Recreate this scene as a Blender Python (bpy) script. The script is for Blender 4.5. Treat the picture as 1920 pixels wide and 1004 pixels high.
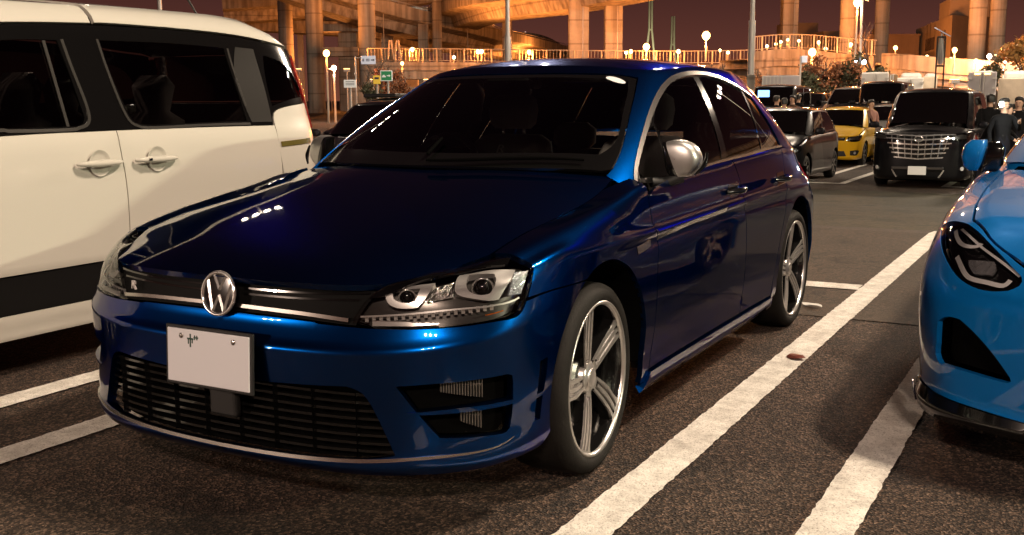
import bpy, bmesh, math, random
import numpy as np
from mathutils import Vector, Matrix
from mathutils.bvhtree import BVHTree
from mathutils.geometry import delaunay_2d_cdt

for o in list(bpy.data.objects): bpy.data.objects.remove(o)
SC = bpy.context.scene
COL = SC.collection
R = math.radians
random.seed(7); np.random.seed(7)

# ---------------------------------------------------------------- camera
cd = bpy.data.cameras.new('camera'); cam = bpy.data.objects.new('camera', cd); COL.objects.link(cam)
CAM = (3.1477, 2.2853, 1.2535); YAW, PITCH, ROLL = .5040, .1579, -.0062
_f = Vector((-math.cos(YAW)*math.cos(PITCH), -math.sin(YAW)*math.cos(PITCH), -math.sin(PITCH)))
_r = _f.cross(Vector((0, 0, 1))).normalized(); _u = _r.cross(_f)
_r2 = _r*math.cos(ROLL)+_u*math.sin(ROLL); _u2 = _u*math.cos(ROLL)-_r*math.sin(ROLL)
cam.matrix_world = Matrix(((_r2.x, _u2.x, -_f.x, CAM[0]), (_r2.y, _u2.y, -_f.y, CAM[1]), (_r2.z, _u2.z, -_f.z, CAM[2]), (0, 0, 0, 1)))
cd.sensor_width = 36; cd.lens = 1977.9/1920*36; cd.clip_start = .05; cd.clip_end = 4000
SC.camera = cam

# ---------------------------------------------------------------- night sky and exposure
W = bpy.data.worlds.new('World'); SC.world = W; W.use_nodes = True
nt = W.node_tree; nt.nodes.clear()
def wn(t, **k):
    n = nt.nodes.new(t)
    for a, b in k.items(): setattr(n, a, b)
    return n
out = wn('ShaderNodeOutputWorld'); bg = wn('ShaderNodeBackground'); bg2 = wn('ShaderNodeBackground'); add = wn('ShaderNodeAddShader')
sky = wn('ShaderNodeTexSky', sky_type='NISHITA', sun_disc=False)
sky.sun_elevation = R(-6); sky.sun_rotation = R(120)
nt.links.new(sky.outputs[0], bg.inputs[0]); bg.inputs[1].default_value = .05
# the town's own glow: a mauve brown night sky, a little warmer low down all the way round
tc = wn('ShaderNodeTexCoord'); sp = wn('ShaderNodeSeparateXYZ'); rp = wn('ShaderNodeValToRGB')
nt.links.new(tc.outputs['Generated'], sp.inputs[0]); nt.links.new(sp.outputs[2], rp.inputs[0])
e = rp.color_ramp.elements
e[0].position = 0; e[0].color = (.16, .052, .030, 1)
e[1].position = 1; e[1].color = (.009, .0035, .006, 1)
for q, c in ((.045, (.105, .034, .024)), (.11, (.05, .017, .015)), (.32, (.015, .0055, .0075))):
    m = e.new(q); m.color = (*c, 1)
nt.links.new(rp.outputs[0], bg2.inputs[0]); bg2.inputs[1].default_value = 1.0
nt.links.new(bg.outputs[0], add.inputs[0]); nt.links.new(bg2.outputs[0], add.inputs[1]); nt.links.new(add.outputs[0], out.inputs[0])
vs = SC.view_settings
SC.display_settings.display_device = 'sRGB'
vs.view_transform = 'Standard'; vs.look = 'None'; vs.exposure = 0; vs.gamma = 1; vs.use_curve_mapping = False
SC.cycles.max_bounces = 8; SC.cycles.transparent_max_bounces = 12
SC.cycles.sample_clamp_indirect = 4; SC.cycles.use_light_tree = True
SC.cycles.caustics_reflective = False; SC.cycles.caustics_refractive = False


# ---------------------------------------------------------------- splines
def nat(t, Y, tq):
    """natural cubic spline through (t, Y), evaluated at tq"""
    t = np.asarray(t, float); Y = np.asarray(Y, float); n = len(t)
    tq = np.asarray(tq, float)
    h = np.diff(t); A = np.zeros((n, n)); B = np.zeros((n,) + Y.shape[1:])
    A[0, 0] = A[-1, -1] = 1
    for i in range(1, n - 1):
        A[i, i-1] = h[i-1]; A[i, i] = 2*(h[i-1]+h[i]); A[i, i+1] = h[i]
        B[i] = 6*((Y[i+1]-Y[i])/h[i]-(Y[i]-Y[i-1])/h[i-1])
    M = np.linalg.solve(A, B)
    k = np.clip(np.searchsorted(t, tq)-1, 0, n-2)
    sh = (slice(None),)+(None,)*(Y.ndim-1)
    a = (t[k+1]-tq)[sh]; b = (tq-t[k])[sh]; hh = h[k][sh]
    return M[k]*a**3/(6*hh)+M[k+1]*b**3/(6*hh)+(Y[k]/hh-M[k]*hh/6)*a+(Y[k+1]/hh-M[k+1]*hh/6)*b

def pch(t, Y, tq):
    """monotone cubic (no overshoot) through (t, Y)"""
    t = np.asarray(t, float); Y = np.asarray(Y, float); tq = np.asarray(tq, float)
    h = np.diff(t); sh = (slice(None),)+(None,)*(Y.ndim-1)
    d = np.diff(Y, axis=0)/h[sh]
    m = np.zeros_like(Y); m[0] = d[0]; m[-1] = d[-1]
    if len(t) > 2:
        w1 = (2*h[1:]+h[:-1])[sh]; w2 = (h[1:]+2*h[:-1])[sh]
        with np.errstate(all='ignore'):
            mm = (w1+w2)/(w1/d[:-1]+w2/d[1:])
        m[1:-1] = np.where(d[:-1]*d[1:] > 0, mm, 0)
    k = np.clip(np.searchsorted(t, tq)-1, 0, len(t)-2)
    x = np.clip(((tq-t[k])/h[k]), -1, 2)[sh]; hh = h[k][sh]
    return ((1+2*x)*(1-x)**2*Y[k]+x*(1-x)**2*hh*m[k]+x*x*(3-2*x)*Y[k+1]+x*x*(x-1)*hh*m[k+1])

def smooth(pts, step):
    """a smooth open curve through 2-D or 3-D points, resampled at about step"""
    P = np.asarray(pts, float)
    if len(P) == 2:
        n = max(1, int(np.linalg.norm(P[1]-P[0])/step+.5))
        return P[0]+(P[1]-P[0])*np.linspace(0, 1, n+1)[:, None]
    t = np.r_[0, np.cumsum(np.linalg.norm(np.diff(P, axis=0), axis=1)**.5)]
    Q = nat(t, P, np.linspace(0, t[-1], 24*len(P)))
    L = np.r_[0, np.cumsum(np.linalg.norm(np.diff(Q, axis=0), axis=1))]
    n = max(2, int(L[-1]/step+.5)); s = np.linspace(0, L[-1], n+1)
    return np.stack([np.interp(s, L, Q[:, i]) for i in range(P.shape[1])], 1)

def loop(segs, step):
    """closed outline: segs is a list of point lists, each one smooth, corners where they join"""
    out = []
    for i, s in enumerate(segs):
        s = list(s); nx = segs[(i+1) % len(segs)][0]
        if tuple(s[-1]) != tuple(nx): s = s+[nx]
        out.append(smooth(s, step)[:-1])
    return np.concatenate(out)

# ---------------------------------------------------------------- lofted skins that panels are cut from
class Skin:
    """a fine lofted grid; (u, v) are arc lengths in metres along and across it"""
    def __init__(self, G):
        self.G = G; n, m, _ = G.shape
        du = np.gradient(G, axis=0); dv = np.gradient(G, axis=1)
        N = np.cross(du, dv); N /= np.linalg.norm(N, axis=2, keepdims=True)+1e-12
        c = G[n//2, m//2]; 
        self.NG = N; self.V = G.reshape(-1, 3)
        lu = np.linalg.norm(np.diff(G, axis=0), axis=2); lv = np.linalg.norm(np.diff(G, axis=1), axis=2)
        self.su = np.r_[0, np.cumsum(lu.max(1))]; self.sv = np.r_[0, np.cumsum(np.maximum(np.percentile(lv, 70, axis=0), 1e-5))]
        F = []
        for i in range(n-1):
            for j in range(m-1):
                a = i*m+j
                F.append((a, a+m, a+m+1)); F.append((a, a+m+1, a+1))
        self.F = F; self.m = m
        self.T = BVHTree.FromPolygons([tuple(v) for v in self.V], F)
        if self.flipped(): self.NG = -self.NG
    def flipped(self):
        p = self.V; c = p.mean(0); n = self.NG.reshape(-1, 3)
        c = np.array([c[0], 0, c[2]*.7])
        return np.mean(((p-c)*n).sum(1) > 0) < .5
    def _ij(self, loc, idx):
        cell = idx//2; i, j = divmod(cell, self.m-1)
        a, b, c = (self.V[k] for k in self.F[idx]); p = np.array(loc)
        v0, v1, v2 = b-a, c-a, p-a
        d00, d01, d11, d20, d21 = v0@v0, v0@v1, v1@v1, v2@v0, v2@v1; q = d00*d11-d01*d01
        if abs(q) < 1e-20: w = (1, 0, 0)
        else:
            v = (d11*d20-d01*d21)/q; u = (d00*d21-d01*d20)/q; w = (1-v-u, v, u)
        o = ((0, 0), (1, 0), (1, 1)) if idx % 2 == 0 else ((0, 0), (1, 1), (0, 1))
        return i+sum(w[k]*o[k][0] for k in range(3)), j+sum(w[k]*o[k][1] for k in range(3))
    def param(self, p):
        loc, n, idx, d = self.T.find_nearest(Vector(p))
        i, j = self._ij(loc, idx)
        return np.interp(i, np.arange(len(self.su)), self.su), np.interp(j, np.arange(len(self.sv)), self.sv)
    def eval(self, u, v):
        i = np.interp(u, self.su, np.arange(len(self.su))); j = np.interp(v, self.sv, np.arange(len(self.sv)))
        a = min(int(i), len(self.su)-2); b = min(int(j), len(self.sv)-2); x = i-a; y = j-b
        f = lambda Q: Q[a, b]*(1-x)*(1-y)+Q[a+1, b]*x*(1-y)+Q[a+1, b+1]*x*y+Q[a, b+1]*(1-x)*y
        n = f(self.NG); return f(self.G), n/(np.linalg.norm(n)+1e-12)
    def near(self, p):
        return self.eval(*self.param(p))
    def cast(self, o, d):
        """first hit of a ray, else the skin's nearest point to it"""
        loc, nor, idx, dist = self.T.ray_cast(Vector(o), Vector(d))
        if loc is None:
            best = None
            for k in range(1, 40):
                q = Vector(o)+Vector(d).normalized()*(k*.15)
                l2, n2, i2, d2 = self.T.find_nearest(q)
                if best is None or d2 < best[3]: best = (l2, n2, i2, d2)
            loc, nor, idx, dist = best
        i, j = self._ij(loc, idx)
        return self.eval(np.interp(i, np.arange(len(self.su)), self.su), np.interp(j, np.arange(len(self.sv)), self.sv))

def fill2d(outline, holes, step):
    """triangulate a closed 2-D outline with holes and a jittered grid of inner points"""
    outline = np.asarray(outline, float); assert np.isfinite(outline).all() and np.ptp(outline, axis=0).max() < 400*max(step or 1, .02)
    lo = outline.min(0); hi = outline.max(0)
    verts = [Vector(p) for p in outline]; edges = [(i, (i+1) % len(outline)) for i in range(len(outline))]
    loops = [list(range(len(outline)))]
    for h in holes:
        b = len(verts); verts += [Vector(p) for p in h]
        edges += [(b+i, b+(i+1) % len(h)) for i in range(len(h))]; loops.append(list(range(b, b+len(h))))
    E = np.array([[verts[a], verts[b]] for a, b in edges])
    def inside(p):
        y0, y1 = E[:, 0, 1], E[:, 1, 1]; c = (y0 > p[1]) != (y1 > p[1])
        with np.errstate(all='ignore'):
            x = E[:, 0, 0]+(p[1]-y0)*(E[:, 1, 0]-E[:, 0, 0])/(y1-y0)
        return (np.sum(c & (p[0] < x)) % 2) == 1
    ab = E[:, 1]-E[:, 0]; l2 = (ab**2).sum(1)+1e-15
    nb = len(verts)
    if step:
        row = 0; y = lo[1]+step*.5
        while y < hi[1]:
            x = lo[0]+step*(.5 if row % 2 else 1.0)
            while x < hi[0]:
                p = np.array([x, y])
                if inside(p):
                    t = np.clip(((p-E[:, 0])*ab).sum(1)/l2, 0, 1)
                    if (((E[:, 0]+ab*t[:, None]-p)**2).sum(1)).min() > (step*.45)**2: verts.append(Vector(p))
                x += step
            y += step*.866; row += 1
    vs, es, fs, ov, oe, of = delaunay_2d_cdt(verts, edges, [], 0, 1e-7)
    P = [np.array(v) for v in vs]
    tri = [f for f in fs if inside((P[f[0]]+P[f[1]]+P[f[2]])/3)]
    mp = {}
    for k, o in enumerate(ov):
        for q in o: mp[q] = k
    return P, tri, [[mp[i] for i in l] for l in loops]

class Buf:
    """collects faces with their own vertex normals and builds one mesh object"""
    def __init__(s): s.v = []; s.n = []; s.f = []; s.m = []
    def add(s, V, N, F, mi=0):
        b = len(s.v); s.v += [tuple(map(float, p)) for p in V]
        s.n += [None if p is None else tuple(map(float, p)) for p in N] if N is not None else [None]*len(V)
        s.f += [tuple(b+i for i in f) for f in F]; s.m += [mi]*len(F)
        return s
    def mirror(s):
        """adds the mirror image across the car's centre plane"""
        b = len(s.v); nf = len(s.f)
        s.v += [(x, -y, z) for x, y, z in s.v]; s.n += [None if n is None else (n[0], -n[1], n[2]) for n in s.n]
        s.f += [tuple(b+i for i in reversed(f)) for f in s.f[:nf]]; s.m += s.m[:nf]
        return s
    def mirrored(s):
        t = Buf(); t.v = [(x, -y, z) for x, y, z in s.v]; t.n = [None if n is None else (n[0], -n[1], n[2]) for n in s.n]
        t.f = [tuple(reversed(f)) for f in s.f]; t.m = list(s.m); return t

def panel(skin, outline, step=.03, holes=(), depth=.012, off=0., mi=0, center=False, wall_mi=None):
    """cut a panel with turned-in edges out of a skin; outline and holes are 3-D points on or near it"""
    to = lambda L: np.array([skin.param(p) for p in L])
    O = to(outline)
    keep = [k for k in range(len(O)) if np.linalg.norm(O[k]-O[k-1]) > 1e-5]
    P, T, L = fill2d(O[keep], [to(h) for h in holes], step)
    pos = []; nor = []
    for p in P:
        q, n = skin.eval(float(p[0]), float(p[1]))
        if center and abs(q[1]) < 2e-3:
            q = q.copy(); q[1] = 0; n = n.copy(); n[1] = 0; n /= np.linalg.norm(n)
        pos.append(q+n*off); nor.append(n)
    pos = np.array(pos); nor = np.array(nor); B = Buf()
    F = []
    for f in T:
        a, b, c = (pos[i] for i in f)
        F.append(tuple(f) if np.cross(b-a, c-a)@nor[f[0]] > 0 else (f[0], f[2], f[1]))
    B.add(pos, nor, F, mi)
    if depth:
        for l in L:
            n = len(l)
            for k in range(n):
                i, j = l[k], l[(k+1) % n]
                if center and abs(pos[i][1]) < 1e-4 and abs(pos[j][1]) < 1e-4: continue
                a, b = pos[i], pos[j]
                if np.linalg.norm(a-b) < 1e-7: continue
                B.add([a, b, b-nor[j]*depth, a-nor[i]*depth], None, [(0, 1, 2, 3)], mi if wall_mi is None else wall_mi)
    return B

def ribbon(skin, pts, width, off=.003, step=.02, thick=.003, center=False, widths=None):
    """a raised strip that follows a line of points on a skin"""
    C = smooth(pts, step); n = len(C); B = Buf(); Q = [skin.near(p) for p in C]
    P = np.array([q[0] for q in Q]); N = np.array([q[1] for q in Q])
    T = np.gradient(P, axis=0); T /= np.linalg.norm(T, axis=1, keepdims=True)+1e-12
    S = np.cross(N, T); w = np.full(n, width) if widths is None else np.interp(np.linspace(0, 1, n), np.linspace(0, 1, len(widths)), widths)
    a = P+S*w[:, None]/2+N*off; b = P-S*w[:, None]/2+N*off; a0 = a-N*(off+thick); b0 = b-N*(off+thick)
    F = [(i, i+1, n+i+1, n+i) for i in range(n-1)]
    def fix(V, N, F):
        v = np.array(V); f = F[len(F)//2]; g = np.cross(v[f[1]]-v[f[0]], v[f[2]]-v[f[0]])
        return F if g@N[f[0]] > 0 else [tuple(reversed(q)) for q in F]
    V = np.concatenate([a, b]); NN = np.concatenate([N, N]); B.add(V, NN, fix(V, NN, F))
    for p, q, sg in ((a, a0, 1), (b, b0, -1)):
        V = np.concatenate([p, q]); NN = np.concatenate([S*sg, S*sg]); B.add(V, NN, fix(V, NN, F))
    return B

def tube(pts, r, seg=8, step=None, closed=False, caps=True):
    C = np.asarray(pts, float) if step is None else smooth(pts, step); n = len(C)
    R = np.full(n, r) if np.isscalar(r) else np.interp(np.linspace(0, 1, n), np.linspace(0, 1, len(r)), r)
    T = (np.roll(C, -1, 0)-np.roll(C, 1, 0)) if closed else np.gradient(C, axis=0)
    T /= np.linalg.norm(T, axis=1, keepdims=True)+1e-12
    B = Buf(); V = []; N = []; up = np.array([0, 0, 1.]) if abs(T[0, 2]) < .9 else np.array([1., 0, 0])
    x = np.cross(T[0], up); x /= np.linalg.norm(x)
    for i in range(n):
        x = x-T[i]*(x@T[i]); x /= np.linalg.norm(x); y = np.cross(T[i], x)
        for k in range(seg):
            a = 2*math.pi*k/seg; d = x*math.cos(a)+y*math.sin(a); V.append(C[i]+d*R[i]); N.append(d)
    F = []
    for i in range(n if closed else n-1):
        for k in range(seg):
            F.append((i*seg+k, i*seg+(k+1) % seg, ((i+1) % n)*seg+(k+1) % seg, ((i+1) % n)*seg+k))
    B.add(V, N, F)
    if caps and not closed:
        B.add(V[:seg], None, [tuple(reversed(range(seg)))]); B.add(V[-seg:], None, [tuple(range(seg))])
    return B

def box(cx, cy, cz, sx, sy, sz, B=None, rot=None, bev=0.):
    B = B or Buf()
    if not bev:
        V = np.array([(x, y, z) for x in (-.5, .5) for y in (-.5, .5) for z in (-.5, .5)])*(sx, sy, sz)
        F = [(0, 1, 3, 2), (4, 6, 7, 5), (0, 4, 5, 1), (2, 3, 7, 6), (0, 2, 6, 4), (1, 5, 7, 3)]
    else:
        bm = bmesh.new(); bmesh.ops.create_cube(bm, size=1); bmesh.ops.scale(bm, vec=(sx, sy, sz), verts=bm.verts)
        bmesh.ops.bevel(bm, geom=bm.edges[:], offset=bev, segments=2, affect='EDGES', profile=.5)
        V = np.array([v.co[:] for v in bm.verts]); bm.verts.index_update(); F = [tuple(v.index for v in f.verts) for f in bm.faces]; bm.free()
    if rot is not None: V = V@np.array(Matrix.Rotation(rot, 3, 'Z')).T
    V = V+(cx, cy, cz)
    for f in F: B.add([V[i] for i in f], None, [tuple(range(len(f)))])
    return B

def prism(poly, a0, a1, axis='z', B=None, step=None):
    """a flat outline given thickness along an axis; poly in the two other axes"""
    B = B or Buf(); P, T, L = fill2d(np.asarray(poly, float), [], step)
    def to(p, h):
        return {'z': (p[0], p[1], h), 'y': (p[0], h, p[1]), 'x': (h, p[0], p[1])}[axis]
    A = [to(p, a0) for p in P]; C = [to(p, a1) for p in P]; cen = (np.mean(A, 0)+np.mean(C, 0))/2
    ax = {'x': 0, 'y': 1, 'z': 2}[axis]
    for V, sg in ((A, np.sign(a0-a1)), (C, np.sign(a1-a0))):
        V = np.array(V); F = []
        for f in T:
            g = np.cross(V[f[1]]-V[f[0]], V[f[2]]-V[f[0]])[ax]
            F.append(tuple(f) if g*sg > 0 else tuple(reversed(f)))
        B.add(V, None, F)
    l = L[0]; ar = sum(P[l[k]][0]*P[l[(k+1) % len(l)]][1]-P[l[(k+1) % len(l)]][0]*P[l[k]][1] for k in range(len(l)))
    for k in range(len(l)):
        i, j = l[k], l[(k+1) % len(l)]; q = [A[i], A[j], C[j], C[i]]
        g = np.cross(np.array(q[1])-q[0], np.array(q[2])-q[0]); mid = (np.array(q[0])+q[2])/2
        d = np.array([P[j][1]-P[i][1], -(P[j][0]-P[i][0])])*np.sign(ar)
        o = np.array({'z': (d[0], d[1], 0), 'y': (d[0], 0, d[1]), 'x': (0, d[0], d[1])}[axis])
        B.add(q if g@o > 0 else q[::-1], None, [(0, 1, 2, 3)])
    return B

def lathe(prof, seg=48, axis='y', at=(0, 0, 0), B=None):
    """prof: (radius, along) pairs turned round an axis"""
    B = B or Buf(); n = len(prof); V = []
    for r, h in prof:
        for k in range(seg):
            a = 2*math.pi*k/seg; c, s = r*math.cos(a), r*math.sin(a)
            V.append({'y': (c, h, s), 'z': (c, s, h), 'x': (h, c, s)}[axis])
    V = np.array(V)+at; N = []
    for i in range(n):
        t = np.array(prof[min(i+1, n-1)])-np.array(prof[max(i-1, 0)]); d = np.array([t[1], -t[0]]); d = d/(np.linalg.norm(d)+1e-9)
        for k in range(seg):
            a = 2*math.pi*k/seg; c, s = math.cos(a), math.sin(a)
            N.append({'y': (d[0]*c, d[1], d[0]*s), 'z': (d[0]*c, d[0]*s, d[1]), 'x': (d[1], d[0]*c, d[0]*s)}[axis])
    F = [(i*seg+k, (i+1)*seg+k, (i+1)*seg+(k+1) % seg, i*seg+(k+1) % seg) for i in range(n-1) for k in range(seg)]
    f = F[len(F)//2]; g = np.cross(V[f[1]]-V[f[0]], V[f[2]]-V[f[0]])
    if g@np.array(N[f[0]]) < 0: F = [tuple(reversed(q)) for q in F]
    return B.add(V, N, F)

def mesh_obj(name, B, mats, parent=None, loc=None, smooth_angle=None):
    me = bpy.data.meshes.new(name); me.from_pydata(B.v, [], B.f)
    for m in (mats if isinstance(mats, (list, tuple)) else [mats]): me.materials.append(m)
    if any(B.m): me.polygons.foreach_set('material_index', B.m)
    me.validate(clean_customdata=False)
    if B.n and any(n is not None for n in B.n):
        me.polygons.foreach_set('use_smooth', [True]*len(me.polygons))
        me.update()
        nn = [None]*len(me.vertices)
        fl = [0.]*(3*len(me.vertices)); 
        acc = np.zeros((len(me.vertices), 3))
        for p in me.polygons:
            for v in p.vertices: acc[v] += np.array(p.normal)
        for i, n in enumerate(B.n):
            if n is None:
                q = acc[i]; l = np.linalg.norm(q); n = q/l if l > 1e-9 else (0, 0, 1)
            nn[i] = n
        me.normals_split_custom_set_from_vertices(nn)
    me.update()
    o = bpy.data.objects.new(name, me); bpy.context.scene.collection.objects.link(o)
    if parent is not None:
        o.parent = parent
    if loc is not None: o.location = loc
    return o

# ---------------------------------------------------------------- naming
def tag(o, label=None, cat=None, group=None, kind=None):
    if label: o['label'] = label
    if cat: o['category'] = cat
    if group: o['group'] = group
    if kind: o['kind'] = kind
    return o
def thing(name, label, cat, loc=(0, 0, 0), rz=0., group=None):
    o = bpy.data.objects.new(name, None); COL.objects.link(o); o.empty_display_size = .2
    o.location = loc; o.rotation_euler = (0, 0, rz)
    return tag(o, label, cat, group)
def copy_thing(src, loc, rz=None, label=None, group=None):
    """a copy of a thing with copies of its parts and sub-parts, sharing mesh data"""
    def cp(o, par):
        c = o.copy(); COL.objects.link(c)
        if par is not None: c.parent = par
        for ch in o.children: cp(ch, c)
        return c
    r = cp(src, None); r.location = loc
    if rz is not None: r.rotation_euler = (0, 0, rz)
    if label: r['label'] = label
    if group: r['group'] = group
    return r

# ---------------------------------------------------------------- materials
def mat(name, col, rough=.5, metal=0., spec=.5, coat=0., coat_r=.03, emit=None, es=0., bump=0., bscale=40., var=0., vscale=3., ior=None):
    m = bpy.data.materials.new(name); m.use_nodes = True; t = m.node_tree; b = t.nodes['Principled BSDF']
    b.inputs['Base Color'].default_value = (*col, 1); b.inputs['Roughness'].default_value = rough; b.inputs['Metallic'].default_value = metal
    b.inputs['Specular IOR Level'].default_value = spec
    if coat: b.inputs['Coat Weight'].default_value = coat; b.inputs['Coat Roughness'].default_value = coat_r
    if ior: b.inputs['IOR'].default_value = ior
    if emit: b.inputs['Emission Color'].default_value = (*emit, 1); b.inputs['Emission Strength'].default_value = es
    if var or bump:
        tc = t.nodes.new('ShaderNodeTexCoord')
    if var:
        n = t.nodes.new('ShaderNodeTexNoise'); n.inputs['Scale'].default_value = vscale; n.inputs['Detail'].default_value = 6; n.inputs['Roughness'].default_value = .65
        t.links.new(tc.outputs['Object'], n.inputs['Vector'])
        r = t.nodes.new('ShaderNodeValToRGB'); r.color_ramp.elements[0].position = .3; r.color_ramp.elements[1].position = .72
        r.color_ramp.elements[0].color = (*[c*(1-var) for c in col], 1); r.color_ramp.elements[1].color = (*[min(1, c*(1+var*.5)) for c in col], 1)
        t.links.new(n.outputs['Fac'], r.inputs[0]); t.links.new(r.outputs[0], b.inputs['Base Color'])
    if bump:
        n = t.nodes.new('ShaderNodeTexNoise'); n.inputs['Scale'].default_value = bscale; n.inputs['Detail'].default_value = 4
        t.links.new(tc.outputs['Object'], n.inputs['Vector'])
        bp = t.nodes.new('ShaderNodeBump'); bp.inputs['Strength'].default_value = bump; bp.inputs['Distance'].default_value = .01
        t.links.new(n.outputs['Fac'], bp.inputs['Height']); t.links.new(bp.outputs[0], b.inputs['Normal'])
    return m

def paint(name, col, metal=.55, rough=.32, flake=.12):
    """car paint: a metallic base with fine flakes under clear lacquer that is not perfectly level"""
    m = mat(name, col, rough, metal, coat=1.0, coat_r=.025); t = m.node_tree; b = t.nodes['Principled BSDF']
    mx_ = max(col)+1e-6; b.inputs['Specular Tint'].default_value = (*[min(1, .05+.22*c/mx_) for c in col], 1); b.inputs['Coat IOR'].default_value = 1.38
    tc = t.nodes.new('ShaderNodeTexCoord'); v = t.nodes.new('ShaderNodeTexVoronoi'); v.inputs['Scale'].default_value = 900
    t.links.new(tc.outputs['Object'], v.inputs['Vector'])
    hs = t.nodes.new('ShaderNodeMix'); hs.data_type = 'RGBA'; hs.inputs[0].default_value = flake
    hs.inputs[6].default_value = (*col, 1); t.links.new(v.outputs['Color'], hs.inputs[7]); hs.blend_type = 'OVERLAY'
    t.links.new(hs.outputs[2], b.inputs['Base Color'])
    n = t.nodes.new('ShaderNodeTexNoise'); n.inputs['Scale'].default_value = 2.2; n.inputs['Detail'].default_value = 2
    t.links.new(tc.outputs['Object'], n.inputs['Vector'])
    bp = t.nodes.new('ShaderNodeBump'); bp.inputs['Strength'].default_value = .05; bp.inputs['Distance'].default_value = .05
    t.links.new(n.outputs['Fac'], bp.inputs['Height']); t.links.new(bp.outputs[0], b.inputs['Coat Normal'])
    return m

def glass(name, tint, clear=.75, ior=1.5):
    """a pane: mirror-like at a slant, else a tinted see-through"""
    m = bpy.data.materials.new(name); m.use_nodes = True; t = m.node_tree; t.nodes.clear()
    o = t.nodes.new('ShaderNodeOutputMaterial'); mx = t.nodes.new('ShaderNodeMixShader'); fr = t.nodes.new('ShaderNodeFresnel'); fr.inputs[0].default_value = ior
    tr = t.nodes.new('ShaderNodeBsdfTransparent'); tr.inputs[0].default_value = (*[c*clear for c in tint], 1)
    gl = t.nodes.new('ShaderNodeBsdfGlossy'); gl.inputs['Roughness'].default_value = 0.0
    mu = t.nodes.new('ShaderNodeMath'); mu.operation = 'MULTIPLY'; mu.inputs[1].default_value = 1.25; mu.use_clamp = True
    t.links.new(fr.outputs[0], mu.inputs[0]); t.links.new(mu.outputs[0], mx.inputs[0]); t.links.new(tr.outputs[0], mx.inputs[1]); t.links.new(gl.outputs[0], mx.inputs[2]); t.links.new(mx.outputs[0], o.inputs[0])
    return m

M = dict(
    blue=paint('deep blue paint', (.0002, .042, .20), 1.0, .28, .04),
    azure=paint('bright blue paint', (.001, .105, .34), .15, .5, .05),
    white_paint=paint('cream white paint', (.50, .48, .43), .0, .4, .04),
    black_paint=paint('black paint', (.006, .006, .007), .2, .3, .03),
    yellow=paint('yellow paint', (.62, .36, .015), .0, .35, .04),
    orange_paint=paint('orange paint', (.42, .13, .01), .1, .35, .04),
    phone_light=mat('phone light', (1, 1, 1), .3, emit=(.95, 1, .9), es=160),
    silver_paint=paint('silver paint', (.45, .44, .43), .8, .3),
    gloss_black=mat('gloss black plastic', (.004, .004, .004), .12, coat=.6),
    black=mat('matt black plastic', (.008, .008, .008), .55, bump=.1, bscale=300),
    fin=mat('dull fin metal', (.22, .20, .18), .45, .8),
    cladding=mat('black side cladding', (.004, .0035, .0035), .6, spec=.12),
    grille_black=mat('satin black grille', (.005, .005, .005), .5, spec=.06),
    void=mat('dark cavity', (.003, .003, .003), .9, spec=0),
    rubber=mat('tyre rubber', (.011, .010, .009), .7, spec=.2, bump=.15, bscale=120, var=.3, vscale=20),
    chrome=mat('chrome', (.82, .81, .79), .14, .85),
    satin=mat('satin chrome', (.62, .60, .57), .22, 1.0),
    mirror_silver=mat('silver mirror cap', (.50, .49, .48), .36, .9),
    alloy=mat('machined alloy', (.70, .68, .66), .28, .86, bump=.05, bscale=300),
    alloy_black=mat('black wheel lacquer', (.006, .006, .006), .16, coat=.8),
    seat=mat('charcoal seat cloth', (.40, .38, .36), .8, bump=.3, bscale=200),
    trim=mat('cabin trim', (.06, .056, .053), .45),
    plate=mat('number plate white', (.72, .73, .76), .35),
    ink=mat('number ink', (.01, .05, .03), .5),
    letter=mat('pale lettering', (.8, .78, .75), .4),
    reflector=mat('lamp reflector', (.80, .79, .77), .30, .75),
    housing=mat('lamp housing grey', (.10, .095, .09), .28, .8),
    amber=mat('amber lamp', (.8, .22, .01), .2),
    red_lens=mat('red lamp lens', (.30, .012, .008), .12, bump=.9, bscale=110, coat=1.0),
    glass=glass('windscreen glass', (.86, .88, .86), .95),
    tint=glass('tinted glass', (.5, .5, .5), .8),
    privacy=glass('privacy glass', (.16, .15, .15), .8),
    lens=glass('lamp lens glass', (.95, .95, .95), .97, 1.35),
    dark_glass=mat('dark glass', (.004, .003, .003), .02, spec=.6, coat=.3),
    disc=mat('brake disc', (.25, .24, .23), .35, 1.0),
)

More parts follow.
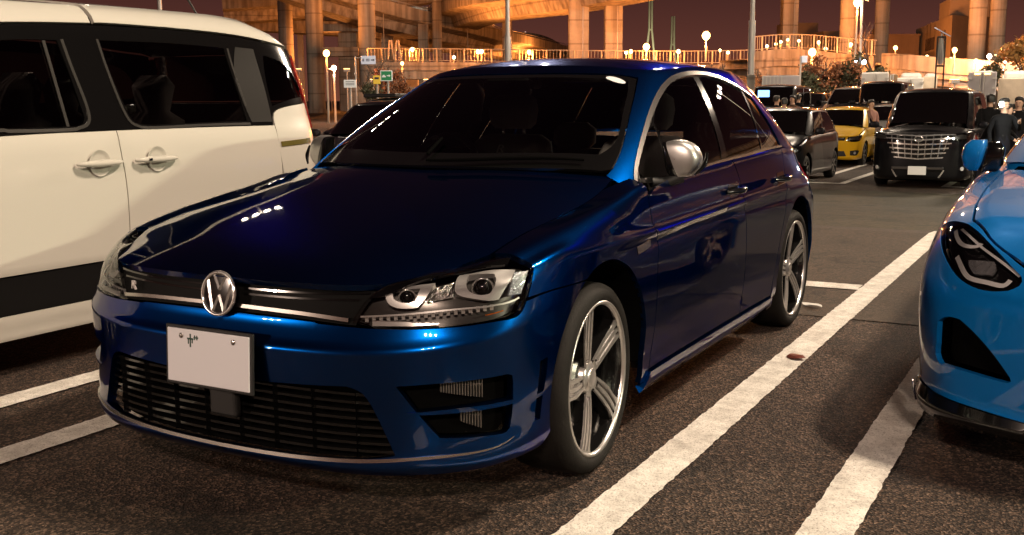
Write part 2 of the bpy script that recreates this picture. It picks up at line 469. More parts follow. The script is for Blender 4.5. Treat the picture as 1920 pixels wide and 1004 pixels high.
# ---------------------------------------------------------------- ground, markings
def asphalt(name, dark, light, scale, bump, tint=(1, .66, .47), blotch=.35):
    m = bpy.data.materials.new(name); m.use_nodes = True; t = m.node_tree; b = t.nodes['Principled BSDF']; N = t.nodes.new; L = t.links.new
    tc = N('ShaderNodeTexCoord')
    v = N('ShaderNodeTexVoronoi'); v.inputs['Scale'].default_value = scale; v.inputs['Randomness'].default_value = 1
    L(tc.outputs['Object'], v.inputs['Vector'])
    sx = N('ShaderNodeSeparateColor'); L(v.outputs['Color'], sx.inputs[0])
    pw = N('ShaderNodeMath'); pw.operation = 'POWER'; pw.inputs[1].default_value = 2.6; L(sx.outputs[0], pw.inputs[0])
    n = N('ShaderNodeTexNoise'); n.inputs['Scale'].default_value = .55; n.inputs['Detail'].default_value = 8; n.inputs['Roughness'].default_value = .65; L(tc.outputs['Object'], n.inputs['Vector'])
    n2 = N('ShaderNodeTexNoise'); n2.inputs['Scale'].default_value = 26; n2.inputs['Detail'].default_value = 5; n2.inputs['Roughness'].default_value = .7; L(tc.outputs['Object'], n2.inputs['Vector'])
    mx = N('ShaderNodeMix'); mx.data_type = 'RGBA'; mx.inputs[6].default_value = (*[dark*c for c in tint], 1); mx.inputs[7].default_value = (*[light*c for c in tint], 1); L(pw.outputs[0], mx.inputs[0])
    mr = N('ShaderNodeMapRange'); mr.inputs[1].default_value = .3; mr.inputs[2].default_value = .7; mr.inputs[3].default_value = 1-blotch; mr.inputs[4].default_value = 1+blotch; L(n.outputs['Fac'], mr.inputs[0])
    mr2 = N('ShaderNodeMapRange'); mr2.inputs[1].default_value = .35; mr2.inputs[2].default_value = .65; mr2.inputs[3].default_value = .55; mr2.inputs[4].default_value = 1.35; L(n2.outputs['Fac'], mr2.inputs[0])
    m1 = N('ShaderNodeMath'); m1.operation = 'MULTIPLY'; L(mr.outputs[0], m1.inputs[0]); L(mr2.outputs[0], m1.inputs[1])
    mu = N('ShaderNodeVectorMath'); mu.operation = 'SCALE'; L(mx.outputs[2], mu.inputs[0]); L(m1.outputs[0], mu.inputs['Scale']); L(mu.outputs[0], b.inputs['Base Color'])
    # oil stains and scuffs
    st = N('ShaderNodeTexNoise'); st.inputs['Scale'].default_value = 1.7; st.inputs['Detail'].default_value = 5; st.inputs['Distortion'].default_value = .8; L(tc.outputs['Object'], st.inputs['Vector'])
    rs = N('ShaderNodeValToRGB'); e = rs.color_ramp.elements; e[0].position = .57; e[0].color = (1, 1, 1, 1); e[1].position = .68; e[1].color = (.42, .40, .39, 1); L(st.outputs['Fac'], rs.inputs[0])
    # fine cracks
    cv = N('ShaderNodeTexVoronoi'); cv.feature = 'DISTANCE_TO_EDGE'; cv.inputs['Scale'].default_value = .42; wv = N('ShaderNodeVectorMath'); wv.operation = 'ADD'; nw = N('ShaderNodeTexNoise'); nw.inputs['Scale'].default_value = 2.2; nw.inputs['Detail'].default_value = 6
    L(tc.outputs['Object'], nw.inputs['Vector']); L(tc.outputs['Object'], wv.inputs[0]); L(nw.outputs['Color'], wv.inputs[1]); L(wv.outputs[0], cv.inputs['Vector'])
    rc = N('ShaderNodeValToRGB'); e = rc.color_ramp.elements; e[0].position = .0; e[0].color = (.25, .25, .25, 1); e[1].position = .006; e[1].color = (1, 1, 1, 1); L(cv.outputs['Distance'], rc.inputs[0])
    src = mu.outputs[0]
    for s_ in (rs, rc):
        q = N('ShaderNodeMix'); q.data_type = 'RGBA'; q.blend_type = 'MULTIPLY'; q.inputs[0].default_value = .85; L(src, q.inputs[6]); L(s_.outputs[0], q.inputs[7]); src = q.outputs[2]
    L(src, b.inputs['Base Color'])
    b.inputs['Roughness'].default_value = .82; b.inputs['Specular IOR Level'].default_value = .35
    bp = N('ShaderNodeBump'); bp.inputs['Strength'].default_value = bump; bp.inputs['Distance'].default_value = .012
    ad = N('ShaderNodeMath'); ad.operation = 'ADD'; L(v.outputs['Distance'], ad.inputs[0]); L(n2.outputs['Fac'], ad.inputs[1]); L(ad.outputs[0], bp.inputs['Height']); L(bp.outputs[0], b.inputs['Normal'])
    return m
def gz(x):
    """the tarmac falls gently beyond the aisle and rises again towards the far edge"""
    return float(np.interp(x, [-34, -27, -15, -7.2], [0, -.5, -.5, 0]))
def strip_sheet(name, x0, x1, y0, y1, z, m, j=.008, n=60):
    xs = sorted({x0, x1, *[q for q in (-34, -27, -21, -15, -11, -7.2, -3) if x0 < q < x1]}); B = Buf(); ys = np.linspace(y0, y1, n); V = []
    for x in xs:
        e = j if x in (x0, x1) else 0
        V += [(x+random.uniform(-e, e), y, gz(x)+z) for y in ys]
    F = [(a*n+b, (a+1)*n+b, (a+1)*n+b+1, a*n+b+1) for a in range(len(xs)-1) for b in range(n-1)]
    B.add(V, None, F); o = mesh_obj(name, B, m); o['kind'] = 'structure'; return o
def sheet(name, pts, z, m, kind='structure'):
    B = Buf(); P, T, L = fill2d(np.array(pts, float), [], None); B.add([(p[0], p[1], z+gz(p[0])) for p in P], [(0, 0, 1)]*len(P), [tuple(f) if np.cross(P[f[1]]-P[f[0]], P[f[2]]-P[f[0]]) > 0 else tuple(reversed(f)) for f in T])
    o = mesh_obj(name, B, m); o['kind'] = kind; return o
strip_sheet('ground', -2500, 1500, -1500, 1500, 0, asphalt('coarse asphalt', .014, .19, 125, 1.0), 0, 3)
strip_sheet('pavement', -7.7, -2.95, -40, 40, .004, asphalt('worn smooth asphalt', .030, .085, 160, .35, (1, .70, .46)), .010)
strip_sheet('road', -17.5, -7.7, -60, 60, .004, asphalt('aisle asphalt', .022, .10, 120, .6, (1, .80, .40)), .012)  # separate asphalt; its yellow-green tint stands for greenish lamp light
def line_paint():
    m = bpy.data.materials.new('worn line paint'); m.use_nodes = True; t = m.node_tree; b = t.nodes['Principled BSDF']; N = t.nodes.new; L = t.links.new
    tc = N('ShaderNodeTexCoord'); n = N('ShaderNodeTexNoise'); n.inputs['Scale'].default_value = 9; n.inputs['Detail'].default_value = 10; n.inputs['Roughness'].default_value = .75; L(tc.outputs['Object'], n.inputs['Vector'])
    n2 = N('ShaderNodeTexNoise'); n2.inputs['Scale'].default_value = 170; n2.inputs['Detail'].default_value = 3; L(tc.outputs['Object'], n2.inputs['Vector'])
    r = N('ShaderNodeValToRGB'); e = r.color_ramp.elements; e[0].position = .30; e[0].color = (.40, .37, .33, 1); e[1].position = .62; e[1].color = (.80, .77, .71, 1); L(n.outputs['Fac'], r.inputs[0])
    r2 = N('ShaderNodeValToRGB'); e = r2.color_ramp.elements; e[0].position = .33; e[0].color = (.35, .33, .3, 1); e[1].position = .46; e[1].color = (1, 1, 1, 1); L(n2.outputs['Fac'], r2.inputs[0])
    mx = N('ShaderNodeMix'); mx.data_type = 'RGBA'; mx.blend_type = 'MULTIPLY'; mx.inputs[0].default_value = .8; L(r.outputs[0], mx.inputs[6]); L(r2.outputs[0], mx.inputs[7]); L(mx.outputs[2], b.inputs['Base Color'])
    b.inputs['Roughness'].default_value = .75
    bp = N('ShaderNodeBump'); bp.inputs['Strength'].default_value = .5; bp.inputs['Distance'].default_value = .006; L(n2.outputs['Fac'], bp.inputs['Height']); L(bp.outputs[0], b.inputs['Normal'])
    return m
LP = line_paint()
def marking(x0, x1, y0, y1):
    """a painted bar with a ragged edge, 150 mm wide or so"""
    n = max(4, int(abs(x1-x0)/.025)); n = min(n, 400); mm = max(2, int(abs(y1-y0)/.025)); j = .0035
    pts = [(x0+(x1-x0)*t, y0+random.uniform(-j, j)) for t in np.linspace(0, 1, n)]+[(x1+random.uniform(-j, j), y0+(y1-y0)*t) for t in np.linspace(0, 1, mm)[1:]]
    pts += [(x1+(x0-x1)*t, y1+random.uniform(-j, j)) for t in np.linspace(0, 1, n)[1:]]+[(x0+random.uniform(-j, j), y1+(y0-y1)*t) for t in np.linspace(0, 1, mm)[1:-1]]
    return sheet('parking_line', pts, .009, LP)
marking(1.6, -7.6, .985, 1.135)
marking(1.6, -3.3, 1.605, 1.755)
marking(-3.90, -4.10, -.985, .98)
marking(1.6, -5, -1.135, -.985)
marking(1.6, -5, -1.755, -1.605)
for k in (-3, -2, -1, 0, 1, 2, 3):                            # bays beyond the aisle, two lines closed at the near end
    yc = -2.62+2.75*k
    marking(-19.2, -26, yc-.46, yc-.31); marking(-19.2, -26, yc+.31, yc+.46); marking(-19.05, -19.2, yc-.46, yc+.46)
# litter by the line: a reddish flat wrapper and a pale scrap
B = Buf(); V = []
for k in range(14):
    a = 2*math.pi*k/14; V.append((.060*math.cos(a)*(1+.1*math.sin(3*a)), .034*math.sin(a), .004+.010*max(0, math.cos(a))))
V2 = [(x*.7, y*.7, z+.012) for x, y, z in V]; n = 14
B.add(V+V2, None, [(i, (i+1) % n, n+(i+1) % n, n+i) for i in range(n)]+[tuple(range(n, 2*n))])
o = mesh_obj('litter', B, mat('brown red plastic', (.16, .05, .035), .3)); o.location = (-1.86, 1.085, .010); o.rotation_euler = (0, 0, .9)
tag(o, 'crushed reddish brown wrapper lying on the white bay line', 'litter')
B = Buf(); V = [(.07*math.cos(a), .030*math.sin(a), .012*abs(math.sin(a*1.5))) for a in np.linspace(0, 2*math.pi, 16, endpoint=False)]
B.add(V, None, [tuple(range(16))]); o = mesh_obj('litter', B, mat('pale paper', (.6, .58, .54), .6)); o.location = (-3.20, .85, .014); o.rotation_euler = (0, 0, 1.2)
tag(o, 'small pale oval scrap on the asphalt beside the rear wheel of the blue hatchback', 'litter')

# ---------------------------------------------------------------- tall car park light poles
def concrete():
    m = mat('weathered concrete', (.40, .37, .33), .85, var=.35, vscale=.35, bump=.2, bscale=6); t = m.node_tree; b = t.nodes['Principled BSDF']; N = t.nodes.new; L = t.links.new
    src = b.inputs['Base Color'].links[0].from_socket; tc = N('ShaderNodeTexCoord'); mp = N('ShaderNodeMapping'); mp.inputs['Scale'].default_value = (1.6, 1.6, .06); L(tc.outputs['Object'], mp.inputs[0])
    n = N('ShaderNodeTexNoise'); n.inputs['Scale'].default_value = 1.3; n.inputs['Detail'].default_value = 8; L(mp.outputs[0], n.inputs['Vector'])
    w = N('ShaderNodeTexWave'); w.wave_type = 'BANDS'; w.bands_direction = 'Z'; w.inputs['Scale'].default_value = .16; w.inputs['Distortion'].default_value = .15; L(tc.outputs['Object'], w.inputs['Vector'])
    r = N('ShaderNodeValToRGB'); e = r.color_ramp.elements; e[0].position = .36; e[0].color = (.52, .48, .44, 1); e[1].position = .62; e[1].color = (1.05, 1.03, 1.0, 1); L(n.outputs['Fac'], r.inputs[0])
    r2 = N('ShaderNodeValToRGB'); e = r2.color_ramp.elements; e[0].position = .0; e[0].color = (.62, .6, .58, 1); e[1].position = .02; e[1].color = (1, 1, 1, 1); L(w.outputs['Fac'], r2.inputs[0])
    for s in (r, r2):
        mx = N('ShaderNodeMix'); mx.data_type = 'RGBA'; mx.blend_type = 'MULTIPLY'; mx.inputs[0].default_value = 1; L(src, mx.inputs[6]); L(s.outputs[0], mx.inputs[7]); src = mx.outputs[2]
    L(src, b.inputs['Base Color']); return m
M['concrete'] = concrete()
M['galv'] = mat('galvanised steel', (.42, .40, .38), .45, .6)
M['lamp_warm'] = mat('warm lamp glass', (1, 1, 1), .3, emit=(1, .66, .30), es=9)
M['lamp_white'] = mat('white lamp glass', (1, 1, 1), .3, emit=(1, .90, .74), es=25)
M['lamp_orange'] = mat('sodium lamp glass', (1, .8, .5), .3, emit=(1, .48, .13), es=12)
M['lamp_blue'] = mat('cold lamp glass', (1, 1, 1), .3, emit=(.75, .80, 1), es=14)
def point(name, loc, watts, col, radius=.2, parent=None):
    l = bpy.data.lights.new(name, 'POINT'); l.energy = watts; l.color = col; l.shadow_soft_size = radius
    o = bpy.data.objects.new(name, l); COL.objects.link(o); o.location = loc
    if parent is not None: o.parent = parent
    return o
def flood_pole(label, x, y, h, heads, watts, col, r0=.14, step_z=4.1, aim=(0, 0), m='lamp_white', group='tall car park light poles'):
    t = thing('light_pole', label, 'light pole', (x, y, 0), group=group)
    mesh_obj('lower_mast', tube([(0, 0, 0), (0, 0, step_z)], [r0*1.05, r0], 14), M['galv'], t); mesh_obj('upper_mast', tube([(0, 0, step_z), (0, 0, h)], [r0*.68, r0*.5], 14), M['galv'], t)
    a = math.atan2(aim[1]-y, aim[0]-x); ca, sa = math.cos(a), math.sin(a)
    mesh_obj('cross_arm', tube([(-sa*-1.1, ca*-1.1, h-.1), (-sa*1.1, ca*1.1, h-.1)], .05, 8), M['galv'], t)
    for k in range(heads):
        s = (k-(heads-1)/2)*(2.0/max(1, heads-1)) if heads > 1 else 0
        px, py, pz = -sa*s+ca*.25, ca*s+sa*.25, h-.25
        B = lathe([(.0001, .20), (.12, .18), (.22, .02), (.24, -.02)], 20, 'z', (px, py, pz)); hd = mesh_obj('lamp_head', B, M['galv'], t)
        mesh_obj('lamp_glass', lathe([(.22, -.02), (.17, -.06), (.0001, -.075)], 20, 'z', (px, py, pz)), M[m], hd)
        point('flood_lamp', (px, py, pz-.30), watts/heads, col, .16, t)
    return t
WARM = (1.0, .80, .60); GREENISH = (1.0, .95, .66); PINK = (1.0, .74, .58)
flood_pole('tall stepped grey light pole rising behind the left part of the blue hatchback roof', -39.9, -21.6, 15, 2, 6000, WARM, .16)
flood_pole('tall stepped grey light pole rising behind the right end of the blue hatchback roof', -36.4, -9.25, 15, 2, 6000, WARM, .13)
flood_pole('grey flood light pole outside the frame far behind the bright blue sports car', -44, 6, 14, 3, 24000, WARM)
flood_pole('grey flood light pole outside the frame just right of the bright blue sports car', -4, 7.6, 12, 4, 9500, WARM)
flood_pole('grey flood light pole outside the frame far right of the bright blue sports car', -4, 27, 9.5, 3, 12000, GREENISH)
flood_pole('grey flood light pole outside the frame in front of the bright blue sports car', 13, 8, 9, 3, 6500, PINK)
flood_pole('grey flood light pole outside the frame far behind the cream van', -29.5, -32.5, 19.5, 4, 500, WARM)
flood_pole('grey flood light pole outside the frame in front of the cream van', 38, -28, 8, 3, 24000, PINK)

# ---------------------------------------------------------------- the blue hatchback: skins
def level_table(plan, zones, levels, ns=150, nk=90):
    """hull skin: plan outline, pushed inwards and lifted level by level"""
    P = np.array(plan, float); c = np.r_[0, np.cumsum(np.linalg.norm(np.diff(P, axis=0), axis=1))]
    idx = np.arange(len(P)); sq = np.linspace(0, len(P)-1, ns)
    cq = np.interp(sq, idx, c)
    XY = nat(c, P, cq)
    T = np.gradient(XY, axis=0); T /= np.linalg.norm(T, axis=1, keepdims=True)
    T[0] = (0, 1); T[-1] = (0, -1)
    Nn = np.stack([T[:, 1], -T[:, 0]], 1)          # outward when walking front -> side -> rear on +y
    Lv = np.array(levels, float)                    # level, zone, (inset, z)
    A = np.stack([pch(zones, Lv[k], sq) for k in range(len(Lv))])   # level, s, 2
    return XY, Nn, A

PLAN = [(.865, 0), (.860, .20), (.838, .42), (.785, .60), (.69, .745), (.55, .845), (.36, .893), (.15, .903), (-.10, .903), (-.40, .895),
        (-.9, .888), (-1.5, .888), (-2.1, .893), (-2.6, .900), (-2.95, .885), (-3.18, .83), (-3.32, .70), (-3.39, .45), (-3.41, 0)]
ZN = [0, 2.2, 4.2, 6.5, 8.2, 9.3, 11.5, 13.3, 15.5, 18]
LEV = [
 [(0.1, 0.17), (0.09, 0.17), (0.07, 0.175), (0.06, 0.18), (0.0675, 0.1725), (0.075, 0.165), (0.075, 0.165), (0.06, 0.2), (0.07, 0.22), (0.09, 0.22)],
 [(0.03, 0.178), (0.026, 0.18), (0.02, 0.19), (0.03, 0.21), (0.035, 0.195), (0.04, 0.18), (0.04, 0.18), (0.04, 0.22), (0.04, 0.24), (0.05, 0.25)],
 [(0.004, 0.205), (0.003, 0.208), (0.002, 0.225), (0.015, 0.26), (0.0185, 0.2475), (0.022, 0.235), (0.022, 0.235), (0.02, 0.27), (0.02, 0.29), (0.02, 0.3)],
 [(0.01, 0.26), (0.01, 0.26), (0.008, 0.29), (0.01, 0.33), (0.015, 0.315), (0.02, 0.3), (0.02, 0.3), (0.01, 0.34), (0.01, 0.36), (0.01, 0.4)],
 [(0.01, 0.35), (0.01, 0.36), (0.006, 0.38), (0.003, 0.43), (0.0055, 0.425), (0.008, 0.42), (0.008, 0.42), (0.002, 0.44), (0, 0.46), (0, 0.5)],
 [(0.004, 0.47), (0.004, 0.47), (0.002, 0.49), (0, 0.56), (0.001, 0.565), (0.002, 0.57), (0.002, 0.57), (0, 0.56), (0, 0.58), (0, 0.6)],
 [(0, 0.545), (0, 0.55), (0, 0.575), (0, 0.66), (0.002, 0.68), (0.004, 0.7), (0.004, 0.7), (0, 0.68), (0, 0.68), (0.005, 0.66)],
 [(0.014, 0.565), (0.014, 0.571), (0.014, 0.603), (0.003, 0.725), (0.0075, 0.7335), (0.012, 0.742), (0.012, 0.752), (0.012, 0.75), (0.035, 0.75), (0.02, 0.7)],
 [(0.04, 0.62), (0.036, 0.62), (0.028, 0.65), (0.006, 0.768), (0.0035, 0.767), (0.001, 0.766), (0.001, 0.782), (0.014, 0.79), (0.05, 0.79), (0.03, 0.76)],
 [(0.048, 0.675), (0.044, 0.675), (0.04, 0.69), (0.018, 0.8), (0.016, 0.8), (0.013, 0.785), (0.013, 0.803), (0.035, 0.82), (0.08, 0.82), (0.06, 0.8)],
 [(0.056, 0.72), (0.056, 0.72), (0.066, 0.735), (0.045, 0.815), (0.035, 0.86), (0.026, 0.87), (0.026, 0.89), (0.062, 0.9), (0.14, 0.9), (0.12, 0.88)],
 [(0.075, 0.75), (0.08, 0.752), (0.115, 0.765), (0.1, 0.836), (0.075, 0.895), (0.046, 0.943), (0.046, 0.985), (0.1, 1), (0.19, 1), (0.18, 1)],
 [(0.2, 0.775), (0.2, 0.785), (0.25, 0.772), (0.2, 0.838), (0.2, 0.887), (0.12, 0.963), (0.12, 1.01), (0.16, 1.03), (0.26, 1.03), (0.28, 1.05)],
]
def hull_skin():
    XY, Nn, A = level_table(PLAN, ZN, LEV, 320)
    K = len(LEV); brk = [0, 2, 6, 8, K-1]           # the lip, the bumper crease and the side crease stay sharp
    Q = []
    for a, b in zip(brk[:-1], brk[1:]):
        t = np.arange(a, b+1); tq = np.linspace(a, b, (b-a)*10+1)
        R = pch(t, A[a:b+1], tq); Q.append(R if a == 0 else R[1:])
    A = np.concatenate(Q)
    G = np.empty(A.shape[:2]+(3,))
    G[:, :, :2] = XY[None]-Nn[None]*A[:, :, :1]; G[:, :, 2] = A[:, :, 1]
    G[:, 0, 1] = 0; G[:, -1, 1] = 0
    return Skin(G.transpose(1, 0, 2)[:, :, :])

HULL = hull_skin()
def hood_skin():
    xs = np.linspace(.90, -.55, 90); ys = np.linspace(0, .80, 60)
    spine = nat([-.55, -.25, 0, .3, .55, .70, .78, .83, .90], [1.03, .985, .943, .883, .826, .786, .757, .733, .69], xs)
    xe = np.linspace(-.50, .44, 16); ze = [HULL.cast((x, .725, 3), (0, 0, -1))[0][2] for x in xe]
    edge = pch(np.r_[-.55, xe, .60, .72, .90], np.r_[ze[0]+.005, ze, .735, .690, .61], xs)      # meets the wings at y = .725
    G = np.zeros((90, 60, 3)); 
    for j, y in enumerate(ys):
        u = abs(y)/.725
        w = .18*u**2+.82*np.clip((u-.30)/.70, 0, 2)**2.2
        G[:, j, 0] = xs; G[:, j, 1] = y; G[:, j, 2] = spine+(edge-spine)*w
    return Skin(G)

GA = [(-.26, 0), (-.285, .25), (-.345, .47), (-.455, .66), (-.60, .775), (-.80, .825), (-1.1, .842), (-1.6, .846), (-2.2, .838), (-2.65, .803), (-2.93, .735), (-3.12, .60), (-3.22, .35), (-3.25, 0)]
GB = [(-1.10, 0), (-1.115, .22), (-1.15, .40), (-1.21, .52), (-1.31, .585), (-1.43, .605), (-1.6, .612), (-1.9, .612), (-2.25, .598), (-2.52, .565), (-2.72, .515), (-2.84, .43), (-2.90, .25), (-2.91, 0)]
ZA = [1.00, .998, .992, .98, .96, .945, .95, .965, .985, 1.0, 1.02, 1.04, 1.05, 1.05]
ZB = [1.405, 1.402, 1.392, 1.380, 1.378, 1.385, 1.395, 1.402, 1.392, 1.372, 1.355, 1.35, 1.35, 1.35]
def house_skin():
    n = len(GA); t = np.arange(n); tq = np.linspace(0, n-1, 260)
    A = np.concatenate([nat(t, GA, tq), pch(t, ZA, tq)[:, None]], 1); B = np.concatenate([nat(t, GB, tq), pch(t, ZB, tq)[:, None]], 1)
    T = np.gradient((A+B)/2, axis=0)[:, :2]; T /= np.linalg.norm(T, axis=1, keepdims=True); T[0] = (0, 1); T[-1] = (0, -1)
    Nn = np.stack([T[:, 1], -T[:, 0]], 1)
    rows = []
    for k in np.linspace(-.12, 1, 45):
        R = A+(B-A)*k; R = R.copy(); R[:, :2] += Nn*(np.interp(R[:, 0], [-3, -2.2], [.05, .10])*k*(1-k))[:, None]; rows.append(R)
    C = np.stack([np.clip(B[:, 0], -2.55, -1.45), 0*B[:, 0]], 1)
    for w in np.linspace(0, 1, 40)[1:]:
        R = B.copy(); R[:, :2] = B[:, :2]+(C-B[:, :2])*w
        R[:, 2] = B[:, 2]+(nat([-2.95, -2.5, -2.0, -1.5, -1.1], [1.385, 1.43, 1.45, 1.448, 1.425], R[:, 0])-B[:, 2])*(1-(1-w)**2.6)
        rows.append(R)
    G = np.stack(rows)
    G[:, 0, 1] = 0; G[:, -1, 1] = 0
    return Skin(G.transpose(1, 0, 2))
HOOD = hood_skin(); HOUSE = house_skin()

# ---------------------------------------------------------------- the blue hatchback: parts
car = thing('hatchback_car', 'deep blue five-door hatchback parked in the middle bay, black and silver five-spoke wheels', 'car', (-1.3, 0, 0))
OFF = (1.3, 0, 0)
def gp(name, B, m, parent=None):
    p = parent or car
    o = mesh_obj(name, B, m, p, OFF if p is car else (0, 0, 0)); return o
def both(name, B, m, parent=None):
    return gp(name, B, m, parent), gp(name, B.mirrored(), m, parent)
ST = .018
C0, RA = (-.02, .335), .392                                  # front wheel arch
def arc(c, r, a0, a1, y, n=14):
    return [(c[0]+r*math.cos(R(a)), y, c[1]+r*math.sin(R(a))) for a in np.linspace(a0, a1, n)]

# bonnet
hood = loop([[(.828, 0, .735), (.826, .16, .731), (.812, .32, .728), (.78, .45, .727), (.735, .54, .73)],
             [(.735, .54, .73), (.634, .617, .748), (.53, .675, .768), (.445, .717, .79)],
             [(.445, .717, .79), (.192, .729, .846), (-.163, .731, .89), (-.30, .735, .92), (-.40, .728, .945), (-.50, .712, .97)],
             [(-.50, .712, .97), (-.47, .66, .96), (-.42, .58, .95), (-.34, .30, .99), (-.30, 0, .995)],
             [(-.30, 0, .995), (.828, 0, .735)]], ST)
B = panel(HOOD, hood, .03, depth=.02, center=True); B.mirror(); gp('bonnet', B, M['blue'])

# front wings
arch_f = arc(C0, RA, 167, 65, .895)
wing = loop([[(.425, .815, .787), (.425, .77, .793), (.43, .727, .795)], [(.43, .727, .795), (.192, .736, .846), (-.163, .738, .89), (-.30, .742, .92), (-.40, .736, .945)],
             [(-.40, .736, .945), (-.46, .73, .965), (-.52, .735, .985)], [(-.52, .735, .985), (-.50, .80, .955), (-.475, .855, .915)],
             [(-.475, .855, .915), (-.468, .866, .872), (-.478, .878, .80), (-.515, .885, .736), (-.507, .889, .66), (-.50, .889, .517), (-.49, .878, .353), (-.465, .86, .21)],
             [(-.465, .86, .21), (-.40, .87, .21)], [(-.40, .87, .21), (-.405, .88, .30), arch_f[0]], arch_f,
             [arch_f[-1], (.226, .901, .690), (.31, .897, .692), (.40, .882, .690), (.472, .866, .683)],
             [(.472, .866, .683), (.452, .866, .722), (.434, .862, .755), (.420, .845, .775), (.425, .815, .787)]], ST)
B = panel(HULL, wing, .03, depth=.02); both('front_wing', B, M['blue'])
# rolled arch edge, arch liner
for nm, c, r in (('front', C0, RA), ('rear', (-2.637, .335), .388)):
    pts = np.array(arc(c, r, 186, -8, .93, 30)); L = Buf(); n = len(pts)
    V = np.concatenate([pts, pts*[1, 0, 1]+[0, .50, 0]]); N = np.concatenate([(np.array([c[0], .7, c[1]])-pts)*[1, 0, 1]]*2); N /= np.linalg.norm(N, axis=1, keepdims=True)
    V[:n, 1] = [HULL.near((p[0], .89, p[2]))[0][1]-.012 for p in pts]
    L.add(V, N, [(i, i+1, n+i+1, n+i) for i in range(n-1)]); both('arch_liner', L, M['void'])

# front bumper
arch_b = arc(C0, RA, 63, -14, .895)
grille_bot = [(.857, 0, .222), (.855, .18, .224), (.842, .36, .229), (.808, .53, .239), (.778, .594, .25)]
grille_side = [(.778, .594, .25), (.808, .524, .412), (.816, .498, .438), (.827, .462, .449)]
grille_top = [(.827, .462, .449), (.847, .307, .442), (.856, .152, .436), (.858, 0, .434)]
bump = loop([[(.838, 0, .628), (.832, .25, .626), (.81, .42, .620), (.79, .50, .616)],
             [(.79, .50, .616), (.752, .615, .616), (.670, .746, .621), (.572, .829, .628), (.512, .857, .637), (.480, .864, .672)],
             [(.480, .864, .672), (.40, .882, .684), (.31, .897, .687), arch_b[0]], arch_b,
             [arch_b[-1], (.37, .878, .232)], [(.37, .878, .232), (.40, .872, .205), (.50, .848, .196), (.627, .785, .190), (.738, .673, .185), (.80, .52, .181), (.83, .36, .177), (.838, .18, .172), (.84, 0, .170)],
             [(.84, 0, .170), (.857, 0, .222)], grille_bot, grille_side, grille_top, [(.858, 0, .434), (.838, 0, .628)]], ST)
intake = loop([[(.779, .602, .455), (.738, .679, .461), (.633, .792, .466), (.556, .840, .469)], [(.556, .840, .469), (.541, .847, .462), (.538, .848, .445)], [(.538, .848, .445), (.537, .845, .355), (.543, .840, .305)],
               [(.543, .840, .305), (.553, .834, .294), (.57, .826, .291)], [(.57, .826, .291), (.64, .772, .295), (.712, .702, .302)], [(.712, .702, .302), (.75, .65, .38), (.779, .602, .455)]], ST)
slit1 = loop([[(.430, .880, .484), (.392, .887, .490)], [(.392, .887, .490), (.398, .886, .44), (.410, .881, .386)], [(.410, .881, .386), (.440, .876, .384)], [(.440, .876, .384), (.434, .878, .44), (.430, .880, .484)]], .012)
slit2 = loop([[(.441, .873, .372), (.412, .880, .374)], [(.412, .880, .374), (.420, .875, .302)], [(.420, .875, .302), (.447, .870, .302)], [(.447, .870, .302), (.441, .873, .372)]], .012)
B = panel(HULL, bump, .026, holes=[intake, slit1, slit2], depth=.03, center=True); B.mirror(); bumper = gp('front_bumper', B, M['blue'])
# plates behind the openings
B = panel(HULL, intake, .05, depth=0, off=-.045); both('intake_panel', B, M['void'], bumper)
B = panel(HULL, slit1, .05, depth=0, off=-.02); B2 = panel(HULL, slit2, .05, depth=0, off=-.02); B.add(B2.v, None, B2.f); both('air_slit', B, M['gloss_black'], bumper)
lg = loop([grille_bot, grille_side, grille_top, [(.858, 0, .434), (.857, 0, .222)]], ST)
B = panel(HULL, lg, .05, depth=0, off=-.05, center=True); B.mirror(); gp('grille_backing', B, M['void'], bumper)
# blade across each intake, and the fins behind it
bl = [(.767, .625, .374), (.735, .69, .377), (.679, .747, .380), (.60, .81, .382), (.54, .846, .384)]
B = ribbon(HULL, bl, .014, off=.004, thick=.03, widths=[.006, .013, .014, .013]); both('intake_blade', B, M['blue'], bumper)
for (ya, yb, z0, z1, n) in ((.722, .808, .405, .462, 16), (.765, .806, .312, .372, 8)):
    F = Buf()
    for k in range(n):
        y = ya+(yb-ya)*k/(n-1); zt = z0+(z1-z0)*(.45-.45*k/(n-1))
        p, q = HULL.near((.865-max(0, y-.45)**2*1.9, y, (z0+z1)/2)); p = p-q*.03
        box(p[0], p[1], (zt+z1)/2, .012, .0025, z1-zt, F, rot=.8)
    q0, q1 = (HULL.near((.865-max(0, y-.45)**2*1.9, y, (z0+z1)/2))[0]-HULL.near((.865-max(0, y-.45)**2*1.9, y, (z0+z1)/2))[1]*.034 for y in (ya, yb))
    T = tube([q0+(0, 0, (z1-z0)*.35), q1+(0, 0, (z1-z0)*.1)], .004, 6); F.add(T.v, T.n, T.f); both('radiator_fins', F, M['fin'], bumper)
# lower grille bars
def grille_bar(z, ymax, h):
    pts = [np.array(HULL.near((.86-.14*(y/.6)**2.6, y, z))[0]) for y in np.linspace(0, ymax, 12)]
    Bq = ribbon(HULL, pts, h, off=-.018, thick=.022); return Bq
for k, z in enumerate(np.linspace(.252, .422, 8)):
    ym = .585-(z-.25)*.40
    B = grille_bar(z, ym, .008); both('grille_bar', B, M['gloss_black'], bumper)
for k in range(4):
    y = .07+k*.135; zt = .43 if y < .49 else .43-(y-.49)*2
    pts = [np.array(HULL.near((.86-.14*(y/.6)**2.6, y, z))[0]) for z in np.linspace(.232, zt, 8)]
    B = ribbon(HULL, pts, .004, off=-.034, thick=.010); both('grille_bar', B, M['gloss_black'], bumper)
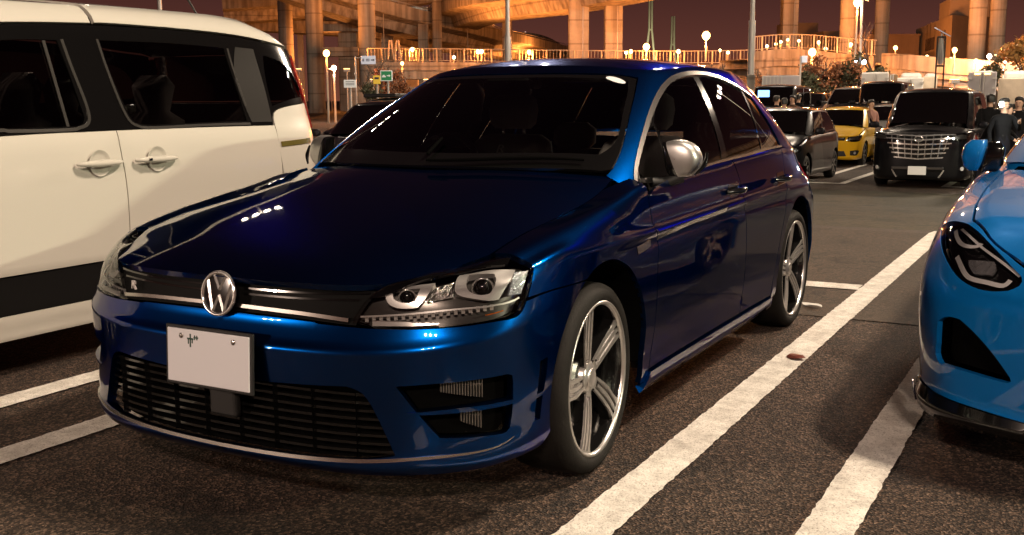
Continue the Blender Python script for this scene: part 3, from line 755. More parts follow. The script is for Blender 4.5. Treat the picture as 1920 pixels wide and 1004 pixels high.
# bright line over the lip
lip = [(.862, 0, .2175), (.858, .181, .219), (.842, .370, .2245), (.806, .534, .233), (.740, .674, .245), (.635, .789, .2515), (.57, .832, .262), (.535, .85, .277)]
B = ribbon(HULL, lip, .010, off=.004, thick=.006, widths=[.011, .011, .011, .009, .003]); B.mirror(); gp('lip_trim', B, M['satin'], bumper)
# radar cover under the plate
B = Buf(); box(.865, .035, .365, .03, .105, .10, B, bev=.01); gp('sensor_cover', B, M['black'], bumper)

# upper grille
ug = loop([[(.838, 0, .632), (.832, .25, .630), (.81, .42, .624), (.795, .47, .622)], [(.795, .47, .622), (.765, .505, .690), (.745, .54, .722)],
           [(.745, .54, .722), (.79, .42, .722), (.815, .30, .722), (.83, .16, .724), (.832, 0, .728)], [(.832, 0, .728), (.838, 0, .632)]], ST)
B = panel(HULL, ug, .03, depth=0, off=-.016, center=True); B.mirror(); grille = gp('upper_grille', B, M['grille_black'])
for z, ym in ((.688, .47), (.706, .50)):
    pts = [np.array(HULL.near((.84-.10*(y/.5)**2.4, y, z))[0]) for y in np.linspace(.07, ym, 10)]
    B = ribbon(HULL, pts, .006, off=-.010, thick=.01); both('grille_slat', B, M['gloss_black'], grille)
pts = [(.845, .05, .652), (.835, .20, .649), (.82, .32, .645), (.80, .455, .636)]
B = ribbon(HULL, pts, .011, off=.003, thick=.02); both('grille_trim', B, M['satin'], grille)

# round badge
def emblem(r, at, tilt, name, parent, depth=.012):
    """ring with a V over a W"""
    B = Buf(); seg = 40
    ring = [(r*math.cos(a), r*math.sin(a)) for a in np.linspace(0, 2*math.pi, seg, endpoint=False)]
    T = tube([(0, p[0]*.93, p[1]*.93) for p in ring], r*.085, 10, closed=True); B.add(T.v, T.n, T.f)
    def bar(p, q, w):
        p = np.array(p)*r; q = np.array(q)*r; t = (q-p)/np.linalg.norm(q-p); n = np.array([-t[1], t[0]])*w*r/2
        c = [p+n, p-n, q-n, q+n]; m0 = (p, q)
        V = [(-depth*.3, *x) for x in c]+[(depth*.25, *p), (depth*.25, *q)]
        for f in ((0, 4, 5, 3), (1, 2, 5, 4), (0, 1, 4), (2, 3, 5)):
            vv = [V[i] for i in f]; g = np.cross(np.array(vv[1])-vv[0], np.array(vv[2])-vv[0])
            B.add(vv if g[0] > 0 else vv[::-1], None, [tuple(range(len(f)))])
    for sx in (-1, 1):
        bar((sx*.36, .83), (0, .17), .21)
        bar((sx*.70, .56), (sx*.33, -.80), .21)
        bar((sx*.33, -.80), (0, -.08), .21)
    rot = np.array(Matrix.Rotation(tilt, 3, 'Y'))
    def tf(Bx):
        Bx.v = [tuple(rot@np.array(v)+at) for v in Bx.v]; Bx.n = [None if n is None else tuple(rot@np.array(n)) for n in Bx.n]; return Bx
    D = lathe([(r*.95, -.006), (r*.90, -.002), (.0001, -.002)], 40, 'x'); D2 = Buf().add(D.v, D.n, D.f)
    e = gp(name, tf(D2), M['gloss_black'], parent); gp('badge_symbol', tf(B), M['chrome'], e); return e
emblem(.069, (.836, 0, .682), -.16, 'badge', car)

def text_obj(body, size, mt, parent, at, rot, ext=.0015, name='lettering', shear=0., sx=1.0):
    cu = bpy.data.curves.new(name, 'FONT'); cu.body = body; cu.size = size; cu.extrude = ext; cu.align_x = 'CENTER'; cu.align_y = 'CENTER'; cu.shear = shear
    t_ = bpy.data.objects.new(name, cu); COL.objects.link(t_); bpy.context.view_layer.update()
    me = bpy.data.meshes.new_from_object(t_.evaluated_get(bpy.context.evaluated_depsgraph_get())); bpy.data.objects.remove(t_); bpy.data.curves.remove(cu)
    me.materials.clear(); me.materials.append(mt); me.name = name; o = bpy.data.objects.new(name, me); COL.objects.link(o)
    if parent is not None: o.parent = parent
    o.matrix_local = Matrix.Translation(at) @ rot.to_4x4() @ Matrix.Diagonal((sx, 1, 1, 1)); return o
FRONT = Matrix(((0, 0, 1), (1, 0, 0), (0, 1, 0)))          # text that faces +x
p, n = HULL.near((.79, -.40, .672)) if False else HULL.near((.81, .405, .672))
text_obj('R', .040, M['letter'], grille, (p[0]+.004, -p[1], p[2]), Matrix.Rotation(-.32, 3, 'Z') @ FRONT, .003, 'badge_letter', .15, 1.45)

# number plate: what can be read of it is one mark and a bolt
pl = Buf(); box(0, 0, 0, .006, .33, .165, pl, bev=.0028)
pf = Buf(); box(-.006, 0, 0, .010, .352, .185, pf, bev=.004)
po = gp('number_plate', pf, M['black']); po.location = (OFF[0]+.893, 0, .4915); po.rotation_euler = (0, R(-3), 0)
gp('plate_face', pl, M['plate'], po)
for y in (-.105, .105):
    b = lathe([(.008, .0025), (.008, .006), (.004, .0075), (.0001, .0075)], 14, 'x', (0, y, .062)); gp('plate_bolt', b, M['satin'], po)
st = Buf()
for (y, z, sy, sz) in ((-.068, .055, .026, .005), (-.068, .05, .005, .040), (-.076, .047, .004, .016), (-.060, .049, .004, .014), (-.045, .060, .018, .004), (-.050, .060, .004, .014), (-.041, .060, .004, .014)):
    box(.0035, y, z, .0012, sy, sz, st)
gp('plate_mark', st, M['ink'], po)

# head lamps
head = loop([[(.797, .463, .630), (.767, .505, .698), (.735, .548, .734)], [(.735, .548, .734), (.66, .612, .752), (.592, .640, .766), (.495, .714, .783), (.44, .785, .793)], [(.44, .785, .793), (.416, .825, .785), (.424, .855, .769)],
             [(.424, .855, .769), (.442, .864, .742), (.488, .864, .672), (.505, .859, .650)], [(.505, .859, .650), (.572, .829, .637), (.670, .746, .629), (.752, .621, .624), (.784, .533, .622), (.797, .463, .630)]], .014)
def off_pts(P, d): return [tuple(np.array(q)+0) for q in P]
hl = panel(HULL, head, .03, depth=0, off=-.045)
a = gp('headlight', hl, M['housing']); hl_r = gp('headlight', hl.mirrored(), M['housing'])
def hl_part(name, Bf, m):
    gp(name, Bf, m, a); gp(name, Bf.mirrored(), m, hl_r)
hl_part('lamp_lens', panel(HULL, head, .025, depth=.012, off=-.001), M['lens'])
# black cap along the top edge
cap = loop([[(.767, .505, .698), (.735, .548, .734), (.66, .612, .752), (.592, .640, .766), (.495, .714, .783), (.44, .785, .793)], [(.44, .785, .793), (.47, .79, .775), (.535, .715, .768), (.60, .67, .757), (.68, .615, .742), (.74, .56, .712)]], .014)
hl_part('lamp_cap', panel(HULL, cap, .03, depth=.01, off=-.006), M['gloss_black'])
def dish(outline_out, outline_in):
    o = loop(outline_out, .01); i = loop(outline_in, .01)
    Bq = panel(HULL, o, .02, holes=[i], depth=.02, off=-.018); return Bq
u1o = [[(.749, .546, .724), (.757, .556, .695), (.752, .570, .680), (.741, .597, .673), (.719, .639, .676)], [(.719, .639, .676), (.69, .655, .71), (.650, .658, .749)], [(.650, .658, .749), (.70, .60, .740), (.749, .546, .724)]]
u1i = [[(.733, .566, .728), (.742, .573, .700), (.730, .610, .690), (.714, .630, .697)], [(.714, .630, .697), (.69, .632, .735)], [(.69, .632, .735), (.733, .566, .728)]]
hl_part('lamp_surround', dish(u1o, u1i), M['reflector'])
u2o = [[(.572, .690, .766), (.618, .705, .735), (.634, .722, .712), (.609, .763, .697), (.58, .80, .688), (.556, .822, .690)], [(.556, .822, .690), (.51, .823, .73), (.460, .818, .774)], [(.460, .818, .774), (.52, .75, .770), (.572, .690, .766)]]
u2i = [[(.562, .716, .763), (.606, .742, .722), (.590, .776, .706), (.568, .798, .710)], [(.568, .798, .710), (.535, .795, .745), (.517, .779, .763)], [(.517, .779, .763), (.562, .716, .763)]]
hl_part('lamp_surround', dish(u2o, u2i), M['reflector'])
def bulb(at, r, B=None):
    p, n = HULL.near(at); d = np.array([.80, .58, -.05]); d /= np.linalg.norm(d); c = p-n*.042
    bm = bmesh.new(); bmesh.ops.create_uvsphere(bm, u_segments=20, v_segments=12, radius=r); Bq = Buf()
    bm.verts.index_update(); V = [np.array(v.co)+c for v in bm.verts]; Bq.add(V, [np.array(v.co)/r for v in bm.verts], [tuple(v.index for v in f.verts) for f in bm.faces]); bm.free()
    ring = []; x = np.cross(d, (0, 0, 1)); x /= np.linalg.norm(x); y = np.cross(x, d)
    T = tube([c+d*r*.55+(x*math.cos(t)+y*math.sin(t))*r*1.12 for t in np.linspace(0, 2*math.pi, 24, endpoint=False)], .003, 6, closed=True)
    return Bq, T
for at, r in (((.719, .601, .714), .021), ((.560, .766, .737), .027)):
    b1, b2 = bulb(at, r); hl_part('lamp_bulb', b1, M['dark_glass']); hl_part('bulb_ring', b2, M['chrome'])
# the strip of small cells under the lamps
drl = [(.787, .485, .646), (.740, .613, .657), (.654, .737, .669), (.539, .839, .676), (.497, .858, .686)]
hl_part('light_strip', ribbon(HULL, drl, .005, off=-.010, thick=.012), M['reflector'])
Cc = smooth([(.784, .50, .640), (.740, .613, .650), (.654, .737, .661), (.56, .825, .668)], .022)
cells = Buf()
for k, p in enumerate(Cc[:-1]):
    q, n = HULL.near(p); d = Cc[min(k+1, len(Cc)-1)]-p; ang = math.atan2(d[1], d[0])
    box(q[0]-n[0]*.022, q[1]-n[1]*.022, q[2]-.004, .010, .004, .016, cells, rot=ang)
hl_part('lamp_cells', cells, M['reflector'])
low = [(.783, .52, .630), (.745, .62, .632), (.70, .70, .634)]
hl_part('lower_reflector', ribbon(HULL, low, .013, off=-.016, thick=.01, widths=[.016, .014, .005]), M['reflector'])
low = [(.60, .803, .648), (.575, .822, .652), (.55, .837, .656)]
hl_part('indicator_lamp', ribbon(HULL, low, .003, off=-.02, thick=.01), M['amber'])
sr = loop([[(.478, .823, .766), (.440, .853, .764)], [(.440, .853, .764), (.488, .861, .696)], [(.488, .861, .696), (.530, .838, .696)], [(.530, .838, .696), (.478, .823, .766)]], .012)
hl_part('side_reflector', panel(HULL, sr, .03, depth=.01, off=-.012), mat('pale reflector cells', (.72, .78, .84), .18, .7, bump=.6, bscale=160))
mid = loop([[(.66, .665, .745), (.60, .69, .755)], [(.60, .69, .755), (.635, .71, .70)], [(.635, .71, .70), (.69, .655, .69)], [(.69, .655, .69), (.66, .665, .745)]], .015)
hl_part('lamp_spacer', panel(HULL, mid, .03, depth=.01, off=-.03), mat('ribbed reflector', (.5, .48, .46), .2, 1.0, bump=1.0, bscale=90))

# doors
SB = .252
fd = loop([[(-.475, .862, .900), (-.474, .868, .872), (-.484, .878, .80), (-.521, .885, .736), (-.513, .889, .66), (-.506, .889, .517), (-.496, .878, .353), (-.48, .87, SB)], [(-.48, .87, SB), (-1.0, .87, SB), (-1.64, .87, SB)],
           [(-1.64, .87, SB), (-1.658, .875, .36), (-1.655, .886, .50), (-1.652, .886, .65), (-1.634, .886, .778), (-1.60, .864, .88), (-1.53, .845, .976)], [(-1.53, .845, .976), (-1.38, .842, .972), (-1.02, .842, .958), (-.60, .85, .930), (-.475, .862, .900)]], ST)
dn, dn_r = both('front_door', panel(HULL, fd, .035, depth=.02), M['blue'])
rd = loop([[(-1.54, .845, .978), (-1.607, .864, .88), (-1.641, .886, .778), (-1.659, .886, .65), (-1.662, .886, .50), (-1.665, .875, .36), (-1.647, .87, SB)], [(-1.647, .87, SB), (-1.9, .87, SB), (-2.16, .87, SB)],
           [(-2.16, .87, SB), (-2.175, .884, .33), (-2.20, .89, .44), (-2.25, .893, .56), (-2.32, .89, .68), (-2.37, .88, .80), (-2.42, .86, .92), (-2.44, .842, .996)], [(-2.44, .842, .996), (-2.0, .842, .99), (-1.54, .845, .978)]], ST)
de, de_r = both('rear_door', panel(HULL, rd, .035, depth=.02), M['blue'])
# rear quarter with its arch, rear bumper side
ra = arc((-2.637, .335), .388, 188, -10, .89, 24)[::-1]
rq = loop([[(-2.447, .842, .998), (-2.427, .86, .92), (-2.377, .88, .80), (-2.327, .89, .68), (-2.257, .893, .56), (-2.207, .89, .44), (-2.182, .884, .33), (-2.168, .87, .215)], [(-2.168, .87, .215), (-2.245, .875, .25)], ra,
           [(-3.02, .88, .26), (-3.16, .82, .25), (-3.34, .6, .25), (-3.40, .3, .25), (-3.42, 0, .25)], [(-3.42, 0, .25), (-3.25, 0, .985)], [(-3.25, 0, .985), (-3.20, .3, .985), (-3.10, .57, .985), (-2.95, .725, .985), (-2.72, .80, .99), (-2.447, .842, .998)]], ST)
B = panel(HULL, rq, .05, depth=.02, center=True); B.mirror(); gp('rear_body', B, M['blue'])
tl = loop([[(-3.03, .87, .93), (-3.17, .81, .93), (-3.29, .66, .93)], [(-3.29, .66, .93), (-3.32, .66, .80)], [(-3.32, .66, .80), (-3.2, .81, .79), (-3.06, .875, .80)], [(-3.06, .875, .80), (-3.03, .87, .93)]], .02)
both('tail_light', panel(HULL, tl, .05, depth=.01, off=.006), M['red_lens'])
# sills
sl = loop([[(-.47, .86, .243), (-1.2, .87, .243), (-2.16, .87, .243)], [(-2.16, .87, .243), (-2.20, .85, .18)], [(-2.20, .85, .18), (-1.2, .84, .168), (-.42, .85, .178)], [(-.42, .85, .178), (-.47, .86, .243)]], ST)
both('sill', panel(HULL, sl, .03, depth=.03, off=.012), M['blue'])
# satin ribbon imitating a reflection along the front door, and the wing badge
both('reflection_strip', ribbon(HULL, [(-.515, .881, .744), (-.9, .884, .757), (-1.345, .885, .772)], .022, off=.002, thick=.002), M['satin'])
both('wing_badge', ribbon(HULL, [(-.30, .886, .722), (-.36, .886, .726), (-.44, .882, .735)], .028, off=.003, thick=.003), M['satin'])
# handles
for nm, d, xa in (('front', (dn, dn_r), -1.49), ('rear', (de, de_r), -2.30)):
    pts = [(xa+.10-.02*0, .872, .842), (xa+.04, .895, .847), (xa-.06, .897, .850), (xa-.12, .872, .850)]
    pts = [tuple(HULL.near(p)[0]+np.array((0, o, 0))) for p, o in zip(pts, (.0, .034, .034, .0))]
    T = tube(pts, [.010, .015, .015, .010], 10, .012)
    rec = panel(HULL, loop([[(xa+.06, .872, .875), (xa-.07, .872, .88)], [(xa-.07, .872, .88), (xa-.085, .875, .84), (xa-.06, .876, .815)], [(xa-.06, .876, .815), (xa+.05, .876, .812)], [(xa+.05, .876, .812), (xa+.075, .874, .845), (xa+.06, .872, .875)]], .012), .03, depth=.0, off=.0012)
    for s, dd in enumerate(d):
        gp('door_handle', T if s == 0 else T.mirrored(), M['gloss_black'], dd); gp('handle_recess', rec if s == 0 else rec.mirrored(), M['gloss_black'], dd)

# windscreen and cabin glass
ws = loop([[(-.275, 0, 1.0), (-.30, .25, 1.0), (-.37, .47, .99), (-.49, .66, .975)], [(-.49, .66, .975), (-.52, .690, .990)], [(-.52, .690, .990), (-.642, .677, 1.062), (-.841, .626, 1.181), (-1.0, .583, 1.27), (-1.130, .541, 1.338)], [(-1.130, .541, 1.338), (-1.115, .50, 1.352), (-1.05, .346, 1.362), (-1.005, 0, 1.368)], [(-1.005, 0, 1.368), (-.275, 0, 1.0)]], ST)
fr_in = loop([[(-.36, .0, 1.045), (-.39, .25, 1.045), (-.47, .47, 1.04), (-.56, .62, 1.03)], [(-.56, .62, 1.03), (-.66, .645, 1.085), (-.841, .600, 1.19), (-1.0, .555, 1.28), (-1.09, .52, 1.335)], [(-1.09, .52, 1.335), (-1.02, .346, 1.345), (-.975, 0, 1.35)], [(-.975, 0, 1.35), (-.36, 0, 1.045)]], ST)
B = panel(HOUSE, fr_in, .06, depth=0, off=-.004, center=True); B.mirror(); wsg = gp('windscreen', B, M['glass'])
# blackened border of the windscreen: the ring between the two outlines
ring = loop([[(-.275, 0, 1.0), (-.30, .25, 1.0), (-.37, .47, .99), (-.49, .66, .975)], [(-.49, .66, .975), (-.52, .690, .990)], [(-.52, .690, .990), (-.642, .677, 1.062), (-.841, .626, 1.181), (-1.0, .583, 1.27), (-1.130, .541, 1.338)], [(-1.130, .541, 1.338), (-1.115, .50, 1.352), (-1.05, .346, 1.362), (-1.005, 0, 1.368)],
             [(-1.005, 0, 1.368), (-.975, 0, 1.35)], [(-.975, 0, 1.35), (-1.02, .346, 1.345), (-1.09, .52, 1.335)], [(-1.09, .52, 1.335), (-1.0, .555, 1.28), (-.841, .600, 1.19), (-.66, .645, 1.085), (-.56, .62, 1.03)], [(-.56, .62, 1.03), (-.47, .47, 1.04), (-.39, .25, 1.045), (-.36, .0, 1.045)], [(-.36, 0, 1.045), (-.275, 0, 1.0)]], ST)
B = panel(HOUSE, ring, .03, depth=.01, off=-.003, center=True); B.mirror(); gp('windscreen_border', B, M['gloss_black'], wsg)

DLO_T = [(-.565, .771, .945), (-.612, .757, .995), (-.815, .708, 1.122), (-1.005, .668, 1.222), (-1.158, .644, 1.288), (-1.321, .631, 1.338), (-1.55, .632, 1.366), (-1.807, .640, 1.366), (-2.14, .660, 1.320), (-2.36, .684, 1.262)]
DLO_R = [(-2.36, .684, 1.262), (-2.42, .735, 1.16), (-2.47, .79, 1.05), (-2.48, .822, 1.004)]
DLO_B = [(-2.48, .822, 1.004), (-2.1, .834, 1.002), (-1.785, .838, .992), (-1.381, .838, .983), (-1.038, .835, .966), (-.673, .811, .936), (-.565, .771, .945)]
roof = loop([[(-1.012, 0, 1.37), (-1.06, .346, 1.364), (-1.122, .50, 1.354), (-1.140, .545, 1.342)], [(-1.140, .545, 1.342), (-1.0, .588, 1.27), (-.841, .631, 1.181), (-.642, .682, 1.062), (-.525, .695, .990)],
             [(-.525, .695, .990), (-.475, .69, .965)], [(-.475, .69, .965), (-.49, .745, .945), (-.53, .80, .925)], [(-.53, .80, .925), (-.565, .771, .945)], DLO_T, DLO_R, [(-2.48, .822, 1.004), (-2.72, .80, .985), (-3.0, .705, 1.0)], [(-3.0, .705, 1.0), (-2.95, .60, 1.18), (-2.85, .46, 1.335)], [(-2.85, .46, 1.335), (-2.89, .3, 1.35), (-2.91, 0, 1.35)],
             [(-2.91, 0, 1.35), (-2.0, 0, 1.45), (-1.45, 0, 1.447)], [(-1.45, 0, 1.447), (-1.012, 0, 1.37)]], ST)
B = panel(HOUSE, roof, .045, depth=.015, center=True); B.mirror(); gp('roof', B, M['blue'])
rg = loop([[(-2.91, 0, 1.345), (-2.89, .3, 1.345), (-2.855, .45, 1.33)], [(-2.855, .45, 1.33), (-2.955, .59, 1.18), (-3.01, .695, 1.0)], [(-3.01, .695, 1.0), (-3.21, .38, 1.04), (-3.25, 0, 1.05)], [(-3.25, 0, 1.05), (-2.91, 0, 1.345)]], .03)
B = panel(HOUSE, rg, .08, depth=0, off=-.004, center=True); B.mirror(); gp('rear_window', B, M['privacy'])
# side windows
T0, T1, T2 = (-1.50, .632, 1.360), (-1.63, .634, 1.364), (-2.16, .662, 1.314)
q0 = loop([[(-.60, .775, .952), (-.70, .79, .948), (-.80, .815, .955)], [(-.80, .815, .955), (-.905, .705, 1.14)], [(-.905, .705, 1.14), (-.815, .712, 1.115), (-.64, .755, 1.0), (-.60, .775, .952)]], .02)
q1 = loop([[(-.82, .815, .957), (-1.038, .832, .972), (-1.425, .835, .988)], [(-1.425, .835, .988), (-1.48, .77, 1.12), (-1.57, .640, 1.352)], [(-1.57, .640, 1.352), (-1.321, .637, 1.325), (-1.158, .65, 1.276), (-1.02, .672, 1.212), (-.925, .70, 1.155)], [(-.925, .70, 1.155), (-.82, .815, .957)]], .02)
q2 = loop([[(-1.50, .838, .994), (-1.785, .838, .998), (-2.06, .834, 1.006)], [(-2.06, .834, 1.006), (-2.14, .75, 1.16), (-2.215, .67, 1.298)], [(-2.215, .67, 1.298), (-2.0, .655, 1.335), (-1.807, .645, 1.352), (-1.635, .64, 1.352)], [(-1.635, .64, 1.352), (-1.57, .74, 1.18), (-1.50, .838, .994)]], .02)
q3 = loop([[(-2.09, .832, 1.008), (-2.28, .83, 1.010), (-2.465, .818, 1.010)], [(-2.465, .818, 1.010), (-2.46, .79, 1.05), (-2.41, .735, 1.16), (-2.355, .69, 1.25)], [(-2.355, .69, 1.25), (-2.24, .675, 1.288)], [(-2.24, .675, 1.288), (-2.16, .755, 1.16), (-2.09, .832, 1.008)]], .02)
for q, g in ((q0, 'tint'), (q1, 'tint'), (q2, 'privacy'), (q3, 'privacy')):
    both('side_window', panel(HOUSE, q, .06, depth=0, off=-.006), M[g])
frame = loop([DLO_T, DLO_R, DLO_B], ST)
B = panel(HOUSE, frame, .05, holes=[q0, q1, q2, q3], depth=.0, off=-.003); both('window_frame', B, M['gloss_black'])
both('window_trim', ribbon(HOUSE, DLO_T[:1]+DLO_T, .022, off=.004, thick=.01) if False else ribbon(HOUSE, DLO_T, .022, off=.004, thick=.01, widths=[.016, .02, .024, .024, .022, .02, .018]), M['satin'])
both('window_trim', ribbon(HOUSE, [(-2.475, .820, 1.000), (-2.1, .835, .997), (-1.785, .838, .987), (-1.381, .838, .978), (-1.038, .835, .961), (-.70, .815, .932)], .010, off=.006, thick=.01), M['satin'])

# cowl and wipers
cw = loop([[(-.305, 0, .985), (-.345, .30, .985), (-.425, .58, .955), (-.47, .68, .93)], [(-.47, .68, .93), (-.55, .72, .96)], [(-.55, .72, .96), (-.50, .68, .98), (-.38, .48, 1.0), (-.28, 0, 1.005)], [(-.28, 0, 1.005), (-.305, 0, .985)]], ST)
B = Buf(); xs = np.linspace(0, .64, 24); r0 = [(-.27-.30*(y/.76)**2, y, .955-.06*(y/.76)**2) for y in xs]; r1 = [(-.36-.26*(y/.76)**2, y, .975-.05*(y/.76)**2) for y in xs]
B.add(r0+r1, None, [(i, i+1, 24+i+1, 24+i) for i in range(23)]); B.mirror(); gp('cowl', B, M['black'])
def on_ws(y, x): 
    q, n = HOUSE.cast((x, y, 3), (0, 0, -1)); return q+n*.014
for y0, y1 in ((.02, .60), (-.62, -.04)):
    ys = np.linspace(y0, y1, 10); pts = [on_ws(y, -.285-.19*(abs(y)/.66)**2-.03*(y-y0)/.6) for y in ys]
    gp('wiper', tube(pts, [.006, .008, .008, .005], 6), M['void'])

# door mirrors
def mirror(sgn):
    O = smooth([(.800, 1.098), (.850, 1.106), (.905, 1.102), (.955, 1.075), (.978, 1.030), (.968, .990), (.935, .958), (.885, .944), (.845, .950), (.822, .985), (.808, 1.04), (.800, 1.098)], .006)[:-1]
    n = len(O); cen = np.array((.885, 1.03)); rings = []
    tt = np.linspace(0, 1, 30)
    for x, k, dy in zip(np.interp(tt, [0, .08, .2, .45, .62, .74, .84, .91, .96, 1], [-.800, -.795, -.785, -.760, -.740, -.728, -.720, -.715, -.713, -.7125]), pch([0, .08, .2, .45, .62, .74, .84, .91, .96, 1], [.93, .985, 1.0, .995, .96, .87, .70, .45, .2, .02], tt), np.interp(tt, [0, .5, 1], [0, 0, -.01])):
        q = cen+(O-cen)*k*np.array((.76, .93))-(.004, .006); rings.append([(.02+x-.045*(p[0]-.80)/.18, p[0]+dy, p[1]) for p in q])
    V = np.array(rings).reshape(-1, 3); m = len(rings); F = [(i*n+k, i*n+(k+1) % n, (i+1)*n+(k+1) % n, (i+1)*n+k) for i in range(m-1) for k in range(n)]
    g = np.cross(V[F[n*4][1]]-V[F[n*4][0]], V[F[n*4][2]]-V[F[n*4][0]]); c3 = V.mean(0)
    if g@(V[F[n*4][0]]-c3) < 0: F = [tuple(reversed(f)) for f in F]
    rear_ring = V[:n].copy(); bm = bmesh.new(); bv = [bm.verts.new(v) for v in V]
    for f in F: bm.faces.new([bv[i] for i in f])
    for co, no in (((0, .828, 1.1), (0, 1, .3667)), ((0, 0, .953), (0, 0, 1))):
        bmesh.ops.bisect_plane(bm, geom=bm.verts[:]+bm.edges[:]+bm.faces[:], plane_co=co, plane_no=no)
    bm.verts.index_update(); V = np.array([v.co[:] for v in bm.verts]); F = [tuple(v.index for v in f.verts) for f in bm.faces]; bm.free()
    acc = np.zeros_like(V)
    for f in F:
        g = np.cross(V[f[1]]-V[f[0]], V[f[2]]-V[f[0]])
        for i in f: acc[i] += g
    acc /= np.linalg.norm(acc, axis=1, keepdims=True)+1e-12
    dark = lambda f: (V[list(f)].mean(0)[1] < .828+.055*(1.1-V[list(f)].mean(0)[2])/.15) or V[list(f)].mean(0)[2] < .953
    A = Buf().add(V, acc, [f for f in F if not dark(f)]); C = Buf().add(V, acc, [f for f in F if dark(f)])
    C.add(rear_ring, None, [tuple(range(n))])
    arm = tube([(-.68, .79, .935), (-.72, .83, .932), (-.76, .885, .955)], [.020, .022, .026], 10)
    ind = ribbon_free([(-.79, .975, 1.045), (-.765, .972, 1.0), (-.735, .945, .965)], .010)
    if sgn < 0: A = A.mirrored(); C = C.mirrored(); arm = arm.mirrored(); ind = ind.mirrored()
    o = gp('door_mirror', A, M['mirror_silver']); gp('mirror_body', C, M['gloss_black'], o); gp('mirror_arm', arm, M['black'], o); gp('mirror_indicator', ind, M['gloss_black'], o)
def ribbon_free(pts, r): return tube(pts, [r*.5, r, r*.5], 6, .01)
mirror(1); mirror(-1)

# cabin
B = Buf(); box(-1.6, 0, .42, 2.5, 1.5, .06, B); gp('cabin_floor', B, M['trim'])
B = Buf(); D = smooth([(-.62, .975), (-.68, .985), (-.78, .962), (-.88, .90), (-.92, .75)], .04); n = len(D)
for s in range(n-1):
    B.add([(D[s][0], -.70, D[s][1]), (D[s][0], .70, D[s][1]), (D[s+1][0], .70, D[s+1][1]), (D[s+1][0], -.70, D[s+1][1])], None, [(0, 1, 2, 3)])
gp('dashboard', B, M['trim'])
B = Buf(); pts = smooth([(-.80, -.55), (-.80, -.37), (-.80, -.19)], .05)
hood_pts = [(-.62, -.58, .985), (-.64, -.50, 1.02), (-.64, -.37, 1.03), (-.64, -.24, 1.02), (-.62, -.16, .985)]
gp('instrument_hood', tube(hood_pts, .03, 8, .04), M['trim'])
c = np.array((-1.0, -.37, .92)); tl_ = R(24); ring_ = [(c[0]-.185*math.sin(t)*math.sin(tl_), c[1]+.185*math.cos(t), c[2]+.185*math.sin(t)*math.cos(tl_)) for t in np.linspace(0, 2*math.pi, 40, endpoint=False)]
sw = gp('steering_wheel', tube(ring_, .016, 8, closed=True), M['trim'])
gp('wheel_boss', lathe([(.07, -.02), (.07, .02), (.05, .03), (.001, .03)], 20, 'x', tuple(c+(.0, 0, 0))), M['trim'], sw)
for a_ in (0, 180, 270):
    p = c+np.array((-.18*math.sin(R(a_))*math.sin(tl_), .18*math.cos(R(a_)), .18*math.sin(R(a_))*math.cos(tl_))); gp('wheel_spoke', tube([c, p], .014, 6), M['trim'], sw)
def loft_rings(rings, n=20, B=None):
    """rings: (centre, half x, half y) superellipses stacked into a closed soft body"""
    B = B or Buf(); V = []
    for (cx, cy, cz, hx, hy) in rings:
        for k in range(n):
            a = 2*math.pi*k/n; ca, sa = math.cos(a), math.sin(a)
            V.append((cx+hx*math.copysign(abs(ca)**.6, ca), cy+hy*math.copysign(abs(sa)**.6, sa), cz))
    V = np.array(V); m = len(rings); F = [(i*n+k, i*n+(k+1) % n, (i+1)*n+(k+1) % n, (i+1)*n+k) for i in range(m-1) for k in range(n)]
    F += [tuple(reversed(range(n))), tuple(range((m-1)*n, m*n))]
    acc = np.zeros_like(V)
    for f in F:
        g = np.cross(V[f[1]]-V[f[0]], V[f[2]]-V[f[0]])
        for i in f: acc[i] += g
    acc /= np.linalg.norm(acc, axis=1, keepdims=True)+1e-12
    return B.add(V, acc, F)
def front_seat(y):
    xb = -1.55
    back = [(xb-.00, y, .50, .06, .20), (xb-.02, y, .62, .085, .235), (xb-.06, y, .80, .085, .25), (xb-.10, y, .96, .075, .245), (xb-.135, y, 1.04, .06, .215), (xb-.15, y, 1.075, .03, .16)]
    o = gp('front_seat', loft_rings(back), M['seat'])
    gp('seat_cushion', loft_rings([(-1.28, y, .46, .25, .24), (-1.28, y, .52, .28, .26), (-1.28, y, .57, .27, .25), (-1.28, y, .59, .22, .20)]), M['seat'], o)
    gp('headrest', loft_rings([(xb-.14, y, 1.105, .03, .10), (xb-.14, y, 1.13, .05, .125), (xb-.145, y, 1.20, .055, .135), (xb-.15, y, 1.255, .045, .125), (xb-.155, y, 1.28, .02, .09)]), M['seat'], o)
    for dy in (-.06, .06): gp('headrest_post', tube([(xb-.145, y+dy, 1.06), (xb-.145, y+dy, 1.12)], .007, 8), M['chrome'], o)
    return o
for y in (-.37, .37):
    s = front_seat(y)
    if y < 0 or True:
        text_obj('R', .062, M['letter'], s, (-1.545, y, 1.005), Matrix.Rotation(-.25, 3, 'Y') @ FRONT, .001, 'seat_letter', .2, 1.3)
gp('rear_seat', loft_rings([(-2.35, 0, .45, .10, .62), (-2.40, 0, .70, .11, .64), (-2.46, 0, .90, .09, .62), (-2.48, 0, .97, .05, .55)]), M['seat'])
for y in (-.4, .4): gp('rear_headrest', loft_rings([(-2.48, y, .96, .03, .09), (-2.49, y, 1.0, .05, .13), (-2.5, y, 1.08, .05, .13), (-2.5, y, 1.12, .02, .08)]), M['seat'])
gp('rear_view_mirror', loft_rings([(-.98, 0, 1.275, .012, .11), (-.975, 0, 1.295, .022, .125), (-.97, 0, 1.325, .022, .125), (-.97, 0, 1.345, .01, .10)]), M['gloss_black'])
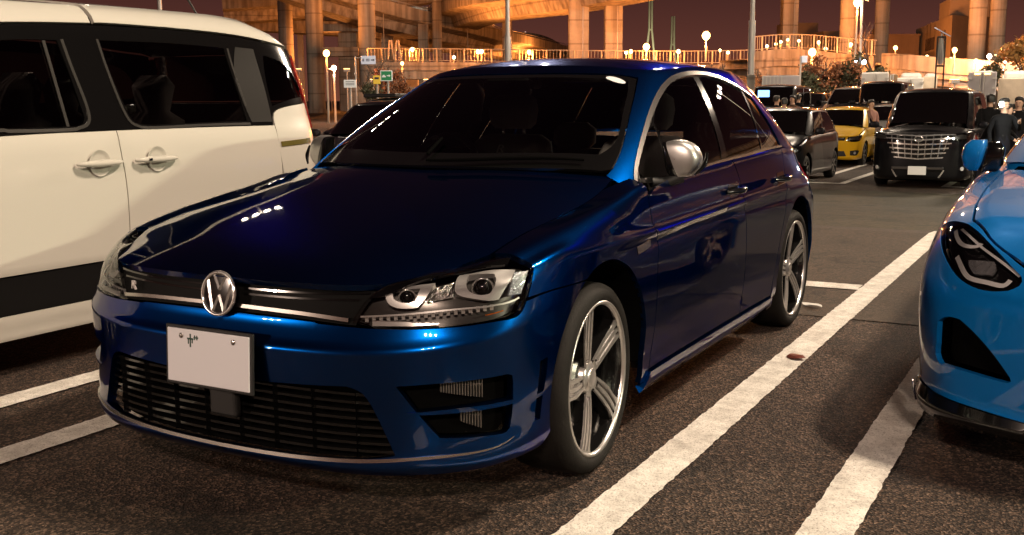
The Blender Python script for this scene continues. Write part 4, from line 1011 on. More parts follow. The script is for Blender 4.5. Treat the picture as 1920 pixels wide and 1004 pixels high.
B = Buf(); box(-1.10, 0, 1.325, .10, .16, .05, B, bev=.015); gp('camera_pod', B, M['trim'])
for y in (-.35, .35):
    B = Buf(); box(-1.24, y, 1.340, .16, .40, .018, B, bev=.008); gp('sun_visor', B, M['trim'])
for y0, z0, w_ in ((-.45, 1.325, .0), ):
    pass
q, n = HOUSE.near((-1.08, .47, 1.31)); dk = lathe([(.036, .0), (.036, .001), (.0001, .001)], 20, 'x')
for (yy, xx, sx, sy) in ((.475, -1.06, .02, .045), (-.44, -1.02, .012, .03)):
    q, n = HOUSE.cast((xx, yy, 3), (0, 0, -1)); Bq = Buf(); pts = []
    for t in np.linspace(0, 2*math.pi, 18, endpoint=False):
        qq, nn = HOUSE.cast((xx+sx*math.sin(t), yy+sy*math.cos(t), 3), (0, 0, -1)); pts.append(qq-nn*.001)
    Bq.add(pts, None, [tuple(range(18))]); gp('window_sticker', Bq, M['plate'], wsg)
B = Buf(); box(-1.3, 0, .30, 3.9, 1.3, .16, B); box(.35, 0, .40, 1.0 if False else .5, 1.2, .30, B); gp('underbody', B, M['void'])
B = Buf(); box(.15, 0, .55, .9, 1.0, .2, B); gp('engine_bay', B, M['void'])
for x in (-.52, -2.12, -3.1):                                # bulkheads close the space behind the panels
    B = Buf(); box(x, 0, .56, .02, 1.62, .60, B); gp('bulkhead', B, M['void'])
for s in (-1, 1):
    B = Buf(); box(-1.3, s*.80, .57, 1.6, .02, .66, B); gp('door_lining', B, M['trim'])

# wheels
WHEEL_CACHE = {}
def wheel_parts(style='r'):
    if style in WHEEL_CACHE: return WHEEL_CACHE[style]
    r_t, w2 = .324, .118
    tyre = lathe([(.262, w2-.012), (.268, w2-.004), (.285, w2+.002), (.303, w2-.004), (.316, w2-.016), (.3225, w2-.032), (r_t, w2-.05), (r_t, -w2+.05), (.316, -w2+.014), (.285, -w2), (.26, -w2+.01)], 72, 'y')
    rim = lathe([(.2645, w2-.012), (.2635, w2-.006), (.256, w2-.006), (.2525, w2-.010), (.247, w2-.022), (.244, w2-.05), (.236, w2-.10), (.232, -.08), (.255, -w2)], 72, 'y')
    lipr = lathe([(.2645, w2-.011), (.2630, w2-.004), (.2560, w2-.004), (.2510, w2-.010), (.249, w2-.016)], 72, 'y')
    discs = lathe([(.17, .02), (.17, .035), (.085, .035), (.085, .06), (.0001, .06)], 40, 'y')
    spokes = []; faces = []
    for k in range(5):
        a0 = R(18+72*k)
        # dark spoke body: narrow at the hub, spreading into the rim on one side; three bright ribs on its face
        def P(r, t): 
            an = a0+.74*t/r+.13*(r/.25)**2; return np.array([r*math.cos(an), r*math.sin(an)])
        body = [P(.045, -.030), P(.10, -.040), P(.16, -.046), P(.21, -.050), P(.244, -.072), P(.250, -.060), P(.2505, 0), P(.250, .052), P(.244, .056), P(.21, .047), P(.16, .044), P(.10, .038), P(.045, .028)]
        def ydish(r): return w2-.012-.030*max(0, 1-r/.25)**1.3-.004
        Bq = Buf(); Pp, T, L = fill2d(np.array(body), [], .03)
        top = [(p[0], ydish(np.hypot(*p))-.006, p[1]) for p in Pp]; bot = [(p[0], ydish(np.hypot(*p))-.045, p[1]) for p in Pp]
        for V, up in ((top, 1), (bot, -1)):
            F = []
            for f in T:
                g = np.cross(np.array(V[f[1]])-V[f[0]], np.array(V[f[2]])-V[f[0]])[1]; F.append(tuple(f) if g*up > 0 else tuple(reversed(f)))
            Bq.add(V, None, F)
        l = L[0]; cen = np.mean(Pp, 0)
        for q in range(len(l)):
            i, j = l[q], l[(q+1) % len(l)]; v = [top[i], top[j], bot[j], bot[i]]; g = np.cross(np.array(v[1])-v[0], np.array(v[2])-v[0]); o = np.array([(Pp[i]+Pp[j])[0]/2-cen[0], 0, (Pp[i]+Pp[j])[1]/2-cen[1]])
            Bq.add(v if g@o > 0 else v[::-1], None, [(0, 1, 2, 3)])
        spokes.append(Bq)
        Fq = Buf()
        for (t0, t1, ra_, rb) in ((-.046, -.031, .062, .247), (-.013, .006, .075, .243), (.024, .042, .062, .247)):
            rs = np.linspace(ra_, rb, 9); sc = lambda r: .62+.38*min(1, r/.15)
            A = [P(r, t0*sc(r)-(.022*max(0, (r-.20)/.05)**2 if t0 < -.03 else 0)) for r in rs]; Bb = [P(r, t1*sc(r)) for r in rs]; n = len(rs)
            V = [(p[0], ydish(np.hypot(*p)), p[1]) for p in A]+[(p[0], ydish(np.hypot(*p)), p[1]) for p in Bb]
            V2 = [(x, y-.006, z) for x, y, z in V]
            def put(VV, F):
                g = np.cross(np.array(VV[F[0][1]])-VV[F[0][0]], np.array(VV[F[0][2]])-VV[F[0][0]])[1]
                Fq.add(VV, None, F if g > 0 else [tuple(reversed(f)) for f in F])
            put(V, [(i, i+1, n+i+1, n+i) for i in range(n-1)])
            for i in range(n-1):
                for b in (0, n): 
                    Fq.add([V[b+i], V[b+i+1], V2[b+i+1], V2[b+i]], None, [(0, 1, 2, 3)])
        # bright bridge at the rim end and round the hub
        for (r0, r1, ta, tb) in ((.243, .2505, -.068, .054), (.046, .064, -.030, .028)):
            A = [P(r0, t) for t in np.linspace(ta, tb, 8)]; Bb = [P(r1, t) for t in np.linspace(ta, tb, 8)]
            V = [(p[0], ydish(np.hypot(*p))+.0005, p[1]) for p in A+Bb]; F = [(i, i+1, 8+i+1, 8+i) for i in range(7)]
            g = np.cross(np.array(V[1])-V[0], np.array(V[9])-V[0])[1]; Fq.add(V, None, F if g > 0 else [tuple(reversed(f)) for f in F])
        faces.append(Fq)
    hub = lathe([(.062, .05), (.058, .074), (.046, .082), (.033, .084), (.033, .088), (.030, .090), (.0001, .0905)], 40, 'y')
    me = [(n, b, m) for n, b, m in (('tyre', tyre, 'rubber'), ('rim', rim, 'alloy_black'), ('rim_lip', lipr, 'alloy'), ('brake_disc', discs, 'disc'), ('hub_cap', hub, 'alloy'))]
    WHEEL_CACHE[style] = (me, spokes, faces); return WHEEL_CACHE[style]
def place_wheel(parent, loc, sgn=1, steer=0., spin=0., pose=True):
    me, sp, fc = wheel_parts()
    w = bpy.data.objects.new('wheel', None); COL.objects.link(w); w.parent = parent; w.empty_display_size = .1
    w.location = loc; w.rotation_euler = (0, spin, (0 if sgn > 0 else math.pi)+steer)
    w.rotation_mode = 'YXZ'
    for n, b, m in me: mesh_obj(n, b, M[m], w, (0, 0, 0))
    for b in sp: mesh_obj('spoke', b, M['alloy_black'], w, (0, 0, 0))
    for b in fc: mesh_obj('spoke_face', b, M['alloy'], w, (0, 0, 0))
    return w
WHEEL_SRC = None
for x, y, s, sp_ in ((0, .765, 1, .35), (-2.637, .762, 1, .2), (0, -.765, -1, .5), (-2.637, -.762, -1, 1.1)):
    loc = (x+OFF[0], y, .325)
    if WHEEL_SRC is None:
        WHEEL_SRC = place_wheel(car, loc, s, R(3), sp_)
    else:
        w = WHEEL_SRC.copy(); COL.objects.link(w); w.location = loc; w.rotation_euler = (0, sp_, 0 if s > 0 else math.pi)
        for ch in WHEEL_SRC.children:
            c2 = ch.copy(); COL.objects.link(c2); c2.parent = w

# ---------------------------------------------------------------- other vehicles: shared makers
def body_skin(plan, zones, levels, brk=(), ns=200, sub=8, cap=None):
    """hull from a plan outline and levels; cap: height of the centre line over x closes the top"""
    XY, Nn, A = level_table(plan, zones, levels, ns); K = len(levels)
    cut = [0]+[b for b in brk]+[K-1]; Q = []
    for a, b in zip(cut[:-1], cut[1:]):
        t = np.arange(a, b+1); tq = np.linspace(a, b, (b-a)*sub+1); r = pch(t, A[a:b+1], tq); Q.append(r if a == 0 else r[1:])
    A = np.concatenate(Q); G = np.empty(A.shape[:2]+(3,)); G[:, :, :2] = XY[None]-Nn[None]*A[:, :, :1]; G[:, :, 2] = A[:, :, 1]
    if cap:
        (xa, xb, fz, p) = cap; B = G[-1]; C = np.stack([np.clip(B[:, 0], xa, xb), 0*B[:, 0]], 1); rows = []
        for w in np.linspace(0, 1, 26)[1:]:
            r = B.copy(); r[:, :2] = B[:, :2]+(C-B[:, :2])*w
            zc = nat([q[0] for q in fz], [q[1] for q in fz], C[:, 0]); r[:, 2] = B[:, 2]+(zc-B[:, 2])*(1-(1-w)**p); rows.append(r)
        G = np.concatenate([G, np.stack(rows)])
    G[:, 0, 1] = 0; G[:, -1, 1] = 0
    return Skin(G.transpose(1, 0, 2))
def house_from(GA, GB, ZA, ZB, spine, xa, xb, bulge=.10, ns=140):
    n = len(GA); t = np.arange(n); tq = np.linspace(0, n-1, ns)
    A = np.concatenate([nat(t, GA, tq), pch(t, ZA, tq)[:, None]], 1); B = np.concatenate([nat(t, GB, tq), pch(t, ZB, tq)[:, None]], 1)
    T = np.gradient((A+B)/2, axis=0)[:, :2]; T /= np.linalg.norm(T, axis=1, keepdims=True); T[0] = (0, 1); T[-1] = (0, -1); Nn = np.stack([T[:, 1], -T[:, 0]], 1); rows = []
    for k in np.linspace(-.1, 1, 26):
        r = A+(B-A)*k; r[:, :2] += Nn*(bulge*k*(1-k)); rows.append(r)
    C = np.stack([np.clip(B[:, 0], xa, xb), 0*B[:, 0]], 1)
    for w in np.linspace(0, 1, 22)[1:]:
        r = B.copy(); r[:, :2] = B[:, :2]+(C-B[:, :2])*w
        r[:, 2] = B[:, 2]+(nat([q[0] for q in spine], [q[1] for q in spine], r[:, 0])-B[:, 2])*(1-(1-w)**2.6); rows.append(r)
    G = np.stack(rows); G[:, 0, 1] = 0; G[:, -1, 1] = 0
    return Skin(G.transpose(1, 0, 2))
def simple_wheel(parent, x, y, r, s, first=[None]):
    if first[0] is None:
        w = bpy.data.objects.new('wheel', None); COL.objects.link(w); w.empty_display_size = .1
        mesh_obj('tyre', lathe([(.205, .09), (.215, .102), (.29, .10), (.315, .07), (.32, 0), (.315, -.09), (.20, -.10)], 36, 'y'), M['rubber'], w)
        mesh_obj('rim', lathe([(.21, .095), (.203, .10), (.195, .092), (.19, .03), (.0001, .03)], 36, 'y'), M['alloy_black'], w)
        B = Buf()
        for k in range(7):
            a = 2*math.pi*k/7; c, s_ = math.cos(a), math.sin(a); P = lambda q, t: (q*c-t*s_, .082+.012*(q/.2), q*s_+t*c)
            B.add([P(.03, -.02), P(.2, -.022), P(.2, .022), P(.03, .02)], None, [(0, 3, 2, 1)])
        mesh_obj('spokes', B, M['alloy'], w)['kind'] = 'stuff'
        first[0] = w
    else:
        w = first[0].copy(); COL.objects.link(w)
        for ch in first[0].children:
            c = ch.copy(); COL.objects.link(c); c.parent = w
    w.parent = parent; w.location = (x, y, r); w.scale = (r/.32,)*3; w.rotation_euler = (0, random.uniform(0, 1), 0 if s > 0 else math.pi)
    return w
CAR_PLATES = mat('plate metal white', (.62, .62, .60), .4)
def make_car(name, label, cat, loc, pm, group=None, fo=.85, wb=2.6, ro=.75, hw=.88, zh=.72, zc=.95, zb=.95, zr=1.45, xc=-.3, xt=-1.05, xrt=-2.7, xrb=-3.1, hr=.58, rw=.31, sed=False, front='plain', glassm='dark_glass', heading=0., zsill=.19, lamp_lit=False, roofm=None):
    root = thing(name, label, cat, loc, heading, group)
    P = lambda nm, B, m, par=None: mesh_obj(nm, B, M[m] if isinstance(m, str) else m, par or root)
    bo = lambda nm, B, m, par=None: (P(nm, B, m, par), P(nm, B.mirrored(), m, par))
    L = -(wb+ro); k = hw/.9
    plan = [(fo, 0), (fo-.01, .22*k), (fo-.04, .45*k), (fo-.10, .62*k), (fo-.20, .76*k), (fo-.36, .85*k), (fo-.60, .893*k), (0, .90*k), (-.4, .90*k), (-wb*.4, .893*k), (-wb*.7, .895*k), (-wb, .90*k), (L+.42, .88*k), (L+.20, .82*k), (L+.08, .68*k), (L+.02, .42*k), (L, 0)]
    zn = [0, 3, 5, 7, 10, 12, 14, 16]
    zt = zh+.0
    lev = [[(.08, zsill-.03)]*8, [(.02, zsill+.02)]*8, [(.005, zsill+.15)]*8, [(.0, .52)]*8,
           [(.005, zh-.14), (.005, zh-.13), (.003, .66), (.002, .70), (.002, .72), (.0, .74), (.0, .76), (.01, .74)],
           [(.03, zh-.05), (.03, zh-.05), (.02, zh), (.015, zc-.12), (.012, zb-.12), (.012, zb-.10), (.02, zb-.08), (.03, zb-.1)],
           [(.06, zh), (.07, zh), (.10, zh+.05), (.09, zc-.04), (.05, zb), (.05, zb+.02), (.06, zb+.03), (.06, zb+.04)],
           [(.2, zh+.03), (.2, zh+.03), (.24, zh+.07), (.22, zc-.01), (.13, zb+.03), (.13, zb+.05), (.15, zb+.06), (.2, zb+.08)]]
    S = body_skin(plan, zn, lev, (4,), 150, 5, cap=(L+.3, fo-.3, [(L, zb+.06), (L+.4, zb+.07), (xc-.45, zc+.06), (min(xc, fo-.5), zc+.05), (fo-.25, zh+.08), (fo+.05, zh+.02)], 1.8))
    ar = rw+.055
    arcf = arc((0, rw), ar, -22, 202, hw, 18); arcr = arc((-wb, rw), ar, -22, 202, hw, 18)
    cl = xc+.06
    ul = loop([[(fo-.02, 0, zh-.005), (fo-.06, .4*k, zh-.005), (fo-.20, .68*k, zh), (fo-.34, .78*k, zh+.03)], [(fo-.34, .78*k, zh+.03), (0, .80*k, zc-.09), (xc-.05, .80*k, zc)], [(xc-.05, .80*k, zc), (xc, .5*k, zc+.035), (cl, 0, zc+.05)], [(cl, 0, zc+.05), (fo-.02, 0, zh-.005)]], .05)
    B = panel(S, ul, .10, depth=.015, center=True); B.mirror(); P('bonnet', B, pm)
    side = loop([[(fo-.01, 0, zh-.02), (fo-.05, .4*k, zh-.02), (fo-.19, .68*k, zh-.015), (fo-.36, .80*k, zh+.015)], [(fo-.36, .80*k, zh+.015), (0, .82*k, zc-.10), (xc-.07, .82*k, zc-.01)], [(xc-.07, .82*k, zc-.01), (-wb*.5, .84*k, zb+.01), (L+.35, .80*k, zb+.04)],
                 [(L+.35, .80*k, zb+.04), (L+.1, .5*k, zb+.06), (L+.06, 0, zb+.06)], [(L+.06, 0, zb+.06), (L, 0, zsill)], [(L, 0, zsill), (L+.1, .6*k, zsill), (L+.35, .84*k, zsill), (-wb-ar*.93, .88*k, zsill)], arcr[::-1], [(-wb+ar*.93, .88*k, zsill), (-wb*.5, .87*k, zsill), (-ar*.93, .88*k, zsill)], arcf[::-1], [(ar*.93, .87*k, zsill), (fo-.25, .70*k, zsill-.01), (fo-.06, .3*k, zsill-.015), (fo-.03, 0, zsill-.015)], [(fo-.03, 0, zsill-.015), (fo-.01, 0, zh-.02)]], .05)
    B = panel(S, side, .09, depth=.015, center=True); B.mirror(); P('body', B, pm)
    # greenhouse
    GAx = [(xc, 0), (xc-.03, .3*k), (xc-.09, .52*k), (xc-.20, .68*k), (xc-.36, .78*k), (xc-.6, .82*k), (-wb*.55, .84*k), (xrb+.5, .82*k), (xrb+.18, .77*k), (xrb+.05, .6*k), (xrb+.01, .3*k), (xrb, 0)]
    q = hr/.6
    GBx = [(xt, 0), (xt-.02, .25*q), (xt-.06, .42*q), (xt-.13, .53*q), (xt-.23, .585*q), (xt-.4, .605*q), ((xt+xrt)/2, .61*q), (xrt+.35, .60*q), (xrt+.12, .55*q), (xrt+.03, .42*q), (xrt+.005, .2*q), (xrt, 0)]
    za = [zc+.05, zc+.045, zc+.035, zc+.02, zb+.0, zb, zb+.015, zb+.04, zb+.06, zb+.07, zb+.07, zb+.07]
    zb_ = [zr-.055, zr-.057, zr-.063, zr-.07, zr-.07, zr-.065, zr-.055, zr-.08, zr-.095, zr-.10, zr-.10, zr-.10]
    H = house_from(GAx, GBx, za, zb_, [(xrt-.05, zr-.07), (xrt+.4, zr-.015), ((xt+xrt)/2, zr), (xt-.3, zr-.005), (xt, zr-.03)], xrt+.3, xt-.3, .09)
    n = len(GAx); tq = np.arange(n)
    def hp(i, kk):                                            # a point of the greenhouse: station i, height share kk
        A = np.concatenate([nat(tq, GAx, [i]), pch(tq, za, [i])[:, None]], 1)[0]; Bq = np.concatenate([nat(tq, GBx, [i]), pch(tq, zb_, [i])[:, None]], 1)[0]
        return tuple(A+(Bq-A)*kk)
    ln = lambda i0, k0, i1, k1, m=6: [hp(i0+(i1-i0)*t, k0+(k1-k0)*t) for t in np.linspace(0, 1, m)]
    ctr = lambda p: (p[0], 0, p[2])
    wsl = loop([ln(0, .06, 3.1, .06), ln(3.1, .06, 3.1, .94), ln(3.1, .94, 0, .94), ln(0, .94, 0, .06)], .06)
    B = panel(H, wsl, .12, depth=0, off=-.004, center=True); B.mirror(); P('windscreen', B, glassm)
    sw1 = loop([ln(4.45, .08, 5.9, .08), ln(5.9, .08, 5.9, .90), ln(5.9, .90, 4.55, .90), ln(4.55, .90, 4.45, .08)], .06)
    sw2 = loop([ln(6.02, .08, 7.6, .08), ln(7.6, .08, 7.35, .88), ln(7.35, .88, 6.02, .90), ln(6.02, .90, 6.02, .08)], .06)
    for w_ in (sw1, sw2): bo('side_window', panel(H, w_, .12, depth=0, off=-.004), glassm)
    rwl = loop([ln(9.0, .15, 11, .15), ln(11, .15, 11, .92), ln(11, .92, 9.0, .92), ln(9.0, .92, 9.0, .15)], .06)
    B = panel(H, rwl, .12, depth=0, off=-.004, center=True); B.mirror(); P('rear_window', B, glassm)
    top = hp(0, .95); xm = (xt+xrt)/2
    pil = loop([ln(0, .955, 3.2, .955), ln(3.2, .955, 3.2, .0), ln(3.2, .0, 8.9, .0, 12), ln(8.9, .0, 8.9, .93), ln(8.9, .93, 11, .935), [hp(11, .935), (xrt+.3, 0, zr-.02), (xm, 0, zr), (xt-.3, 0, zr-.005), hp(0, .955)]], .05)
    B = panel(H, pil, .12, holes=[sw1, sw2], depth=.012, center=True); B.mirror(); P('roof', B, roofm or pm)
    # lamps, grille, plate
    hl_ = loop([[(fo-.075, .50*k, zh-.13), (fo-.10, .56*k, zh-.02)], [(fo-.10, .56*k, zh-.02), (fo-.24, .74*k, zh+.0), (fo-.42, .84*k, zh+.02)], [(fo-.42, .84*k, zh+.02), (fo-.40, .85*k, zh-.06), (fo-.30, .82*k, zh-.12)], [(fo-.30, .82*k, zh-.12), (fo-.17, .70*k, zh-.15), (fo-.075, .50*k, zh-.13)]], .03)
    lm = M['lamp_on'] if lamp_lit else M['housing']
    for o in bo('headlight', panel(S, hl_, .08, depth=.01, off=.004), M['gloss_black']):
        pass
    hi_ = loop([[(fo-.10, .55*k, zh-.115), (fo-.14, .60*k, zh-.045)], [(fo-.14, .60*k, zh-.045), (fo-.28, .77*k, zh-.03)], [(fo-.28, .77*k, zh-.03), (fo-.27, .78*k, zh-.10)], [(fo-.27, .78*k, zh-.10), (fo-.10, .55*k, zh-.115)]], .03)
    bo('lamp_unit', panel(S, hi_, .08, depth=.01, off=.008), lm)
    tl_ = loop([[(L+.30, .85*k, zb-.02), (L+.1, .72*k, zb-.02), (L+.05, .55*k, zb-.02)], [(L+.05, .55*k, zb-.02), (L+.05, .55*k, zb-.17)], [(L+.05, .55*k, zb-.17), (L+.12, .74*k, zb-.17), (L+.30, .86*k, zb-.15)], [(L+.30, .86*k, zb-.15), (L+.30, .85*k, zb-.02)]], .04)
    bo('tail_light', panel(S, tl_, .1, depth=.01, off=.006), 'red_lens')
    if front == 'grand':
        zg0, zg1 = .58, zh+.02; wt, wb2 = .66*k, .42*k
        gl = loop([[(fo, 0, zg0), (fo-.01, .2*k, zg0), (fo-.03, wb2, zg0)], [(fo-.03, wb2, zg0), (fo-.06, wt*.86, zh-.14), (fo-.09, wt, zg1)], [(fo-.09, wt, zg1), (fo-.04, .3*k, zg1), (fo-.02, 0, zg1)], [(fo-.02, 0, zg1), (fo, 0, zg0)]], .04)
        B = panel(S, gl, .1, depth=.0, off=.004, center=True); B.mirror(); g = P('grille', B, 'gloss_black')
        for i, z in enumerate(np.linspace(zg0+.03, zg1-.02, 6)):
            t = (z-zg0)/(zg1-zg0); ym = wb2+(wt-wb2)*t-.02
            Bq = ribbon(S, [(fo-.12*(y/ym)**2, y, z-.03*(1-y/ym)) for y in np.linspace(0, ym, 8)], .026, off=.016, thick=.016); Bq.mirror(); P('grille_bar', Bq, 'chrome', g)
        for y in (.0, .13, .26, .39, .50):
            t0 = max(0, (y-wb2)/(wt-wb2)); z0 = zg0+t0*(zg1-zg0)+.02
            if z0 < zg1-.05:
                Bq = ribbon(S, [(fo-.03-.10*(y/.6)**2, y*k*(.86+.14*tt), z0+(zg1-.02-z0)*tt) for tt in np.linspace(0, 1, 5)], .012, off=.014, thick=.012)
                if y == 0: P('grille_bar', Bq, 'chrome', g)
                else: bo('grille_bar', Bq, 'chrome', g)
        cx, cn = S.near((fo, 0, zh-.10)); e = tube([(cx[0]+.022, .075*math.cos(a), zh-.10+.05*math.sin(a)) for a in np.linspace(0, 2*math.pi, 20, endpoint=False)], .010, 6, closed=True); P('emblem', e, 'chrome', g)
        Bq = Buf(); box(fo+.012, 0, .405, .05, .92*k, .055, Bq, bev=.012); P('bumper_trim', Bq, 'housing')
        bo('bumper_blade', ribbon(S, [(fo-.03, .46*k, .375), (fo-.03, .42*k, .30), (fo-.03, .37*k, .225)], .028, off=.008, thick=.01), 'chrome')
        fg = S.near((fo-.2, .74*k, .40)); d = fg[1]; up = np.array((0, 0, 1.)); sx_ = np.cross(up, d)
        T = tube([fg[0]+d*.004, fg[0]+d*.014], .038, 14); bo('fog_lamp', T, 'lamp_unit_white')
        bo('fog_trim', ribbon(S, [(fo-.16, .70*k, .385), (fo-.28, .80*k, .40), (fo-.40, .86*k, .42)], .020, off=.006), 'satin')
    else:
        zg0, zg1 = zh-.12, zh-.035; gl = loop([[(fo, 0, zg0), (fo-.03, .3*k, zg0), (fo-.07, .46*k, zg0)], [(fo-.07, .46*k, zg0), (fo-.09, .50*k, zg1)], [(fo-.09, .50*k, zg1), (fo-.04, .3*k, zg1), (fo-.02, 0, zg1)], [(fo-.02, 0, zg1), (fo, 0, zg0)]], .04)
        B = panel(S, gl, .1, depth=.0, off=.004, center=True); B.mirror(); g = P('grille', B, 'gloss_black')
        Bq = ribbon(S, [(fo-.12*(y/.45)**2, y, (zg0+zg1)/2) for y in np.linspace(0, .44*k, 6)], .012, off=.010); Bq.mirror(); P('grille_bar', Bq, 'chrome', g)
        lo = loop([[(fo, 0, .26), (fo-.03, .3*k, .26), (fo-.08, .52*k, .27)], [(fo-.08, .52*k, .27), (fo-.07, .46*k, .40)], [(fo-.07, .46*k, .40), (fo-.02, .2*k, .40), (fo, 0, .40)], [(fo, 0, .40), (fo, 0, .26)]], .04)
        B = panel(S, lo, .1, depth=0, off=.004, center=True); B.mirror(); P('lower_intake', B, 'black')
        fgo = loop([[(fo-.13, .60*k, .29), (fo-.12, .60*k, .40)], [(fo-.12, .60*k, .40), (fo-.22, .74*k, .42), (fo-.30, .80*k, .40)], [(fo-.30, .80*k, .40), (fo-.24, .76*k, .30), (fo-.13, .60*k, .29)]], .03)
        bo('fog_recess', panel(S, fgo, .06, depth=0, off=.004), 'black')
        fg = S.near((fo-.2, .70*k, .35)); bo('fog_lamp', tube([fg[0]+fg[1]*.004, fg[0]+fg[1]*.014], .035, 12), 'reflector')
    zp = .36 if front == 'grand' else .46
    Bq = Buf(); box(fo+.035 if front == 'grand' else fo+.012, 0, zp, .012, .33, .165, Bq, bev=.004); P('number_plate', Bq, CAR_PLATES)
    # mirrors, wheels, inner box
    mr_ = loft_rings([(xc-.28, hw+.10, zb+.02, .03, .06), (xc-.28, hw+.10, zb+.05, .05, .10), (xc-.28, hw+.10, zb+.11, .05, .10), (xc-.27, hw+.10, zb+.15, .03, .07)], 14); bo('door_mirror', mr_, pm)
    bo('mirror_arm', tube([(xc-.30, hw-.06, zb+.03), (xc-.28, hw+.06, zb+.05)], .02, 6), 'black')
    for x in (0, -wb):
        for s in (1, -1): simple_wheel(root, x, s*(hw-.125), rw, s)
    Bq = Buf(); box(-wb/2, 0, zsill+.14, wb+.9, hw*1.5, .30, Bq); box(-wb/2, 0, .62, wb*.8, hw*1.55, .5, Bq); P('underbody', Bq, 'void')
    for x in (-.01, -wb-.01):
        Bq = Buf(); box(x, 0, rw+.12, 2*ar, hw*1.62, 2*ar-.12, Bq); P('arch_liner', Bq, 'void')
    for y in (-.36, .36):
        Bq = loft_rings([(xt-.55, y, .5, .07, .22), (xt-.62, y, .95, .07, .23), (xt-.66, y, zb+.12, .05, .18), (xt-.67, y, zb+.15, .03, .11), (xt-.68, y, zb+.30, .05, .12), (xt-.68, y, zb+.33, .02, .08)], 14); P('seat', Bq, 'seat')
    if loc: pass
    return root, S, H
M['lamp_on'] = mat('lit lamp', (1, 1, 1), .3, emit=(1, .95, .85), es=14)
M['lamp_unit_white'] = mat('white lamp glass', (.8, .8, .78), .15, .2)
for k in (): pass

# ---------------------------------------------------------------- the cream van on the left
VZ = (0, -2.75, 0)
van = thing('compact_van', 'cream white compact van with black window band and black lower cladding, beside the blue hatchback', 'van', VZ)
vp = lambda nm, B, m, par=None: mesh_obj(nm, B, M[m] if isinstance(m, str) else m, par or van)
vb = lambda nm, B, m, par=None: (vp(nm, B, m, par), vp(nm, B.mirrored(), m, par))
VPLAN = [(1.85, 0), (1.83, .3), (1.74, .55), (1.58, .72), (1.3, .815), (1.0, .845), (.4, .85), (-.4, .85), (-1.1, .85), (-1.6, .842), (-1.92, .815), (-2.10, .735), (-2.19, .55), (-2.23, .3), (-2.24, 0)]
vzn = [0, 4, 6, 8.5, 10.5, 14]
VL = [[(.08, .17)]*6, [(.035, .19)]*6, [(.022, .245)]*6, [(.012, .255)]*6, [(.004, .315)]*6, [(.004, .48)]*6, [(.0, .50), (.0, .50), (.0, .50), (.0, .50), (.0, .5), (.0, .5)],
      [(.0, .70)]*6, [(.0, .86)]*6, [(.008, .98)]*6, [(.022, 1.09)]*6, [(.036, 1.13)]*6,
      [(.30, 1.30), (.12, 1.30), (.075, 1.30), (.075, 1.30), (.07, 1.30), (.05, 1.30)],
      [(.60, 1.47), (.26, 1.47), (.115, 1.48), (.12, 1.48), (.115, 1.46), (.08, 1.45)],
      [(.82, 1.56), (.42, 1.56), (.145, 1.60), (.145, 1.625), (.15, 1.57), (.13, 1.54)],
      [(.9, 1.62), (.46, 1.62), (.170, 1.66), (.170, 1.685), (.18, 1.61), (.16, 1.58)],
      [(.98, 1.66), (.54, 1.66), (.23, 1.715), (.23, 1.735), (.26, 1.645), (.24, 1.62)]]
VS = body_skin(VPLAN, vzn, VL, (3, 6, 11, 14), 220, 6, cap=(-1.6, .3, [(-2.2, 1.64), (-1.6, 1.745), (-.9, 1.78), (-.2, 1.765), (.4, 1.72), (.9, 1.66)], 2.0))
y_ = .85
def vrect(x0, x1, z0, z1, st=.04): return loop([[(x0, y_, z0), (x1, y_, z0)], [(x1, y_, z0), (x1, y_, z1)], [(x1, y_, z1), (x0, y_, z1)], [(x0, y_, z1), (x0, y_, z0)]], st)
SE = .003
arcv = lambda x: arc((x, .30), .345, -3, 183, y_, 18)
fdoor = loop([[(-.50+SE, y_, .49), (-.505+SE, y_, .8), (-.49+SE, y_, 1.0), (-.485+SE, y_, 1.127)], [(-.485+SE, y_, 1.127), (.2, y_, 1.115), (.62, y_, 1.09)], [(.62, y_, 1.09), (.58, y_, .49)], [(.58, y_, .49), (-.50+SE, y_, .49)]], .03)
vb('front_door', panel(VS, fdoor, .08, depth=.015), 'white_paint')
sdoor = loop([[(-1.655, y_, .49), (-1.66, y_, .9), (-1.64, y_, 1.128)], [(-1.64, y_, 1.128), (-.485-SE, y_, 1.127)], [(-.485-SE, y_, 1.127), (-.49-SE, y_, 1.0), (-.505-SE, y_, .8), (-.50-SE, y_, .49)], [(-.50-SE, y_, .49), (-1.12, y_, .49)], [(-1.12, y_, .49), (-1.15, y_, .56), (-1.3, y_, .66), (-1.5, y_, .695), (-1.655, y_, .66)]], .03)
sd, sd_r = vb('sliding_door', panel(VS, sdoor, .08, depth=.015), 'white_paint')
rear = loop([[(-1.645-SE, y_, 1.128), (-1.66, y_, 1.19), (-1.74, y_, 1.225), (-1.95, .81, 1.245), (-2.09, .72, 1.245)], [(-2.09, .72, 1.245), (-2.22, .3, 1.245), (-2.24, 0, 1.245)], [(-2.24, 0, 1.245), (-2.24, 0, .25)], [(-2.24, 0, .25), (-2.1, .7, .25), (-1.88, .82, .25)], arcv(-1.52)[::-1][:11], [(arcv(-1.52)[::-1][10][0], y_, .66), (-1.665, y_, .67), (-1.665, y_, .9), (-1.645-SE, y_, 1.128)]], .035)
B = panel(VS, rear, .08, depth=.015, center=True); B.mirror(); vp('rear_body', B, 'white_paint')
cladd = loop([[(.70, y_, .482), (-1.14, y_, .482)], [(-1.14, y_, .482), (-1.165, y_, .40), (-1.18, y_, .318)], [(-1.18, y_, .318), (.65, y_, .318)], [(.65, y_, .318), (.68, y_, .4), (.70, y_, .482)]], .035)
vb('side_cladding', panel(VS, cladd, .08, depth=.01), 'cladding')
